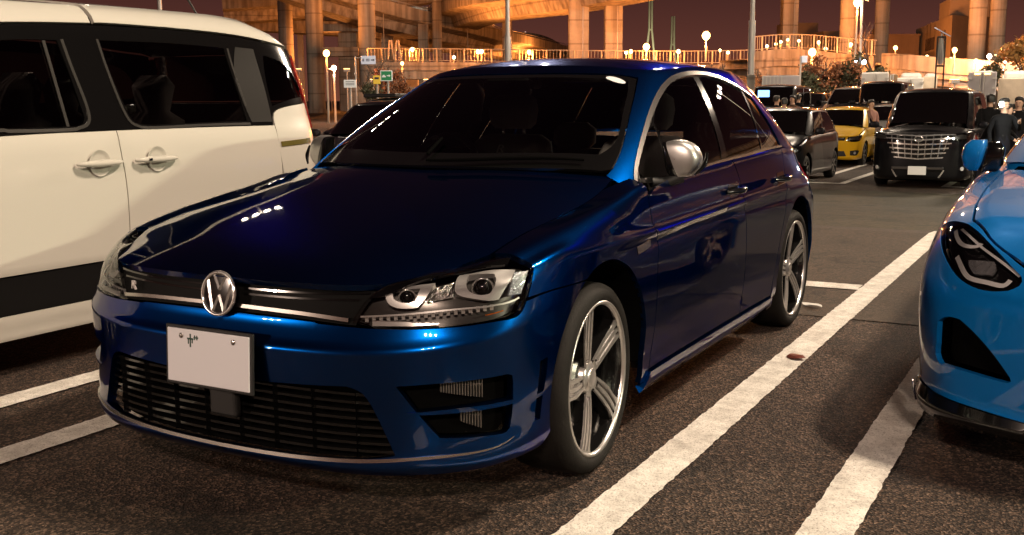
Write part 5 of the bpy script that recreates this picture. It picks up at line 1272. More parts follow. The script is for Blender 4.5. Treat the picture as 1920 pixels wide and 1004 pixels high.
sill_ = loop([[(.66, y_, .312), (-1.18, y_, .312)], [(-1.18, y_, .312), (-1.18, y_, .18)], [(-1.18, y_, .18), (.66, y_, .18)], [(.66, y_, .18), (.66, y_, .312)]], .03)
vb('sill', panel(VS, sill_, .05, depth=.01), 'white_paint')
nose = loop([[(.626, y_, 1.09), (.585, y_, .49)], [(.585, y_, .49), (.70, y_, .49)], arcv(1.03)[:-1], [(1.375, y_, .25), (1.6, .7, .22), (1.8, .35, .21), (1.85, 0, .21)], [(1.85, 0, .21), (1.84, 0, 1.12)], [(1.84, 0, 1.12), (1.7, .5, 1.12), (1.3, .78, 1.12), (.626, y_, 1.09)]], .04)
nose = loop([[(.626, y_, 1.09), (.595, y_, .60)], [(.595, y_, .60), (.72, y_, .45)], arcv(1.03)[::-1], [(1.375, y_, .27), (1.6, .7, .22), (1.8, .35, .21), (1.85, 0, .21)], [(1.85, 0, .21), (1.84, 0, 1.12)], [(1.84, 0, 1.12), (1.7, .5, 1.12), (1.3, .78, 1.12), (.626, y_, 1.09)]], .04)
B = panel(VS, nose, .09, depth=.01, center=True); B.mirror(); vp('front_body', B, 'white_paint')
# black window band with the panes set in it
band = loop([[(.9, .83, 1.135), (.2, y_, 1.135), (-1.63, y_, 1.135)], [(-1.63, y_, 1.135), (-1.655, y_, 1.195), (-1.74, y_, 1.232), (-1.95, .81, 1.252), (-2.09, .72, 1.252)], [(-2.09, .72, 1.252), (-2.06, .66, 1.40), (-2.02, .60, 1.55)], [(-2.02, .60, 1.55), (-1.8, .70, 1.585), (-1.4, .705, 1.615), (-.5, .705, 1.625), (0, .70, 1.60), (.35, .70, 1.565)], [(.35, .70, 1.565), (.6, .77, 1.35), (.9, .83, 1.135)]], .035)
P0 = loop([[(.60, y_, 1.150), (.1, y_, 1.150), (-.24, y_, 1.150), (-.30, y_, 1.16), (-.32, y_, 1.19)], [(-.32, y_, 1.19), (-.29, y_, 1.4), (-.26, .73, 1.545)], [(-.26, .73, 1.545), (.0, .73, 1.535), (.26, .74, 1.50)], [(.26, .74, 1.50), (.45, .8, 1.3), (.60, y_, 1.150)]], .03)
P1 = loop([[(-1.42, y_, 1.152), (-1.0, y_, 1.150), (-.68, y_, 1.148), (-.61, y_, 1.165), (-.585, y_, 1.20)], [(-.585, y_, 1.20), (-.53, .76, 1.40), (-.505, .73, 1.555)], [(-.505, .73, 1.555), (-1.0, .73, 1.560), (-1.36, .73, 1.55)], [(-1.36, .73, 1.55), (-1.42, y_, 1.152)]], .03)
P2 = loop([[(-1.66, .83, 1.235), (-1.85, .80, 1.27), (-2.02, .74, 1.285)], [(-2.02, .74, 1.285), (-1.96, .72, 1.40), (-1.86, .72, 1.48), (-1.68, .74, 1.525)], [(-1.68, .74, 1.525), (-1.655, .80, 1.37), (-1.66, .83, 1.235)]], .03)
B = panel(VS, band, .07, holes=[P0, P1, P2], depth=.01); fr_, fr2_ = vb('window_band', B, 'gloss_black')
for q in (P0, P1, P2): vb('side_window', panel(VS, q, .1, depth=0, off=-.008), 'privacy')
vb('window_trim', ribbon(VS, [(.60, y_, 1.141), (.1, y_, 1.141), (-.26, y_, 1.141), (-.325, y_, 1.158), (-.345, y_, 1.20), (-.315, y_, 1.4), (-.285, .73, 1.55)], .016, off=.004, thick=.006), 'housing')
vb('window_trim', ribbon(VS, [(-.215, y_, 1.15), (-.20, .78, 1.35), (-.185, .73, 1.54)], .016, off=.002), 'housing')
vb('window_trim', ribbon(VS, [(-1.44, y_, 1.141), (-1.0, y_, 1.139), (-.67, y_, 1.137), (-.60, y_, 1.152), (-.565, y_, 1.20), (-.515, .76, 1.40), (-.49, .73, 1.56)], .014, off=.004, thick=.006), 'housing')
vb('window_trim', ribbon(VS, [(-1.435, y_, 1.24), (-1.41, .78, 1.38), (-1.385, .73, 1.55)], .014, off=.003), 'housing')
pil_ = loop([[(-1.455, y_, 1.145), (-1.63, y_, 1.145)], [(-1.63, y_, 1.145), (-1.62, .78, 1.4), (-1.60, .73, 1.555)], [(-1.60, .73, 1.555), (-1.45, .73, 1.560)], [(-1.45, .73, 1.560), (-1.40, .78, 1.38), (-1.455, y_, 1.145)]], .03)
vb('rear_pillar', panel(VS, pil_, .08, depth=.01, off=.003), mat('satin dark pillar', (.014, .013, .012), .30))
# roof with its rounded gutter edge
rf = loop([[(-2.03, .58, 1.562), (-1.8, .69, 1.602), (-1.4, .70, 1.632), (-.53, .70, 1.642), (-.5, .70, 1.64)], [(-.5, .70, 1.64), (-.495, .66, 1.69), (-.49, .55, 1.73), (-.485, 0, 1.775)], [(-.485, 0, 1.775), (-1.5, 0, 1.75), (-2.15, 0, 1.60)], [(-2.15, 0, 1.60), (-2.10, .4, 1.58), (-2.03, .58, 1.562)]], .035)
B = panel(VS, rf, .08, depth=.02, center=True); B.mirror(); vp('roof', B, 'white_paint')
rf2 = loop([[(-.48, .70, 1.64), (0, .70, 1.615), (.37, .70, 1.578)], [(.37, .70, 1.578), (.65, .4, 1.6), (.75, 0, 1.63)], [(.75, 0, 1.63), (.2, 0, 1.74), (-.465, 0, 1.775)], [(-.465, 0, 1.775), (-.47, .55, 1.73), (-.475, .66, 1.69), (-.48, .70, 1.64)]], .035)
B = panel(VS, rf2, .08, depth=.02, center=True, off=-.006); B.mirror(); vp('front_roof', B, 'white_paint')
wsv = loop([[(.94, .80, 1.14), (1.3, .70, 1.14), (1.62, .4, 1.14), (1.70, 0, 1.14)], [(1.70, 0, 1.14), (.80, 0, 1.615)], [(.80, 0, 1.615), (.7, .4, 1.59), (.42, .69, 1.565)], [(.42, .69, 1.565), (.62, .75, 1.37), (.94, .80, 1.14)]], .05)
B = panel(VS, wsv, .1, depth=0, off=-.004, center=True); B.mirror(); vp('windscreen', B, 'privacy')
rwv = loop([[(-2.10, .68, 1.26), (-2.22, .3, 1.26), (-2.24, 0, 1.26)], [(-2.24, 0, 1.26), (-2.15, 0, 1.58)], [(-2.15, 0, 1.58), (-2.1, .4, 1.565), (-2.045, .57, 1.55)], [(-2.045, .57, 1.55), (-2.10, .68, 1.26)]], .05)
B = panel(VS, rwv, .1, depth=0, off=-.004, center=True); B.mirror(); vp('rear_window', B, 'privacy')
tlv = loop([[(-2.005, .715, 1.53), (-2.06, .66, 1.55), (-2.08, .58, 1.55)], [(-2.08, .58, 1.55), (-2.14, .62, 1.35), (-2.16, .66, 1.10)], [(-2.16, .66, 1.10), (-2.125, .712, 1.09)], [(-2.125, .712, 1.09), (-2.045, .765, 1.25), (-2.00, .755, 1.42), (-2.005, .715, 1.53)]], .025)
vb('tail_light', panel(VS, tlv, .05, depth=.015, off=.010), 'red_lens')
vb('rear_strip', ribbon(VS, [(-1.67, y_, 1.005), (-1.85, .83, 1.01), (-1.99, .79, 1.015)], .030, off=.004, thick=.01), mat('olive brown strip', (.10, .085, .012), .25, coat=.6))
# door pulls: a round dish with a bar across it
def door_pull(xc, x0, x1, zc, key, par):
    c, n = VS.near((xc, y_, zc)); Bq = Buf()
    for (r, d) in ((.060, .0),): pass
    ring = []; 
    prof = [(.064, .0012), (.060, .0016), (.050, -.006), (.036, -.012), (.0001, -.014)]
    D = lathe([(r, h) for r, h in prof], 32, 'y', (xc, c[1]+.0145, zc)); 
    o = vp('handle_dish', D, 'white_paint', par)
    T = tube([(x0, c[1]+.016, zc), (x0-.02, c[1]+.034, zc), ((x0+x1)/2, c[1]+.042, zc), (x1+.03, c[1]+.034, zc), (x1, c[1]+.016, zc)], [.008, .017, .019, .016, .006], 14, .012); 
    T.v = [(x, y, zc+(z-zc)*.95) for x, y, z in T.v]; vp('door_handle', T, 'white_paint', par)
    if key:
        K = Buf(); box(x0-.062, c[1]+.060, zc+.001, .016, .006, .011, K); vp('handle_button', K, 'gloss_black', par)
fdo = [o for o in van.children if o.name.startswith('front_door')][0]
door_pull(-.345, -.21, -.475, .965, False, fdo); door_pull(-.70, -.555, -.83, .968, True, sd)
ant = tube([(-1.55, .35, 1.735), (-1.45, .35, 1.86), (-1.42, .35, 1.90)], .006, 6); vp('roof_antenna', ant, 'black')
ant = tube([(-1.62, .50, 1.700), (-1.62, .50, 1.735)], [.02, .008], 8); vp('roof_fitting', ant, 'white_paint')
for x in (1.03, -1.52):
    for s in (1, -1): simple_wheel(van, x, s*.735, .30, s)
B = Buf(); box(-.2, 0, .32, 3.7, 1.40, .28, B); vp('underbody', B, 'void')
B = Buf(); box(-.25, .62, .78, 3.3, .02, .66, B); box(-.25, -.62, .78, 3.3, .02, .66, B); vp('cabin_lining', B, 'trim')
for x in (-.15, -1.0):
    for s in (.38, -.38):
        o = vp('seat', loft_rings([(x, s, .5, .08, .24), (x-.08, s, .95, .09, .25), (x-.12, s, 1.15, .07, .22), (x-.13, s, 1.20, .03, .12), (x-.14, s, 1.34, .06, .14), (x-.14, s, 1.40, .02, .10)]), M['seat'])
vb('headlight', panel(VS, loop([[(1.62, .67, .80), (1.3, .81, .92)], [(1.3, .81, .92), (1.45, .77, .74), (1.62, .67, .70)], [(1.62, .67, .70), (1.62, .67, .80)]], .04), .08, off=.004), 'reflector')

# ---------------------------------------------------------------- the bright blue sports car on the right
sp_car = thing('sports_car', 'bright blue low sports car at the right edge with dark angular headlight', 'car', (-1.6, 2.67, 0))
SO = np.array((-1.6, 0, 0))
spo = lambda nm, B, m, par=None: mesh_obj(nm, B, M[m] if isinstance(m, str) else m, par or sp_car, (1.6, 0, 0) if par is None else None)
spb = lambda nm, B, m, par=None: (spo(nm, B, m, par), spo(nm, B.mirrored(), m, par))
SPL = [(-.50, 0), (-.515, .25), (-.565, .47), (-.66, .69), (-.76, .82), (-.91, .905), (-1.15, .94), (-1.6, .94), (-2.2, .925), (-3.0, .91), (-3.7, .93), (-4.2, .92), (-4.55, .85), (-4.74, .66), (-4.80, .35), (-4.82, 0)]
szn = [0, 3, 5, 7, 8.5, 10, 12, 15]
SLV = [[(.10, .11)]*8, [(.012, .125)]*8, [(.004, .155)]*8, [(.02, .215)]*8,
       [(.012, .30), (.012, .30), (.008, .32), (.0, .34), (.03, .36), (.01, .38), (.0, .40), (.0, .4)], [(.0, .44), (.0, .45), (.0, .47), (.0, .52), (.012, .56), (.0, .58), (.0, .56), (.0, .55)],
       [(.0, .55), (.0, .56), (.005, .58), (.008, .66), (.004, .72), (.0, .74), (.0, .72), (.0, .7)], [(.05, .64), (.055, .655), (.045, .69), (.035, .78), (.02, .82), (.015, .83), (.02, .82), (.02, .82)],
       [(.14, .70), (.13, .725), (.10, .775), (.085, .855), (.06, .895), (.06, .90), (.06, .90), (.07, .92)], [(.30, .745), (.26, .765), (.20, .83), (.19, .892), (.17, .93), (.15, .945), (.15, .95), (.2, .97)]]
SS = body_skin(SPL, szn, SLV, (2, 3), 240, 7, cap=(-4.4, -1.1, [(-4.8, .97), (-4.0, .98), (-2.6, .96), (-2.2, .94), (-1.6, .89), (-1.1, .83), (-.7, .77)], 1.6))
head_ = loop([[(-.775, .775, .800), (-.90, .87, .826), (-1.01, .915, .82)], [(-1.01, .915, .82), (-1.035, .925, .77), (-.99, .905, .71)], [(-.99, .905, .71), (-.90, .86, .645), (-.80, .79, .60), (-.70, .69, .572)], [(-.70, .69, .572), (-.655, .625, .60), (-.66, .61, .64)], [(-.66, .61, .64), (-.70, .69, .72), (-.775, .775, .800)]], .02)
P_ = lambda pts: [tuple(p) for p in pts]
# outlines found on the skin from front elevation (across, up)
def fe(pts): return [tuple(SS.cast((2, a, b), (-1, 0, 0))[0]) for a, b in pts]
# (distance from the car's centre line, height)
HDL = loop([[(-1.119, .875, .770), (-1.050, .833, .798), (-.953, .769, .801)], [(-.953, .769, .801), (-.853, .696, .759), (-.734, .617, .702), (-.672, .569, .664)], [(-.672, .569, .664), (-.652, .569, .642), (-.647, .606, .619)],
            [(-.647, .606, .619), (-.664, .655, .610), (-.694, .707, .612), (-.747, .764, .631), (-.843, .821, .677), (-.988, .863, .734)], [(-.988, .863, .734), (-1.119, .875, .770)]], .018)
INL = loop([[(-.773, .831, .470), (-.739, .799, .497), (-.700, .752, .499)], [(-.700, .752, .499), (-.669, .705, .467), (-.635, .640, .407), (-.615, .581, .335)], [(-.615, .581, .335), (-.612, .578, .318), (-.627, .602, .313)], [(-.627, .602, .313), (-.661, .670, .317), (-.705, .742, .321), (-.769, .816, .320)],
            [(-.769, .816, .320), (-.785, .833, .345), (-.779, .831, .39)], [(-.779, .831, .39), (-.773, .831, .470)]], .018)
arcs = arc((-1.42, .335), .375, -20, 200, .93, 22); arcr_ = arc((-3.9, .335), .375, -20, 200, .93, 22)
bod = loop([[(-.505, 0, .70), (-.60, .4, .69)], [(-.60, .4, .69), (-.66, .54, .69), (-.80, .66, .775), (-.96, .77, .84)], [(-.96, .77, .84), (-1.3, .78, .90), (-1.8, .77, .93), (-2.25, .74, .955)], [(-2.25, .74, .955), (-3.0, .80, .95), (-4.0, .80, .96), (-4.6, .6, .96), (-4.7, 0, .98)], [(-4.7, 0, .98), (-4.82, 0, .16)], [(-4.82, 0, .16), (-4.7, .7, .16), (-4.3, .9, .18)], arcr_[::-1], [(-3.52, .9, .19), (-2.6, .9, .17), (-1.8, .92, .17)], arcs[::-1], [(-1.06, .92, .20), (-.97, .895, .21), (-.80, .80, .20), (-.68, .66, .195), (-.575, .47, .19), (-.50, 0, .185)], [(-.50, 0, .185), (-.505, 0, .70)]], .03)
B = panel(SS, bod, .05, holes=[HDL, INL], depth=.02, center=True); B.mirror(); spo('body', B, 'azure')
bon = loop([[(-.51, 0, .71), (-.60, .39, .70), (-.665, .53, .70), (-.805, .65, .785), (-.965, .76, .845)], [(-.965, .76, .845), (-1.3, .77, .90), (-1.8, .76, .93), (-2.20, .73, .95)], [(-2.20, .73, .95), (-2.10, .4, .95), (-2.05, 0, .95)], [(-2.05, 0, .95), (-.51, 0, .71)]], .03)
B = panel(SS, bon, .05, depth=.015, center=True); B.mirror(); spo('bonnet', B, 'azure')
lipp = loop([[(-.52, 0, .18), (-.59, .47, .184), (-.69, .66, .188), (-.81, .80, .195), (-.98, .895, .205), (-1.06, .92, .20)], [(-1.06, .92, .20), (-1.06, .90, .12)], [(-1.06, .90, .12), (-.85, .80, .10), (-.6, .4, .10), (-.55, 0, .10)], [(-.55, 0, .10), (-.52, 0, .18)]], .03)
B = panel(SS, lipp, .05, depth=.04, center=True, off=.006); B.mirror(); spo('front_lip', B, 'gloss_black')
cn = SS.near((-1.0, .90, .14))[0]; fin = tube([cn+(0, .0, -.02), cn+(-.02, .012, .02), cn+(-.03, .02, .05)], [.003, .006, .004], 6); spb('lip_fin', fin, 'satin')
spb('intake', panel(SS, INL, .05, depth=0, off=-.06), 'void')
hw_, hw_r = spb('headlight', panel(SS, HDL, .04, depth=0, off=-.03), 'gloss_black')
def hl2(nm, B, m): spo(nm, B, m, hw_); spo(nm, B.mirrored(), m, hw_r)
hl2('lamp_lens', panel(SS, HDL, .04, depth=0, off=-.002), 'lens')
def rb(pts, w, off=-.012): return ribbon(SS, pts, w, off=off, thick=.012, step=.01)
silver = mat('grey light guide', (.75, .75, .75), .3, .2)
hl2('light_guide', rb([(-.970, .818, .782), (-.904, .802, .757), (-.855, .771, .742), (-.835, .728, .745), (-.848, .713, .755)], .015), silver)
hl2('light_guide', rb([(-.837, .795, .702), (-.786, .770, .669), (-.742, .739, .644), (-.700, .676, .639), (-.673, .625, .638), (-.681, .607, .656)], .017), silver)
hl2('light_guide', rb([(-.955, .795, .790), (-.854, .731, .757), (-.765, .653, .714), (-.682, .579, .671)], .010), silver)
bx = loop([[(-.798, .753, .699), (-.760, .665, .706)], [(-.760, .665, .706), (-.733, .658, .685), (-.720, .671, .664)], [(-.720, .671, .664), (-.748, .728, .659)], [(-.748, .728, .659), (-.778, .748, .680), (-.798, .753, .699)]], .01)
hl2('lamp_unit', panel(SS, bx, .03, depth=.01, off=-.014), mat('faceted lamp glass', (.55, .56, .58), .12, .8, bump=1, bscale=60))
# cabin: dark soft top and glass
SGA = [(-2.12, 0), (-2.15, .3), (-2.22, .5), (-2.34, .66), (-2.5, .76), (-2.8, .80), (-3.3, .80), (-3.6, .76), (-3.8, .66), (-3.95, .4), (-4.0, 0)]
SGB = [(-2.78, 0), (-2.80, .25), (-2.84, .40), (-2.90, .51), (-2.97, .56), (-3.05, .575), (-3.25, .575), (-3.4, .55), (-3.5, .46), (-3.55, .25), (-3.57, 0)]
SH = house_from(SGA, SGB, [.95, .95, .95, .95, .94, .94, .95, .96, .97, .97, .97], [1.245, 1.243, 1.24, 1.235, 1.23, 1.235, 1.24, 1.235, 1.225, 1.22, 1.22], [(-3.6, 1.24), (-3.3, 1.28), (-3.0, 1.285), (-2.78, 1.265)], -3.35, -3.0, .06)
allh = [tuple(p) for p in np.concatenate([SH.G[:100, 2], SH.G[:100, -24][::-1]])]
def sg(i0, k0, i1, k1, m=8):
    n = SH.G.shape[0]; r = np.linspace(-.1, 1, 26)
    out = []
    for t in np.linspace(0, 1, m):
        i = (i0+(i1-i0)*t)/10*(n-1); kk = k0+(k1-k0)*t; j = np.interp(kk, r, np.arange(26)); a, b = int(min(i, n-2)), int(min(j, 24)); x, y = i-a, j-b; G = SH.G
        out.append(tuple(G[a, b]*(1-x)*(1-y)+G[a+1, b]*x*(1-y)+G[a+1, b+1]*x*y+G[a, b+1]*(1-x)*y))
    return out
B = panel(SH, loop([sg(0, .02, 3.0, .02), sg(3.0, .02, 3.0, .96), sg(3, .96, 0, .96), sg(0, .96, 0, .02)], .05), .1, depth=0, off=-.004, center=True); B.mirror(); spo('windscreen', B, 'privacy')
sidew = loop([sg(4.2, .05, 6.6, .05), sg(6.6, .05, 6.2, .88), sg(6.2, .88, 4.3, .90), sg(4.3, .9, 4.2, .05)], .05)
spb('side_window', panel(SH, sidew, .1, depth=0, off=-.004), 'privacy')
B = panel(SH, loop([sg(3.05, .0, 4.15, .0), sg(4.15, .0, 4.25, .92), sg(4.25, .92, 3.05, .97), sg(3.05, .97, 3.05, .0)], .04), .08, depth=.01); spb('windscreen_pillar', B, 'azure')
B = panel(SH, loop([sg(0, .97, 4.2, .93), sg(4.2, .93, 6.2, .90), sg(6.2, .90, 6.7, .0), sg(6.7, .0, 10, .0), sg(10, .0, 10, 1), [sg(10, 1, 10, 1, 1)[0], (-3.2, 0, 1.285), (-2.95, 0, 1.28), sg(0, .97, 0, .97, 1)[0]]], .05), .1, depth=.01, center=True); B.mirror(); spo('soft_top', B, 'black')
spb('pillar_trim', ribbon(SH, sg(3.02, .0, 3.02, .96, 10), .016, off=.006), 'satin')
# mirrors
mc = (-2.22, .885, .985)
mrr = loft_rings([(mc[0]+.02, mc[1]-.005, mc[2]-.070, .02, .02), (mc[0]+.01, mc[1], mc[2]-.05, .045, .036), (mc[0], mc[1], mc[2], .060, .050), (mc[0]-.01, mc[1]-.010, mc[2]+.045, .055, .050), (mc[0]-.02, mc[1]-.022, mc[2]+.070, .03, .035)], 20)
spb('door_mirror', mrr, 'azure')
B = loft_rings([(mc[0]-.03, mc[1]-.07, mc[2]-.075, .02, .04), (mc[0]-.035, mc[1]-.075, mc[2]-.04, .04, .055), (mc[0]-.035, mc[1]-.08, mc[2]+.03, .04, .055), (mc[0]-.035, mc[1]-.08, mc[2]+.06, .02, .035)], 16); spb('mirror_body', B, 'gloss_black')
spb('mirror_arm', tube([(-2.3, .78, .93), (-2.26, .84, .925), (-2.24, .90, .93)], .016, 8), 'black')
for x in (-1.42, -3.9):
    for s in (1, -1): simple_wheel(sp_car, x+1.6, s*.80, .33, s)
B = Buf(); box(-2.7, 0, .30, 3.6, 1.5, .30, B); box(-2.7, 0, .6, 2.0, 1.55, .5, B); box(-1.42, 0, .45, .8, 1.5, .5, B); spo('underbody', B, 'void')
B = Buf(); box(-.40, 0, .46, .0, .0, .0, B) if False else None
kid = loop([fe([(.05, .56), (.05, .32)]), fe([(.05, .32), (.30, .34)]), fe([(.30, .34), (.38, .50), (.36, .58)]), fe([(.36, .58), (.05, .60)])], .03)
spb('grille', panel(SS, kid, .06, depth=.01, off=.004), 'gloss_black')
spb('grille_rim', ribbon(SS, fe([(.05, .60), (.36, .58), (.385, .50), (.30, .335), (.05, .315)]), .014, off=.01), 'chrome')

# ---------------------------------------------------------------- beyond the car park
def far(px, py, D):
    """the point D metres ahead of the photographer along the view's heading, in the direction of a photo pixel (1920 wide)"""
    d = _f+_r2*((px-960)/1977.9)-_u2*((py-502)/1977.9)
    hx, hy = -math.cos(YAW), -math.sin(YAW); t = D/(d.x*hx+d.y*hy); return np.array((CAM[0]+d.x*t, CAM[1]+d.y*t, CAM[2]+d.z*t))
HD_ = np.array((-math.cos(YAW), -math.sin(YAW), 0)); RT_ = np.array((-HD_[1], HD_[0], 0))*-1
if RT_@np.array((_r.x, _r.y, 0)) < 0: RT_ = -RT_
FACE = math.atan2(-HD_[1], -HD_[0])                         # turned to face the photographer
def m_per_px(D): return D/1977.9*.985
def tagm(o, *a, **k): return tag(o, *a, **k)
VIA = 'pillars of the elevated motorway'
def pier(x0, x1, D, label, ytop=-120, kind='round', m='concrete', group=VIA, name='motorway_pillar', z0=0.):
    p = far((x0+x1)/2, 100, D); w = (x1-x0)*m_per_px(D); zt = far((x0+x1)/2, ytop, D)[2]
    t = thing(name, label, 'pillar', (p[0], p[1], z0), FACE, group)
    if kind == 'round':
        mesh_obj('shaft', tube([(0, 0, 0), (0, 0, (zt-z0)*.5), (0, 0, zt-z0)], w/2, 28), M[m], t)
        mesh_obj('collar', tube([(0, 0, .0), (0, 0, .45)], w/2*1.12, 28), M[m], t)
    elif kind == 'ridge':                                   # two flat faces with a recess between
        B = Buf(); box(0, -w*.16, (zt-z0)/2, w*.8, w*.66, zt-z0, B, bev=w*.06); mesh_obj('shaft', B, M[m], t)
        B = Buf(); box(-.15*w, w*.34, (zt-z0)/2, w*.6, w*.30, zt-z0, B, bev=w*.04); mesh_obj('side_shaft', B, M[m], t)
        B = Buf(); box(.02*w, w*.185, (zt-z0)/2, w*.62, .03*w, zt-z0-.4, B); mesh_obj('drain_strip', B, M['galv'], t)
    else:
        B = Buf(); box(0, 0, (zt-z0)/2, w*.9, w, zt-z0, B, bev=w*.05); mesh_obj('shaft', B, M[m], t)
    return t
def girder(name, pts, width, deep, label, parapet=1.0, m='concrete', cat='motorway deck', group=None, step=2.0, rails=True):
    """a box girder road deck swept along a centre line, with a parapet on both edges"""
    C = smooth(pts, step); n = len(C); T = np.gradient(C, axis=0); T[:, 2] = 0; T /= np.linalg.norm(T, axis=1, keepdims=True); S = np.stack([-T[:, 1], T[:, 0], 0*T[:, 0]], 1)
    base = C[0].copy(); base[2] = 0; t = thing(name, label, cat, tuple(base), 0, group); C = C-base
    def sweep(prof, nm, mm):
        B = Buf(); k = len(prof)
        V = np.array([C[i]+S[i]*p[0]+np.array((0, 0, p[1])) for i in range(n) for p in prof])
        F = [(i*k+j, i*k+(j+1) % k, (i+1)*k+(j+1) % k, (i+1)*k+j) for i in range(n-1) for j in range(k)]
        for f in F:
            B.add([V[q] for q in f], None, [(0, 1, 2, 3)])
        B.add([V[j] for j in range(k)], None, [tuple(range(k))]); B.add([V[(n-1)*k+j] for j in range(k)], None, [tuple(reversed(range(k)))])
        return mesh_obj(nm, B, M[mm], t)
    h = width/2
    sweep([(-h, 0), (-h, -.35), (-h*.55, -.55), (-h*.45, -deep), (h*.45, -deep), (h*.55, -.55), (h, -.35), (h, 0)], 'deck', m)
    for s in (-1, 1): sweep([(s*h+.10, -.30), (s*h+.10, parapet), (s*h-.10, parapet), (s*h-.10, -.30)], 'parapet', m)
    if rails:
        for s in (-1, 1): mesh_obj('hand_rail', tube([C[i]+S[i]*s*h+np.array((0, 0, parapet+.28)) for i in range(n)], .06, 6), M['galv'], t)
    return t

# pillars, left to right
for a in ((524, 551, 128, 'round motorway pillar just above the middle of the cream van roof', 'round'), (575, 607, 108, 'round motorway pillar rising behind the rear roof edge of the cream van', 'round'),
          (673, 705, 98, 'round motorway pillar directly behind the pale blue arrow sign', 'round'), (811, 829, 118, 'slim round motorway pillar just left of the left light pole', 'round'),
          (856, 872, 138, 'short round pillar under the tightest bend of the curved ramp', 'round'), (942, 960, 116, 'slim round pillar carrying the curved ramp alone against the sky', 'round'),
          (1066, 1104, 92, 'broad ridged pillar, left one of the twin pillars against the night sky', 'ridge'), (1133, 1167, 92, 'broad ridged pillar, right one of the twin pillars against the night sky', 'ridge'),
          (1463, 1494, 100, 'ridged motorway pillar behind the row of globe lamps on the footbridge bend', 'ridge'), (1573, 1605, 92, 'round motorway pillar just left of the tall lamp post', 'round'),
          (1638, 1664, 98, 'round motorway pillar just right of the tall lamp post', 'round'), (1814, 1845, 82, 'thick round motorway pillar touching the big concrete warehouse', 'round'), (1853, 1881, 84, 'thick round motorway pillar nearest the right edge of the view', 'round')):
    yt = {856: 52, 942: 16}.get(a[0], -150); pier(*a[:4], ytop=yt, kind=a[4])
for a in ((637, 672, 124, 'square concrete pier under the sloping ramp left of the arrow sign', 22), (716, 739, 126, 'square concrete pier under the sloping ramp right of the arrow sign', 34), (785, 804, 120, 'square concrete leg of the portal frame', 14)):
    pier(*a[:4], ytop=a[4], kind='square')
M['pale'] = mat('pale grey panel', (.48, .46, .46), .7, var=.15)
for a in ((559, 569, 150, 'narrow pale slab pier between the two leftmost round pillars', 36), (635, 648, 152, 'pale slab pier beside a dark gap under the low cross beam', 55), (706, 717, 150, 'pale slab pier to the right of the arrow sign pillar', 70), (758, 784, 152, 'wide pale slab pier left of the portal leg', 84)):
    pier(*a[:4], ytop=a[4], kind='square', m='pale', group='pale slab piers under the motorway')
# portal beam
p0, p1 = far(702, 21, 120.5), far(804, 21, 120.5); c = (p0+p1)/2; t = thing('portal_beam', 'heavy concrete cross beam of the portal frame left of the left light pole', 'beam', (c[0], c[1], 0), FACE)
B = Buf(); box(0, 0, c[2], 2.0, np.linalg.norm(p1-p0), 13*m_per_px(120), B, bev=.08); mesh_obj('beam', B, M['concrete'], t)
# decks
girder('curved_ramp', [far(1420, -95, 72), far(1250, -52, 84), far(1066, -12, 96), far(945, 6, 108), far(885, 22, 121), far(858, 40, 134), far(862, 56, 148), far(888, 68, 160), far(940, 79, 176), far(1010, 93, 205), far(1060, 102, 235)], 7.5, 1.6, 'curving concrete motorway ramp that loops round behind the left light pole')
girder('sloping_ramp', [far(440, -60, 112), far(540, -24, 114), far(620, 2, 116), far(700, 27, 119), far(790, 50, 124), far(850, 64, 130), far(900, 78, 138)], 7.5, 1.5, 'straight concrete ramp sloping down behind the left pillars towards the portal frame')
girder('upper_deck', [far(420, 18, 136), far(560, 8, 138), far(700, -6, 140), far(840, -24, 142), far(960, -40, 144)], 9, 1.8, 'highest concrete deck crossing behind the leftmost pillars')
girder('low_deck', [far(440, 26, 142), far(530, 30, 144), far(620, 36, 146), far(700, 42, 148), far(800, 66, 150)], 8, 2.2, 'lower concrete deck seen between the leftmost round pillars')
girder('back_deck', [far(700, 64, 168), far(800, 68, 170), far(900, 76, 176), far(960, 88, 190)], 8, 2.4, 'dim concrete deck behind the piers at the left', rails=False)
girder('far_flyover', [far(860, 66, 280), far(920, 68, 284), far(985, 72, 288), far(1030, 93, 300), far(1062, 101, 310)], 8, 1.3, 'thin distant flyover beside the slim lone pillar', rails=False)
girder('motorway_deck', [far(1380, -190, 92), far(1600, -205, 90), far(1820, -215, 82), far(2100, -240, 74)], 14, 2, 'motorway deck carried high over the right pillars above the frame', rails=False)
p0, p1 = far(606, 98, 104), far(674, 98, 104); c = (p0+p1)/2; t = thing('cross_beam', 'low concrete cross beam between two round pillars behind the cream van', 'beam', (c[0], c[1], 0), FACE)
B = Buf(); box(0, 0, c[2], 1.6, np.linalg.norm(p1-p0), 17*m_per_px(104), B, bev=.06); mesh_obj('beam', B, M['concrete'], t)
p0, p1 = far(606, 52, 122), far(674, 54, 122); c = (p0+p1)/2; t = thing('cross_beam', 'upper stepped concrete cross beam between two round pillars behind the cream van', 'beam', (c[0], c[1], 0), FACE)
B = Buf(); box(0, 0, c[2], 1.6, np.linalg.norm(p1-p0), 14*m_per_px(122), B, bev=.06); mesh_obj('beam', B, M['concrete'], t)
B = Buf(); box(.3, -.8, c[2]+1.5, 1.2, 2.0, 1.4, B, bev=.05); box(.3, 1.2, c[2]+1.4, 1.2, 1.2, 1.1, B, bev=.05); mesh_obj('bearing_block', B, M['concrete'], t)

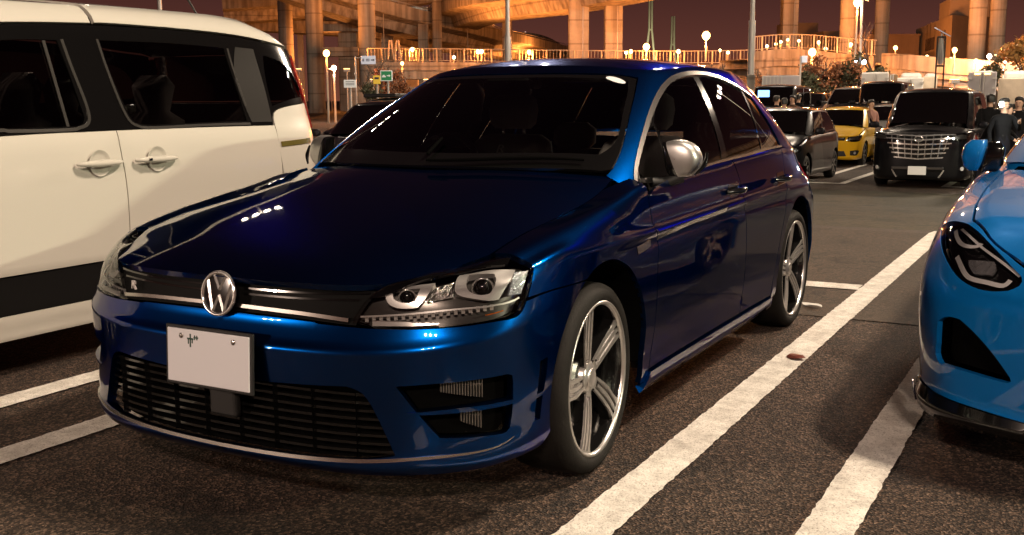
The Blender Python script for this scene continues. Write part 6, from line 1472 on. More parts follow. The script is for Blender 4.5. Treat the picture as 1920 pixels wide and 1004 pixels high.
# the footbridge: a long deck with railings, and the ramp that continues to the right
def walkway(name, pts, label, D0, wall, rail=True, thick=1.2, width=3.0, posts=True, gap=1.1):
    C = smooth(pts, 1.0); n = len(C); base = C[0].copy(); base[2] = 0; t = thing(name, label, 'footbridge', tuple(base), 0); C = C-base
    T = np.gradient(C, axis=0); T[:, 2] = 0; T /= np.linalg.norm(T, axis=1, keepdims=True); S = np.stack([-T[:, 1], T[:, 0], 0*T[:, 0]], 1)
    if S[n//2]@HD_ > 0: S = -S                              # S points at the photographer
    def sweep(prof, nm, mm):
        B = Buf(); k = len(prof)
        for i in range(n-1):
            for j in range(k):
                q = [C[i]+S[i]*prof[j][0]+(0, 0, prof[j][1]), C[i]+S[i]*prof[(j+1) % k][0]+(0, 0, prof[(j+1) % k][1]), C[i+1]+S[i+1]*prof[(j+1) % k][0]+(0, 0, prof[(j+1) % k][1]), C[i+1]+S[i+1]*prof[j][0]+(0, 0, prof[j][1])]
                B.add(q, None, [(0, 1, 2, 3)])
        return mesh_obj(nm, B, M[mm], t)
    sweep([(0, 0), (0, -thick*.5), (-width, -thick*.5), (-width, 0)], 'deck', 'concrete')
    sweep([(-.25, -thick*.5), (-.25, -thick), (-width+.3, -thick), (-width+.3, -thick*.5)], 'girder', 'concrete')
    if wall: sweep([(.12, -.1), (.12, wall), (-.08, wall), (-.08, -.1)], 'parapet', 'concrete')
    if rail:
        z0 = wall
        mesh_obj('hand_rail', tube([C[i]+S[i]*-.05+(0, 0, z0+1.05) for i in range(n)], .04, 6), M['railing'], t)
        mesh_obj('low_rail', tube([C[i]+S[i]*-.05+(0, 0, z0+.12) for i in range(n)], .03, 6), M['railing'], t)
        L = np.r_[0, np.cumsum(np.linalg.norm(np.diff(C, axis=0), axis=1))]; me = None; cnt = 0
        s = 0
        while s < L[-1] and cnt < 290:
            p = np.array([np.interp(s, L, C[:, q]) for q in range(3)])
            if me is None:
                Bq = Buf(); box(0, 0, .52, .10, .10, 1.04, Bq); o = mesh_obj('railing_post', Bq, M['railing'], t); me = o.data
            else:
                o = bpy.data.objects.new('railing_post', me); COL.objects.link(o); o.parent = t
            o.location = tuple(p+S[min(n-1, int(s))]*-.05+(0, 0, z0)); s += gap; cnt += 1
        B = Buf(); s = 0
        while s < L[-1]:
            p = np.array([np.interp(s, L, C[:, q]) for q in range(3)])+S[min(n-1, int(s))]*-.05; box(p[0], p[1], p[2]+z0+.58, .025, .025, .9, B); s += gap/4
        mesh_obj('railing_bars', B, M['railing'], t)['kind'] = 'stuff'
    return t
M['railing'] = mat('painted railing', (.45, .38, .30), .5, var=.2)
walkway('footbridge', [far(690, 116, 86), far(850, 117, 86), far(1000, 119, 86), far(1200, 121, 86), far(1390, 120, 85), far(1430, 118, 84)], 'long straight concrete footbridge with a railing behind the blue hatchback roof', 86, 0., thick=1.35)
walkway('footbridge', [far(1412, 112, 78), far(1445, 108, 79), far(1480, 107, 78), far(1530, 110, 76), far(1575, 116, 74), (far(1640, 122, 71))], 'bending concrete footbridge ramp with railing above the grey trucks on the right', 76, .55, thick=1.3)
walkway('footbridge', [far(1655, 125, 70), far(1700, 128, 68), far(1760, 134, 66), far(1850, 141, 64), far(1960, 150, 62)], 'solid sided concrete ramp running down to the right behind the black minivan', 66, .85, rail=False, thick=.9)
# supports under the walkways
for (x, D, yt, lb) in ((745, 87, 138, 'square leg under the footbridge by the green sign'), (1130, 87, 141, 'square leg under the footbridge behind the hatchback roof'), (1430, 79, 131, 'square leg under the bend of the footbridge'), (1560, 75, 136, 'square leg under the right footbridge by the shrubs')):
    pier(x-8, x+8, D, lb, ytop=yt, kind='square', group='legs of the footbridge', name='bridge_pillar')
# A shaped braces on the footbridge
for (x, lb) in ((733, 'left A shaped steel brace standing on the footbridge deck'), (746, 'right A shaped steel brace with a lamp on the footbridge deck')):
    p = far(x, 112, 85.2); t = thing('steel_brace', lb, 'brace', (p[0], p[1], p[2]), FACE)
    for s in (-1, 1): mesh_obj('leg', tube([(0, s*.24, 0), (0, s*.06, 1.5)], .07, 6), M['railing'], t)

# low retaining wall and hedge behind the parked trucks
p = [far(640, 152, 84), far(760, 152, 84), far(900, 152, 84)]
B = Buf(); c = (p[0]+p[-1])/2; t = thing('retaining_wall', 'low orange lit wall beneath the footbridge behind the green sign', 'wall', (c[0], c[1], 0), FACE)
B = Buf(); box(-2.5, 0, 1.15, .5, np.linalg.norm(p[0]-p[-1]), 2.3, B); mesh_obj('wall_body', B, M['concrete'], t)
c = far(1560, 150, 73); t = thing('retaining_wall', 'brown wall under the right footbridge behind the shrubs and trucks', 'wall', (c[0], c[1], 0), FACE)
B = Buf(); box(-3.5, 4.5, 1.3, .5, 27, 2.6, B); mesh_obj('wall_body', B, mat('brown wall', (.07, .055, .045), .9, var=.4, vscale=.5), t)

# buildings
def block(name, label, px0, px1, py, D, depth, turn=0., m='wallc', storeys=0, group=None):
    a, b = far(px0, py, D), far(px1, py, D); c = (a+b)/2; w = np.linalg.norm(a-b); h = c[2]
    t = thing(name, label, 'building', (c[0]-HD_[0]*-depth/2, c[1]-HD_[1]*-depth/2, 0), FACE+turn, group)
    B = Buf(); box(0, 0, h/2, depth, w, h, B); mesh_obj('wall', B, M[m], t)
    B = Buf(); box(0, 0, h+.15, depth+.3, w+.3, .3, B); mesh_obj('roof_edge', B, M[m], t)
    return t, w, h, depth
M['wallc'] = mat('rendered wall', (.34, .29, .25), .85, var=.25, vscale=.15); M['wall2'] = mat('brown cladding wall', (.26, .20, .16), .85, var=.25, vscale=.15)
M['window_dark'] = mat('dark window', (.02, .018, .016), .15)
def fwin(t, depth, y, z, w, h, name='window', m='window_dark', proud=.04):
    B = Buf(); box(depth/2+proud, y, z, .10, w, h, B); f = mesh_obj(name, B, M[m], t); return f
# the big warehouse, turned so that a long left face and a short right face show
pc = far(1786, 28, 142); t = thing('warehouse', 'big blocky concrete warehouse between the right pillars with ducts on its face', 'building', (pc[0], pc[1], 0)); h = pc[2]
pl_ = far(1718, 50, 172); pr_ = far(1860, 28, 150); l_ = pl_-pc; r_ = pr_-pc
foot = [(0, 0), (l_[0], l_[1]), (l_[0]+r_[0], l_[1]+r_[1]), (r_[0], r_[1])]
B = prism(foot, 0, h, 'z'); mesh_obj('wall', B, M['wallc'], t)
u = np.array((l_[0], l_[1])); Lw = np.linalg.norm(u); u = u/Lw; nrm = np.array((u[1], -u[0])); nrm = nrm if nrm@(-HD_[:2]) > 0 else -nrm; ang = math.atan2(nrm[1], nrm[0])
def wall_box(s, z, w, hh, d, nm, m='wallc', on=None):
    q = u*s+nrm*(d/2); B = Buf(); box(0, 0, 0, d, w, hh, B, rot=ang); o = mesh_obj(nm, B, M[m], t, (q[0], q[1], z)); return o
for k, s in enumerate((.16, .20, .24)): wall_box(Lw*s, h*.80, .9, 1.5, .12, 'window', 'window_dark')
for s, z, w, hh in ((.42, .86, 1.0, 5), (.55, .80, .9, 7), (.64, .84, 1.0, 6), (.73, .80, .8, 6.5), (.84, .86, .9, 5)): wall_box(Lw*s, h*z-1, w, hh, .8, 'duct', 'wallc')
for s, z, w in ((.55, .58, 10), (.50, .30, 14)): wall_box(Lw*s, h*z, w, 1.6, 2.0, 'balcony', 'wallc'); wall_box(Lw*s, h*z+2.0, w*.8, 1.8, .1, 'window', 'window_dark')
wall_box(Lw*.30, h*.5, .3, h*.9, .2, 'drain_pipe', 'galv'); wall_box(Lw*.93, h*.5, .3, h*.9, .2, 'drain_pipe', 'galv')
q = (u*Lw*.12); B = Buf(); box(0, 0, h+1.2, 5, 8, 2.4, B, rot=ang); mesh_obj('roof_box', B, M['wallc'], t, (l_[0]*.12+r_[0]*.4, l_[1]*.12+r_[1]*.4, 0))
B = Buf(); box(0, 0, h+2.0, 5, 5.5, 4.0, B, rot=ang); mesh_obj('roof_box', B, M['wallc'], t, (l_[0]*.05+r_[0]*.75, l_[1]*.05+r_[1]*.75, 0))
t, w, h, d = block('shed_building', 'long low brown industrial shed behind the tall lamp post', 1600, 1724, 68, 165, 14, m='wall2')
for k in range(9): fwin(t, d, -w/2+w*(k+.5)/9, h*.5, .12, h*.9, 'wall_rib', 'wall2', .0)
fwin(t, d, w*.30, h*.42, w*.18, h*.66, 'door', 'wallc'); B = Buf(); box(0, w*.1, h+.8, 2, 1.2, 1.5, B); mesh_obj('roof_vent', B, M['wall2'], t)
t, w, h, d = block('office_building', 'distant pale flat roofed building with a lit window behind the footbridge bend', 1493, 1545, 72, 190, 16)
B = Buf(); box(0, -w*.05, h+1.5, 6, 6, 3, B); mesh_obj('roof_box', B, M['wallc'], t)
for z in (.45, .75):
    for y in (-.3, 0, .3): fwin(t, d, w*y, h*z, 2.2, 1.3)
fwin(t, d, w*.2, h*.62, 2.4, 1.2, 'lit_window', 'lamp_win')if 'lamp_win' in M else None
t, w, h, d = block('apartment_building', 'stepped apartment block with small windows left of a round pillar', 1545, 1576, 62, 182, 18, m='wallc')
for z in (.3, .5, .7, .88):
    for y in (-.3, .0, .3): fwin(t, d, w*y, h*z, 1.2, 1.2)
# cable bridge towers far off
def tower(label, px, pytop, pyfork, half, D):
    p = far(px, 110, D); t = thing('bridge_tower', label, 'bridge tower', (p[0], p[1], 0), FACE); k = m_per_px(D); zt = far(px, pytop, D)[2]; zf = far(px, pyfork, D)[2]; zb = 0
    for s in (-1, 1):
        mesh_obj('leg', tube([(0, s*half*k, 0), (0, s*half*k*.98, 2), (0, s*2.6*k, zf), (0, s*2.2*k, zt)], [2.6*k, 2.4*k, 2.0*k, 1.7*k], 8), M['tower'], t)
    B = Buf(); box(0, 0, zf, 2*k, 6*k, 3*k, B); mesh_obj('cross_beam', B, M['tower'], t)
M['tower'] = mat('olive grey steel', (.34, .33, .25), .7)
tower('tall olive grey suspension bridge tower with splayed legs far beyond the lamps', 1219, -60, 56, 16, 420)
tower('smaller distant dim bridge tower with splayed legs', 1261, 31, 84, 12, 520)

for px, D, w in ((1219, 405, 24000), (1261, 500, 20000)):  # lights added to brighten the far bridge towers
    p = far(px, 100, D); t = thing('added_uplight', 'distant added fill light at the foot of a bridge tower, %s' % ('below the tall tower' if px < 1240 else 'below the smaller tower'), 'floodlight', (p[0], p[1], 0), FACE, 'added fill lights of the bridge'); mesh_obj('stand', tube([(0, 0, 0), (0, 0, 12)], .2, 6), M['galv'], t); point('flood_lamp', (0, 0, 14), w, (1, .9, .55), 1, t)
# street lamps
def street_lamp(px, py, D, label, m='lamp_warm', r=.22, ground=None, watts=0, col=(1, .62, .28), group='globe lamps along the footbridge', heads=1, zb=None):
    p = far(px, py, D); z = p[2]; b = 0 if zb is None else far(px, zb, D)[2]
    t = thing('street_lamp', label, 'street lamp', (p[0], p[1], b), FACE, group)
    mesh_obj('post', tube([(0, 0, 0), (0, 0, z-b-r*.6)], [.075, .05], 8), M['railing'], t)
    B = lathe([(.0001, r), (r*.5, r*.86), (r*.86, r*.5), (r, 0), (r*.86, -r*.5), (r*.5, -r*.86), (.0001, -r)], 14, 'z', (0, 0, z-b)); mesh_obj('globe', B, M[m], t)
    mesh_obj('cap', lathe([(.0001, r*1.25), (r*.55, r*1.12), (r*.62, r*.95), (.0001, r*.95)], 12, 'z', (0, 0, z-b)), M['galv'], t)
    if watts:
        point('lamp_light', (0, 0, z-b-r-.15), watts*BGW*2.6, col, r, t)
    return t
SOD = (1, .29, .055); BGW = .46                            # lamp colour, overall lamp power
LAMPS = [ # px, py, D, base py, material, radius, watts, label
 (612, 100, 60, None, 'lamp_orange', .28, 900, 'glaring orange lamp right beside the rear top corner of the cream van'),
 (626, 128, 62, None, 'lamp_white', .22, 500, 'cold white lamp just right of the cream van tail light'),
 (754, 119, 80, None, 'lamp_orange', .19, 500, 'orange globe lamp above the reddish tree by the green sign'),
 (773, 93, 86, 113, 'lamp_warm', .24, 900, 'globe lamp on the footbridge between the steel braces and the portal leg'),
 (851, 108, 84, 118, 'lamp_warm', .20, 500, 'low globe lamp just right of the left light pole'),
 (896, 97, 86, 115, 'lamp_warm', .24, 700, 'left one of a close pair of globe lamps on the footbridge'),
 (903, 97, 86.6, 115, 'lamp_warm', .24, 0, 'right one of a close pair of globe lamps on the footbridge'),
 (992, 98, 86, 116, 'lamp_orange', .27, 1300, 'single orange globe lamp on the footbridge right of the slim lone pillar'),
 (1174, 99, 88, 118, 'lamp_warm', .22, 500, 'left globe lamp of the pair just right of the twin pillars'),
 (1183, 97, 88.6, 118, 'lamp_warm', .24, 0, 'right globe lamp of the pair just right of the twin pillars'),
 (1212, 88, 84, 118, 'lamp_orange', .40, 3200, 'large glaring orange lamp in front of the tall bridge tower'),
 (1272, 97, 86, 118, 'lamp_warm', .25, 600, 'double headed globe lamp midway along the footbridge'),
 (1324, 67, 72, 115, 'lamp_orange', .42, 4200, 'largest glaring orange lamp on its own tall post against the sky'),
 (1350, 95, 86, 118, 'lamp_warm', .18, 300, 'small globe lamp just right of the largest orange lamp'),
 (1365, 99, 84, 118, 'lamp_warm', .19, 0, 'small globe lamp just left of the right light pole'),
 (1407, 91, 80, 110, 'lamp_warm', .18, 500, 'globe lamp just right of the right light pole'),
 (1438, 87, 80, 110, 'lamp_warm', .17, 0, 'globe lamp at the start of the footbridge bend'),
 (1455, 83, 80, 108, 'lamp_warm', .17, 600, 'globe lamp left of the ridged pillar on the bend'),
 (1464, 79, 81, 108, 'lamp_warm', .17, 0, 'globe lamp against the left edge of the ridged pillar'),
 (1477, 75, 82, 108, 'lamp_warm', .17, 500, 'globe lamp in the middle of the ridged pillar on the bend'),
 (1498, 77, 82, 108, 'lamp_warm', .17, 0, 'globe lamp just right of the ridged pillar on the bend'),
 (1451, 100, 84, 112, 'lamp_warm', .13, 0, 'small low lamp behind the railing of the bend'),
 (1523, 98, 70, 125, 'lamp_orange', .38, 3000, 'large glaring orange lamp low beside the small square sign'),
 (1535, 80, 80, 110, 'lamp_warm', .19, 500, 'globe lamp above the large low orange lamp'),
 (1548, 92, 76, 115, 'lamp_warm', .19, 0, 'globe lamp just right of the large low orange lamp'),
 (1595, 84, 76, 115, 'lamp_warm', .20, 900, 'globe lamp against the round pillar left of the tall lamp post'),
 (1608, 5, 62, None, 'lamp_orange', .36, 3500, 'orange lamp at the head of the tall lamp post near the top edge'),
 (1618, 103, 70, 125, 'lamp_warm', .14, 0, 'small lamp above the pair of cold floodlights'),
 (1679, 90, 72, 125, 'lamp_orange', .21, 1100, 'upper orange lamp of two on one line left of the warehouse'),
 (1684, 105, 70, 128, 'lamp_orange', .16, 0, 'lower small orange lamp left of the warehouse'),
 (1738, 107, 68, 130, 'lamp_warm', .17, 700, 'globe lamp just left of the turbine frame'),
 (1783, 111, 66, 138, 'lamp_warm', .15, 0, 'small bent lamp right of the turbine frame'),
 (1790, 94, 64, 140, 'lamp_orange', .22, 1500, 'orange lamp on a tall post before the warehouse corner'),
 (1830, 114, 64, 140, 'lamp_orange', .16, 900, 'low orange lamp at the foot of a thick pillar'),
 (1855, 106, 62, 140, 'lamp_white', .20, 700, 'cold white lamp between the two thick pillars'),
 (1884, 116, 62, 145, 'lamp_warm', .14, 500, 'small lamp left of the orange lit tree at the right edge'),
 (945, 66, 300, None, 'lamp_warm', .45, 0, 'distant lamp beside the top of the slim lone pillar'),
 (906, 53, 282, None, 'lamp_warm', .75, 0, 'distant lamp over the thin far flyover'),
 (969, 79, 250, None, 'lamp_warm', .75, 0, 'left distant lamp of the close cluster right of the slim pillar'),
 (976, 83, 254, None, 'lamp_warm', .65, 0, 'right distant lamp of the close cluster right of the slim pillar'),
 (971, 86, 252, None, 'lamp_warm', .5, 0, 'lowest distant lamp of the close cluster right of the slim pillar'),
 (999, 87, 280, None, 'lamp_warm', .6, 0, 'distant lamp third along the far road'), (1017, 91, 290, None, 'lamp_warm', .6, 0, 'distant lamp fourth along the far road'),
 (1034, 97, 300, None, 'lamp_warm', .75, 0, 'distant lamp under the far gantry'), (1052, 97, 310, None, 'lamp_warm', .6, 0, 'distant lamp just left of the twin pillars'),
 (1004, 67, 330, None, 'lamp_warm', .4, 0, 'tiny far lamp high above the far road'), (985, 61, 330, None, 'lamp_dim', .35, 0, 'faint far lamp high above the cluster'), (1020, 73, 340, None, 'lamp_dim', .35, 0, 'faint far lamp in the middle of the far road'), (1050, 84, 350, None, 'lamp_dim', .35, 0, 'faint far lamp nearest the twin pillars'), (1033, 78, 350, None, 'lamp_dim', .35, 0, 'faint far lamp above the far gantry'),
 (718, 9, 116, None, 'lamp_white', .30, 900, 'cold white lamp on the sloping ramp left of the portal frame'), (876, 9, 124, None, 'lamp_warm', .18, 600, 'small lamp on the curved ramp parapet'),
]
M['lamp_dim'] = mat('faint lamp glass', (1, 1, 1), .3, emit=(.9, .6, .5), es=1.2)
for (px, py, D, bpy_, mm, r, wt, lb) in LAMPS:
    street_lamp(px, py, D, lb, mm, r*.66, watts=wt, col=SOD if mm != 'lamp_white' else (1, .9, .75), zb=bpy_, group='distant road lamps' if D > 200 else 'globe lamps along the footbridge' if bpy_ else 'tall road lamps')
# added fill lights on short stands, brightening the motorway and buildings from below
def uplamp(loc, watts, parent):
    l = bpy.data.lights.new('flood_lamp', 'SPOT'); l.energy = watts; l.color = SOD; l.shadow_soft_size = .25; l.spot_size = R(165); l.spot_blend = .6
    o = bpy.data.objects.new('flood_lamp', l); COL.objects.link(o); o.location = loc; o.rotation_euler = (PI_, 0, 0); o.parent = parent; return o
PI_ = math.pi
def wash(px, py, D, watts, label, omni=False):
    p = far(px, py, D); z = max(p[2], .8); t = thing('added_uplight', label, 'floodlight', (p[0], p[1], 0), FACE, 'added fill lights under the motorway')
    mesh_obj('stand', tube([(0, 0, 0), (0, 0, z-.2)], .06, 6), M['galv'], t); B = Buf(); box(0, 0, z-.1, .35, .5, .22, B, bev=.03); hd = mesh_obj('lamp_head', B, M['galv'], t)
    B = Buf(); box(-.02, 0, z+.025, .28, .42, .03, B); mesh_obj('lamp_glass', B, M['lamp_orange'], hd); point('flood_lamp', (0, 0, z+.35), watts*BGW*1.4, SOD, .25, t) if D >= 115 else uplamp((0, 0, z+.35), watts*BGW*1.3, t)
for k, (px, D, wt) in enumerate(((560, 96, 9000), (650, 84, 8000), (760, 104, 9000), (870, 104, 9000), (980, 96, 8000), (1085, 78, 3600), (1150, 78, 3200), (1480, 88, 6500), (1590, 82, 6500), (1650, 86, 6000), (1740, 110, 9000), (1830, 72, 6000), (1880, 76, 5000), (620, 128, 8000), (900, 150, 9000), (1700, 128, 9000), (1760, 120, 12000), (1640, 138, 8000), (1530, 150, 9000), (1010, 178, 16000), (1725, 116, 14000))):
    wash(px, 130, D, wt, 'added orange fill light under the motorway, %s' % ('behind the cream van', 'left of the arrow sign', 'by the portal leg', 'under the curved ramp', 'by the slim lone pillar', 'before the left twin pillar', 'before the right twin pillar', 'before the ridged pillar on the bend', 'left of the tall lamp post', 'right of the tall lamp post', 'before the warehouse', 'before the left thick pillar', 'before the right thick pillar', 'below the cross beams', 'behind the curved ramp', 'before the brown shed', 'at the warehouse corner', 'at the far end of the shed', 'before the apartment block', 'under the far road', 'before the warehouse ducts')[k])
# added washes that brighten the footbridge face, from the planting strip in front
for k, (px, D, wt) in enumerate(((700, 79, 800), (800, 79, 1000), (910, 79, 900), (1030, 79, 900), (1250, 79, 900), (1370, 78, 900), (1450, 72, 900), (1540, 70, 800), (1680, 62, 500), (1790, 60, 500), (1890, 57, 500))):
    wash(px, 150, D, wt, 'small added orange fill light below the footbridge, %s from the left' % ('first', 'second', 'third', 'fourth', 'fifth', 'sixth', 'seventh', 'eighth', 'ninth', 'tenth', 'eleventh')[k])
# tall lamp post's arm
p = far(1617, 5, 62); t = thing('lamp_post', 'tall lamp post with a short arm between the right pillars', 'lamp post', (p[0], p[1], 0), FACE)
mesh_obj('post', tube([(0, 0, 0), (0, 0, p[2]+.3)], [.11, .07], 10), M['galv'], t); mesh_obj('arm', tube([(0, .35, p[2]+.1), (0, -.32, p[2]+.35)], .05, 6), M['galv'], t)
# pair of cold floodlights on a dark post
p = far(1612, 117, 60); t = thing('floodlight_post', 'dark post with two cold blue white floodlights side by side', 'floodlight', (p[0], p[1], 0), FACE)
mesh_obj('post', tube([(0, 0, 0), (0, 0, p[2]+.4)], .06, 8), M['black'], t)
for s in (-.21, .21):
    B = Buf(); box(.0, s, p[2], .12, .26, .22, B, bev=.03); hd = mesh_obj('lamp_head', B, M['black'], t); mesh_obj('lamp_glass', lathe([(.0001, .10), (.09, .08), (.13, .062)], 16, 'x', (0, s, p[2])), M['lamp_blue'], hd)
point('flood_lamp', (.5, 0, p[2]), 150, (.8, .85, 1), .15, t)

# signs
def sign(label, px0, px1, py0, py1, D, m, border=None, postx=None, name='road_sign', poles=1):
    a, b = far(px0, py1, D), far(px1, py0, D); c = (a+b)/2; w = abs((b-a)@RT_); h = b[2]-a[2]
    t = thing(name, label, 'sign', (c[0], c[1], 0), FACE); B = Buf(); box(0, 0, c[2], .05, w, h, B, bev=.015); pn = mesh_obj('panel', B, M[m], t)
    if border: B = Buf(); box(.027, 0, c[2], .008, w*.86, h*.86, B); mesh_obj('panel_face', B, M[border], pn)
    q = 0 if postx is None else (postx-(px0+px1)/2)*m_per_px(D)
    mesh_obj('post', tube([(-.06, q, 0), (-.06, q, c[2]+h*.45)], .05, 8), M['galv'], t)
    return t, pn, c[2], w, h
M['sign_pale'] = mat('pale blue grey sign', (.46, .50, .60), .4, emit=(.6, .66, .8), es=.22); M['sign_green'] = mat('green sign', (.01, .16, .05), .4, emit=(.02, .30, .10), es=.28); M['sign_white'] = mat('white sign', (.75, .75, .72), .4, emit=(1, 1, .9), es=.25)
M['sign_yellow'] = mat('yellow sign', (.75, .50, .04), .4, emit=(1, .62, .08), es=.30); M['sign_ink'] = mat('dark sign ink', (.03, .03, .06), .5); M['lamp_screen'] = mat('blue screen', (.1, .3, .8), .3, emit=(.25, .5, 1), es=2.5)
t, pn, z, w, h = sign('pale blue rectangular sign with dark characters and an arrow pointing right', 677, 704, 105, 121, 58, 'sign_pale', postx=666)
B = Buf()
for (y, zz, a, b) in ((-.27, .0, .11, .03), (-.27, .05, .09, .02), (-.27, -.05, .09, .02), (-.27, 0, .025, .15), (-.02, .05, .16, .025), (-.02, -.05, .16, .025), (-.09, 0, .025, .13), (-.02, 0, .02, .12), (.05, 0, .025, .13)): box(.03, y, z+zz, .01, a, b, B)
mesh_obj('sign_characters', B, M['sign_ink'], pn); B = prism([(.14, z-.025), (.25, z-.025), (.25, z-.07), (.36, z), (.25, z+.07), (.25, z+.025), (.14, z+.025)], .026, .036, 'x'); mesh_obj('arrow', B, M['sign_ink'], pn)
mesh_obj('bracket', tube([(-.06, (666-690.5)*m_per_px(58), z+.12), (-.02, 0, z+.12)], .03, 6), M['galv'], t)
t, pn, z, w, h = sign('green square sign with a white car and charging arrow, white border', 713.5, 735.5, 132.5, 152.5, 42, 'sign_white', 'sign_green', postx=727)
car_sh = [(-.165, -.06), (-.02, -.06), (-.02, -.01), (-.05, .0), (-.075, .035), (-.125, .035), (-.145, .0), (-.165, -.01)]
B = prism([(y, z+q) for y, q in car_sh], .031, .037, 'x'); mesh_obj('car_symbol', B, M['sign_white'], pn)
B = prism([(y, z+q) for y, q in ((.02, -.02), (.10, -.02), (.10, -.055), (.165, 0), (.10, .055), (.10, .02), (.02, .02))], .031, .037, 'x'); mesh_obj('arrow', B, M['sign_white'], pn)
t, pn, z, w, h = sign('small yellow upright sign left of the green square sign', 700, 713, 142, 158, 42, 'sign_yellow', name='notice_board'); B = Buf(); box(.03, 0, z+.06, .01, w*.6, h*.25, B); mesh_obj('panel_print', B, M['sign_ink'], pn)
t, pn, z, w, h = sign('white notice board with grey lines above the parked car roof', 645, 668, 150, 165, 42, 'sign_white', name='notice_board'); B = Buf()
for zz in (.08, .02, -.04): box(.03, 0, z+zz, .01, w*.7, .02, B)
mesh_obj('panel_print', B, M['sign_ink'], pn)
t, pn, z, w, h = sign('small square grey sign on a thin pale post before the bare trees', 1503, 1514, 105, 118, 50, 'sign_pale', postx=1502)
t, pn, z, w, h = sign('pale board leaning at the base of the right light pole', 1400, 1416, 140, 168, 39, 'concrete', name='notice_board')

# wind turbine and solar lamp in a black frame
D = 36; p = far(1761, 150, D); t = thing('wind_turbine_lamp', 'tall black frame holding an upright spiral wind turbine with a tilted solar panel on top', 'turbine', (p[0], p[1], 0), FACE)
zt, zb_ = far(1761, 70, D)[2], far(1761, 124, D)[2]; hw2 = 7.3*m_per_px(D)
for s in (-1, 1): mesh_obj('frame_post', tube([(0, s*hw2, 0), (0, s*hw2, zt)], .028, 8), M['black'], t)
for z in (zt, zb_): B = Buf(); box(0, 0, z, .06, hw2*2, .06, B); mesh_obj('frame_bar', B, M['black'], t)
mesh_obj('shaft', tube([(0, 0, zb_), (0, 0, zt)], .012, 8), M['galv'], t)
M['blade'] = mat('pale translucent blade', (.30, .28, .26), .3)
for k in range(2):
    B = Buf(); n = 18; V = []
    for i in range(n):
        q = i/(n-1); a = k*math.pi+q*1.6
        for rr in np.linspace(0, 1, 6):
            aa = a+.9*(rr-.5); V.append((hw2*.8*rr*math.cos(aa), hw2*.8*rr*math.sin(aa), zb_+.04+(zt-zb_-.08)*q))
    B.add(V, None, [(i*6+j, i*6+j+1, (i+1)*6+j+1, (i+1)*6+j) for i in range(n-1) for j in range(5)]); mesh_obj('turbine_blade', B, M['blade'], t)
mesh_obj('panel_stem', tube([(0, 0, zt), (0, .0, zt+.12)], .03, 8), M['galv'], t)
sp_ = Buf(); box(0, 0, 0, .30, .52, .03, sp_); o = mesh_obj('solar_panel', sp_, M['sign_pale'], t, (0, .02, zt+.17)); o.rotation_euler = (R(-27), R(14), 0)

# trees: tapered trunk, forking bare limbs
def bare_tree(label, px, D, h, spread, seed, m='bark', leaves=None, cat='tree', name='bare_tree', levels=4, group=None, nleaf=0):
    rnd = random.Random(seed); p = far(px, 170, D); t = thing(name, label, cat, (p[0], p[1], 0), rnd.uniform(0, 6), group); B = Buf(); tips = []
    def grow(a, d, L, r, lv):
        pts = [a]; q = np.array(a)
        for k in range(3):
            d = d+np.array([rnd.uniform(-.22, .22), rnd.uniform(-.22, .22), rnd.uniform(-.02, .16)]); d /= np.linalg.norm(d); q = q+d*L/3; pts.append(q)
        T = tube(pts, [r, r*.62], 5 if lv else 8, caps=False); B.add(T.v, T.n, T.f)
        tips.append(q)
        if lv < levels:
            for k in range(rnd.choice((2, 3, 3))):
                a2 = rnd.uniform(0, 6.28); sp = rnd.uniform(.45, .95)*spread; nd = d+np.array([math.cos(a2)*sp, math.sin(a2)*sp, rnd.uniform(-.1, .25)]); nd /= np.linalg.norm(nd)
                grow(pts[rnd.choice((2, 3, 3))], nd, L*rnd.uniform(.58, .8), r*.58, lv+1)
    grow(np.array((0, 0, 0.)), np.array((0, 0, 1.)), h*.38, h*.030, 0); mesh_obj('trunk', B, M[m], t)
    if nleaf:
        LB = Buf(); V = []; F = []
        for k in range(nleaf):
            c = tips[rnd.randrange(len(tips))]+np.array([rnd.gauss(0, .16*h*.3), rnd.gauss(0, .16*h*.3), rnd.gauss(0, .12*h*.3)]); s = rnd.uniform(.05, .11)*h/3
            a = np.array([rnd.gauss(0, 1) for _ in range(3)]); a /= np.linalg.norm(a); b = np.cross(a, (rnd.gauss(0, 1), rnd.gauss(0, 1), rnd.gauss(0, 1))); b /= np.linalg.norm(b)+1e-9
            i = len(V); V += [c+a*s, c+b*s*.6, c-a*s, c-b*s*.6]; F.append((i, i+1, i+2, i+3))
        LB.add(V, None, F); mesh_obj('crown', LB, M[leaves], t)['kind'] = 'stuff'
    return t
M['bark'] = mat('dark bark', (.06, .045, .035), .9, var=.3); M['rust_leaf'] = mat('rust red leaves', (.20, .075, .03), .7, var=.4, vscale=2); M['dark_leaf'] = mat('dark green leaves', (.05, .055, .025), .7, var=.4, vscale=2); M['gold_leaf'] = mat('dry golden leaves', (.28, .15, .04), .7, var=.4, vscale=2)
bare_tree('bare tree just right of the thin white sign post behind the pale blue sign', 686, 66, 3.6, .9, 1)
bare_tree('bare wiry tree behind the green square sign', 727, 70, 4.0, .9, 2)
bare_tree('tree with rusty leaves just right of the green square sign', 750, 62, 2.9, .8, 3, leaves='rust_leaf', name='leafy_tree', nleaf=900)
bare_tree('small bare tree showing above the hatchback roof by the right light pole', 1343, 60, 3.6, .9, 4)
bare_tree('bare tree above the left end of the grey trailer', 1470, 62, 3.6, 1.0, 5)
bare_tree('bare spreading tree just right of the small square sign', 1526, 58, 3.5, 1.0, 6)
bare_tree('tall bare twiggy tree right of the cold floodlights', 1648, 62, 5.2, .75, 7, levels=5)
bare_tree('low bare tree over the white box truck', 1622, 58, 3.4, 1.0, 8)
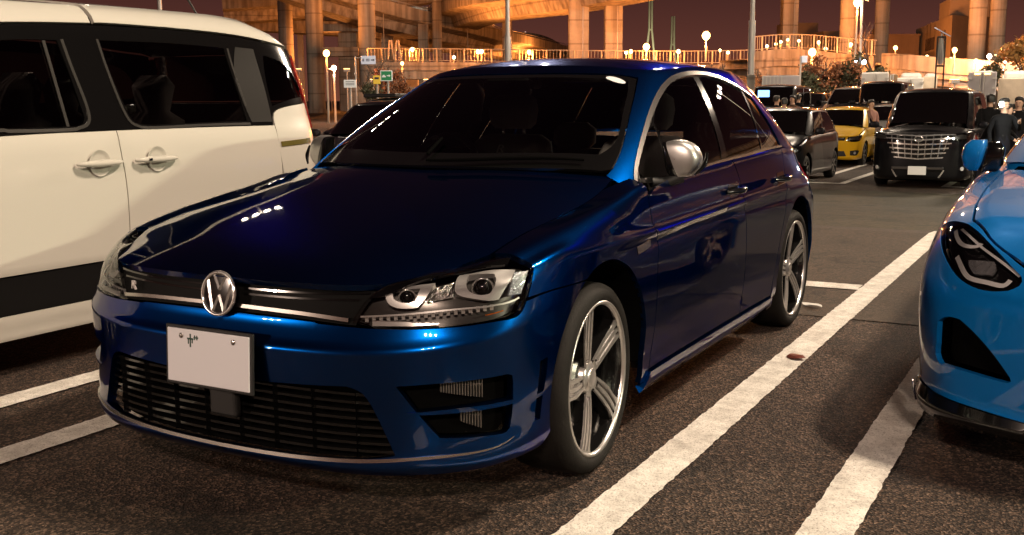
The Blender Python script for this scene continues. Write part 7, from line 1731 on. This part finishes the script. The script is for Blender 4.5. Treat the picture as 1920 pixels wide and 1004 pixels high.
bare_tree('orange lit bushy tree with golden leaves at the right edge', 1903, 62, 4.6, .9, 9, leaves='gold_leaf', name='leafy_tree', nleaf=1800)
bare_tree('dark shrub at the foot of the golden tree', 1872, 60, 3.1, .8, 10, leaves='dark_leaf', name='shrub', cat='shrub', nleaf=900)
for k, (px, D, hh, lb) in enumerate(((1513, 56, 2.0, 'first dark shrub behind the thin sign post'), (1536, 57, 2.3, 'second dark shrub below the spreading bare tree'), (1560, 56, 2.3, 'third dark shrub in the strip below the footbridge'), (1580, 57, 2.4, 'fourth dark shrub in the strip below the footbridge'), (1602, 56, 2.4, 'dark shrub just left of the white box truck'), (1428, 60, 2.0, 'low dark shrub left of the grey trailer'), (690, 56, 1.7, 'dark shrub beneath the bare tree by the pale sign'), (765, 58, 1.7, 'dark shrub right of the rusty tree'))):
    bare_tree(lb, px, D, hh*1.4, 1.1, 20+k, leaves='rust_leaf' if k % 2 else 'dark_leaf', name='shrub', cat='shrub', group='shrubs in the planting strip', nleaf=900, levels=3)

# the motorway goes on to the right of the frame, where the hatchback's doors and windows mirror it
girder('side_ramp', [(-78, 8, 9.5), (-66, 26, 9), (-52, 42, 8), (-34, 54, 7), (-12, 60, 6), (12, 62, 5.5)], 8, 1.8, 'concrete motorway ramp outside the frame to the right, mirrored in the blue doors')
girder('side_ramp', [(-110, 25, 17), (-84, 48, 16.5), (-54, 68, 16), (-20, 80, 15.5), (20, 84, 15)], 9, 2, 'higher concrete motorway deck outside the frame to the right, mirrored in blue doors')
for k, (x, y, lb) in enumerate(((-60, 20, 'first'), (-44, 36, 'second'), (-24, 46, 'third'), (0, 50, 'fourth'))):  # lights added to brighten the side ramp from below
    t = thing('added_uplight', 'added orange fill light outside the frame below the side ramp, %s along' % lb, 'floodlight', (x, y, 0), 0, 'added fill lights under the motorway')
    mesh_obj('stand', tube([(0, 0, 0), (0, 0, 1.0)], [.06, .06], 6), M['galv'], t); B = Buf(); box(0, 0, 1.1, .35, .5, .22, B, bev=.03); hd = mesh_obj('lamp_head', B, M['galv'], t); uplamp((0, 0, 1.5), 9000*BGW, t)
for k, (x, y) in enumerate(((-70, 30), (-57, 46), (-38, 58), (-16, 66))):
    t = thing('motorway_pillar', 'round motorway pillar outside the frame under the side ramp, %s of four' % ('first', 'second', 'third', 'fourth')[k], 'pillar', (x, y, 0), 0, VIA); mesh_obj('shaft', tube([(0, 0, 0), (0, 0, 15.5)], .9, 20), M['concrete'], t)

# ---------------------------------------------------------------- the parked rows across the aisle
def car_at(px, D, *a, **k):
    """the car's front, D metres ahead in the direction of the photo column"""
    p = far(px, 182, D); fo = k.get('fo', .85); h = k.get('heading', 0.)
    x, y = p[0]-fo*math.cos(h), p[1]-fo*math.sin(h)
    return make_car(*a[:3], (x, y, gz(x-1.3)), *a[3:], **k)
CARG = 'cars parked beyond the aisle'
mv, mS, mH = car_at(1727, 20.3, 'minivan', 'black tall minivan facing the camera with a broad chrome grille and white plate', 'minivan', 'black_paint', CARG, fo=.92, wb=3.0, ro=.98, hw=.925, zh=1.06, zc=1.17, zb=1.12, zr=1.93, xc=.10, xt=-.78, xrt=-3.65, xrb=-3.9, hr=.72, rw=.335, front='grand')
car_at(1553, 27.3, 'hatchback_car', 'small yellow hatchback between the black car and the black minivan', 'car', 'yellow', CARG, fo=.80, wb=2.43, ro=.62, hw=.845, zh=.78, zc=.98, zb=.96, zr=1.51, xc=-.2, xt=-.85, xrt=-2.75, xrb=-2.98, hr=.60, rw=.30)
car_at(1418, 20.9, 'hatchback_car', 'black hatchback partly behind the rear corner of the deep blue hatchback', 'car', 'black_paint', CARG, fo=.82, wb=2.55, ro=.70, hw=.86, zh=.80, zc=1.0, zb=1.0, zr=1.56, xc=-.22, xt=-.9, xrt=-2.8, xrb=-3.1, hr=.62, rw=.31)
car_at(1574, 35, 'hatchback_car', 'dark silver roofed car directly behind the small yellow hatchback', 'car', 'black_paint', CARG, zr=1.62, zb=1.02, zc=1.02, zh=.85, hr=.64, roofm='silver_paint')
car_at(1432, 33, 'box_van', 'dark boxy van with a glowing blue screen in its window, beyond the black hatchback', 'van', 'black_paint', CARG, fo=.75, wb=2.25, ro=.5, hw=.76, zh=.95, zc=1.1, zb=1.08, zr=1.85, xc=.15, xt=-.35, xrt=-2.7, xrb=-2.85, hr=.66, rw=.27)
p = far(1432, 176, 31.9); B = Buf(); box(0, 0, 0, .04, .34, .20, B, bev=.01); o = mesh_obj('screen', B, M['lamp_screen']); o.location = tuple(p); o.rotation_euler = (0, 0, FACE); tag(o, 'small glowing blue screen behind the windscreen of the dark boxy van', 'screen')
car_at(1486, 36, 'sedan_car', 'dark car showing only its roof behind the group of standing people', 'car', 'black_paint', CARG, zr=1.44, hr=.56)
car_at(1517, 39, 'sedan_car', 'dark low car between the standing people and the silver roofed car', 'car', 'black_paint', CARG, zr=1.42)
car_at(1640, 33, 'box_van', 'black boxy kei van right behind the person in pink', 'van', 'black_paint', CARG, fo=.75, wb=2.2, ro=.45, hw=.74, zh=.95, zc=1.1, zb=1.08, zr=1.82, xc=.15, xt=-.3, xrt=-2.7, xrb=-2.85, hr=.66, rw=.27)
car_at(1652, 28.5, 'sedan_car', 'grey car squeezed between the small yellow hatchback and the black minivan', 'car', 'silver_paint', CARG, zr=1.45)
car_at(1858, 27, 'sedan_car', 'dark car turned away with its red tail lamp beside the black minivan', 'car', 'black_paint', CARG, zr=1.5, heading=math.pi, fo=.85, zb=1.0)
car_at(1872, 25, 'coupe_car', 'orange car glimpsed between the black minivan and the standing people', 'car', 'orange_paint' , CARG, zr=1.42, hr=.56, lamp_lit=False) if 'orange_paint' in M else None
car_at(1935, 24, 'sedan_car', 'dark car at the right edge behind the people', 'car', 'black_paint', CARG, zr=1.48)
car_at(572, 17.5, 'sedan_car', 'black sedan with pale roof line between the cream van and the windscreen', 'car', 'black_paint', CARG, zr=1.60, hr=.62)
car_at(636, 27, 'suv_car', 'dark car with grey roof and roof rack behind the black sedan', 'car', 'black_paint', CARG, zr=1.82, zb=1.12, zc=1.12, zh=.95, hr=.68, rw=.36, roofm='silver_paint')
p = far(636, 182, 27); B = Buf(); box(0, 0, 0, 1.2, 1.05, .10, B, bev=.03); o = mesh_obj('roof_rack', B, M['black']); o.location = (p[0]-2.3, p[1], gz(p[0]-2)+1.88); tag(o, 'flat black rack on the grey roofed car behind the black sedan', 'roof rack')
for k, (px, D, lb) in enumerate(((1270, 24, 'dark car hidden behind the deep blue hatchback roof'),)): pass

# ---------------------------------------------------------------- lorries along the far edge
M['box_white'] = mat('lorry box white', (.60, .58, .55), .5, var=.12, vscale=.8); M['box_grey'] = mat('lorry box grey', (.36, .34, .35), .5, var=.15, vscale=.8); M['box_brown'] = mat('brown tarpaulin', (.24, .15, .08), .7, var=.3); M['cream'] = mat('cream panel', (.62, .52, .40), .5, var=.15)
def lorry(px0, px1, ytop, D, label, m, doors=True, ribs=0, depth=5.5, lamps=0, cab=True):
    a, b = far(px0, ytop, D), far(px1, ytop, D); c = (a+b)/2; w = np.linalg.norm(a-b); h = c[2]; z0 = .95
    th = math.atan(((px0+px1)/2-960)/1977.9); cs, sn = math.cos(th), math.sin(th); fv = np.array((HD_[0]*cs+HD_[1]*sn, HD_[1]*cs-HD_[0]*sn))
    t = thing('lorry', label, 'lorry', (c[0]+fv[0]*depth/2, c[1]+fv[1]*depth/2, gz(c[0])), FACE-th, 'lorries along the far edge'); g0 = gz(c[0])
    B = Buf(); box(0, 0, (h+z0)/2-g0, depth, w, h-z0, B, bev=.03); bd = mesh_obj('cargo_box', B, M[m], t)
    if doors:
        for s in (-1, 1):
            B = Buf(); box(depth/2+.02, s*w*.245, (h+z0)/2-g0, .05, w*.47, (h-z0)*.94, B, bev=.015); d = mesh_obj('door', B, M[m], t)
            for q in (.2, .5, .8):
                B = Buf(); box(depth/2+.06, s*w*.44, z0+(h-z0)*q-g0, .05, .16, .08, B); mesh_obj('hinge', B, M['galv'], d)
            mesh_obj('lock_bar', tube([(depth/2+.07, s*w*.06, z0+.1-g0), (depth/2+.07, s*w*.06, h-.1-g0)], .018, 6), M['galv'], d)
    for k in range(ribs):
        B = Buf(); box(depth/2+.03, -w*.48+w*.5*k/max(1, ribs-1), (h+z0)/2-g0, .06, .05, (h-z0)*.98, B); mesh_obj('rib', B, M['galv'], t)
    B = Buf(); box(0, 0, z0-.12-g0, depth*.98, w*.5, .22, B); mesh_obj('chassis', B, M['black'], t)
    for x in (-depth*.32, depth*.30):
        for s in (-1, 1): simple_wheel(t, x, s*w*.40, .42, s)
    for k in range(lamps):
        B = Buf(); box(depth/2+.05, (k-.5)*w*.35, h-.08-g0, .05, .22, .07, B); mesh_obj('marker_lamp', B, M['lamp_marker'], t)
    if cab:
        B = Buf(); box(-depth/2-.95, 0, 1.45, 1.5, min(w*.9, 2.1), 1.9, B, bev=.15); mesh_obj('cab', B, M['box_white'], t)
    return t
M['lamp_marker'] = mat('amber marker', (1, .7, .3), .3, emit=(1, .55, .15), es=6)
lorry(1430, 1499, 142, 46, 'long grey trailer with ribs on its left half under the bare trees', 'box_grey', doors=False, ribs=6, depth=2.4, cab=False)
lorry(1617, 1665, 136, 44, 'white box lorry showing its two rear doors left of the black minivan', 'box_white')
lorry(1666, 1683, 140, 48, 'narrow brown tarpaulin lorry just right of the white box lorry', 'box_brown', doors=False, ribs=3)
lorry(1684, 1730, 146, 46, 'low pale grey box lorry above the black minivan roof', 'box_white', doors=True)
lorry(1731, 1757, 144, 47, 'cream fronted lorry left of the turbine frame', 'cream', doors=False)
lorry(1818, 1867, 135, 43, 'tall grey box lorry with two small roof lamps right of the black minivan', 'box_grey', lamps=2)
lorry(1876, 1945, 147, 43, 'cream sided lorry at the right edge', 'cream', doors=False, ribs=0)

# ---------------------------------------------------------------- people
SKIN = mat('skin', (.50, .30, .21), .6); HAIR = mat('dark hair', (.012, .010, .009), .5)
def cloth(name, c): return mat(name, [q*.6 for q in c] if max(c) < .03 else c, .9, spec=.12, bump=.2, bscale=30)
C_ = dict(black=cloth('black jacket', (.012, .012, .014)), navy=cloth('dark trousers', (.018, .018, .026)), grey=cloth('grey quilted jacket', (.07, .065, .06)), pink=cloth('pink coat', (.45, .24, .20)), white=cloth('pale shirt', (.5, .48, .46)), tan=cloth('tan trousers', (.20, .12, .06)), brown=cloth('brown jacket', (.10, .06, .04)))
def person(px, D, label, h=1.70, turn=0., top='black', legs='navy', pose='stand', off=(0, 0)):
    p = far(px, 182, D); x, y = p[0]+off[0], p[1]+off[1]; t = thing('person', label, 'person', (x, y, gz(x)), FACE+turn, None); k = h/1.72
    J = {}; E = []
    def j(n, par, x, y, z, r, ry=None): J[n] = (np.array((x, y, z))*k, r*k, (ry or r)*k); (E.append((par, n)) if par else None)
    lean = .0 if pose != 'bend' else .38
    j('hip', None, 0, 0, .95, .13, .16); j('waist', 'hip', .01+lean*.2, 0, 1.08, .115, .145); j('chest', 'waist', .015+lean*.6, 0, 1.28-lean*.1, .125, .175); j('neckb', 'chest', -.0+lean*.95, 0, 1.45-lean*.25, .075, .10)
    j('neck', 'neckb', .01+lean*1.0, 0, 1.51-lean*.27, .052); j('headl', 'neck', .025+lean*1.05, 0, 1.575-lean*.28, .075, .07); j('headm', 'headl', .02+lean*1.08, 0, 1.63-lean*.28, .095, .08); j('headt', 'headm', .01+lean*1.1, 0, 1.70-lean*.28, .062)
    for s, q in ((1, 'l'), (-1, 'r')):
        j('sh'+q, 'chest', lean*.8, s*.185, 1.40-lean*.22, .062)
        if pose == 'phone' and s > 0:
            el = (.12, s*.26, 1.16); wr = (.33, s*.12, 1.30)
        elif pose == 'bend': el = (lean*.8+.10, s*.25, 1.12); wr = (lean*.8+.28, s*.16, .98)
        else: el = (-.02+lean*.6, s*.25, 1.14); wr = (.05+lean*.8, s*.255, .89)
        j('el'+q, 'sh'+q, *el, .045); j('wr'+q, 'el'+q, *wr, .030)
        d = np.array(wr)-np.array(el); d /= np.linalg.norm(d); hd = np.array(wr)+d*.07; j('ha'+q, 'wr'+q, *hd, .034, .022)
        for f in range(4):
            fo_ = hd+d*(.035)+np.array((.0, (f-1.5)*.017, 0)) if abs(d[2]) < .8 else hd+d*.035+np.array(((f-1.5)*.017, 0, 0)); ft = fo_+d*(.06-.008*abs(f-1.2)); j('f%d' % f+q, 'ha'+q, *fo_, .0085); j('g%d' % f+q, 'f%d' % f+q, *ft, .0075)
        th = hd+np.array((.03, -s*.02, -.005)); j('th'+q, 'ha'+q, *th, .011); j('ti'+q, 'th'+q, *(th+d*.035+np.array((.008, 0, 0))), .009)
        st = .10*s if pose == 'walk' else .015*s
        j('kn'+q, 'hip', .02+st, s*.10, .50, .065); j('an'+q, 'kn'+q, -.03+st*1.2, s*.105, .09, .042); j('to'+q, 'an'+q, .12+st*1.2, s*.12, .035, .038)
    names = list(J); me = bpy.data.meshes.new('body'); me.from_pydata([tuple(J[n][0]) for n in names], [(names.index(a), names.index(b)) for a, b in E], [])
    o = bpy.data.objects.new('body', me); COL.objects.link(o)
    sk = o.modifiers.new('skin', 'SKIN'); sk.use_smooth_shade = True
    for i, n in enumerate(names): me.skin_vertices[0].data[i].radius = (J[n][1], J[n][2]); me.skin_vertices[0].data[i].use_root = (n == 'hip')
    sb = o.modifiers.new('sub', 'SUBSURF'); sb.levels = 1; sb.render_levels = 1
    bpy.context.view_layer.update(); m2 = bpy.data.meshes.new_from_object(o.evaluated_get(bpy.context.evaluated_depsgraph_get())); bpy.data.objects.remove(o)
    for m in (C_[top], C_[legs], SKIN, M['black']): m2.materials.append(m)
    zn_, zw = J['neckb'][0][2]+.035*k, .93*k; hands = [J['ha'+q][0] for q in 'lr']
    for f in m2.polygons:
        c = np.array(f.center); f.use_smooth = True
        f.material_index = 2 if c[2] > zn_ or min(np.linalg.norm(c-hh) for hh in hands) < .075*k else 3 if c[2] < .085*k else 1 if c[2] < zw and min(np.linalg.norm(c-J[a][0]) for a in ('ell', 'elr', 'wrl', 'wrr')) > .10*k else 0
    m2.name = 'body'; o = bpy.data.objects.new('body', m2); COL.objects.link(o); o.parent = t
    hc = J['headm'][0]; r = .105*k
    hairB = loft_rings([(hc[0]-.055*k, 0, hc[2]-.05*k, .050*k, .074*k), (hc[0]-.040*k, 0, hc[2]+.02*k, .072*k, .086*k), (hc[0]-.020*k, 0, hc[2]+.075*k, .084*k, .084*k), (hc[0]-.012*k, 0, hc[2]+.115*k, .065*k, .058*k), (hc[0]-.012*k, 0, hc[2]+.125*k, .02*k, .02*k)], 14); mesh_obj('hair', hairB, HAIR, t)
    F_ = Buf(); x0 = hc[0]+.088*k
    for s in (-1, 1): box(x0, s*.030*k, hc[2]+.0*k, .012*k, .022*k, .010*k, F_)
    box(x0, 0, hc[2]-.075*k, .010*k, .042*k, .010*k, F_); fo_ = mesh_obj('face_features', F_, HAIR, t); fo_['kind'] = 'stuff'
    N_ = Buf(); box(x0+.006*k, 0, hc[2]-.035*k, .026*k, .022*k, .034*k, N_, bev=.006*k); mesh_obj('nose', N_, SKIN, t)
    return t
PI = math.pi
person(1471, 29.5, 'person in a grey quilted jacket seen from behind beyond the black hatchback', 1.72, PI, 'grey')
person(1456, 31.0, 'person with a dark round head left of the grey quilted jacket', 1.74, PI*.6, 'black')
person(1487, 31.5, 'person in dark clothes just right of the grey quilted jacket', 1.70, -1.0, 'brown')
person(1497, 33.0, 'person half hidden at the right end of the standing group', 1.62, 2.2, 'black')
person(1522, 31.5, 'person in a pale shirt leaning beside the silver roofed car', 1.60, 1.0, 'white', pose='bend')
person(1634, 29.0, 'person in a pink coat standing before the black boxy kei van', 1.66, .3, 'pink', 'tan')
person(1841, 25.0, 'person facing the camera just right of the black minivan', 1.72, .2, 'brown', 'navy')
person(1858, 23.0, 'person in black with a broad back beside the bright light', 1.78, PI, 'black', 'navy')
person(1848, 20.0, 'person in black bending forward behind the bright blue mirror', 1.70, .9, 'black', 'navy', pose='bend')
lightman = person(1884, 19.5, 'person in black holding up a bright white phone light', 1.70, .1, 'black', 'navy', pose='phone')
person(1912, 21.5, 'person in a dark coat nearest the right edge', 1.72, -.6, 'black', 'navy')
# the bright hand light
q = far(1878, 196, 18.9); B = Buf(); box(0, 0, 0, .012, .078, .155, B, bev=.004); ph = mesh_obj('phone', B, M['gloss_black']); ph.location = tuple(q); ph.rotation_euler = (0, 0, FACE); tag(ph, 'phone held up with its white light shining at the camera', 'phone')
mesh_obj('phone_light', lathe([(.0001, .022), (.03, .018), (.045, .007)], 16, 'x', (0, 0, .0)), M['phone_light'], ph)
point('phone_lamp', (.12, 0, 0), 60, (.95, 1, .9), .05, ph)
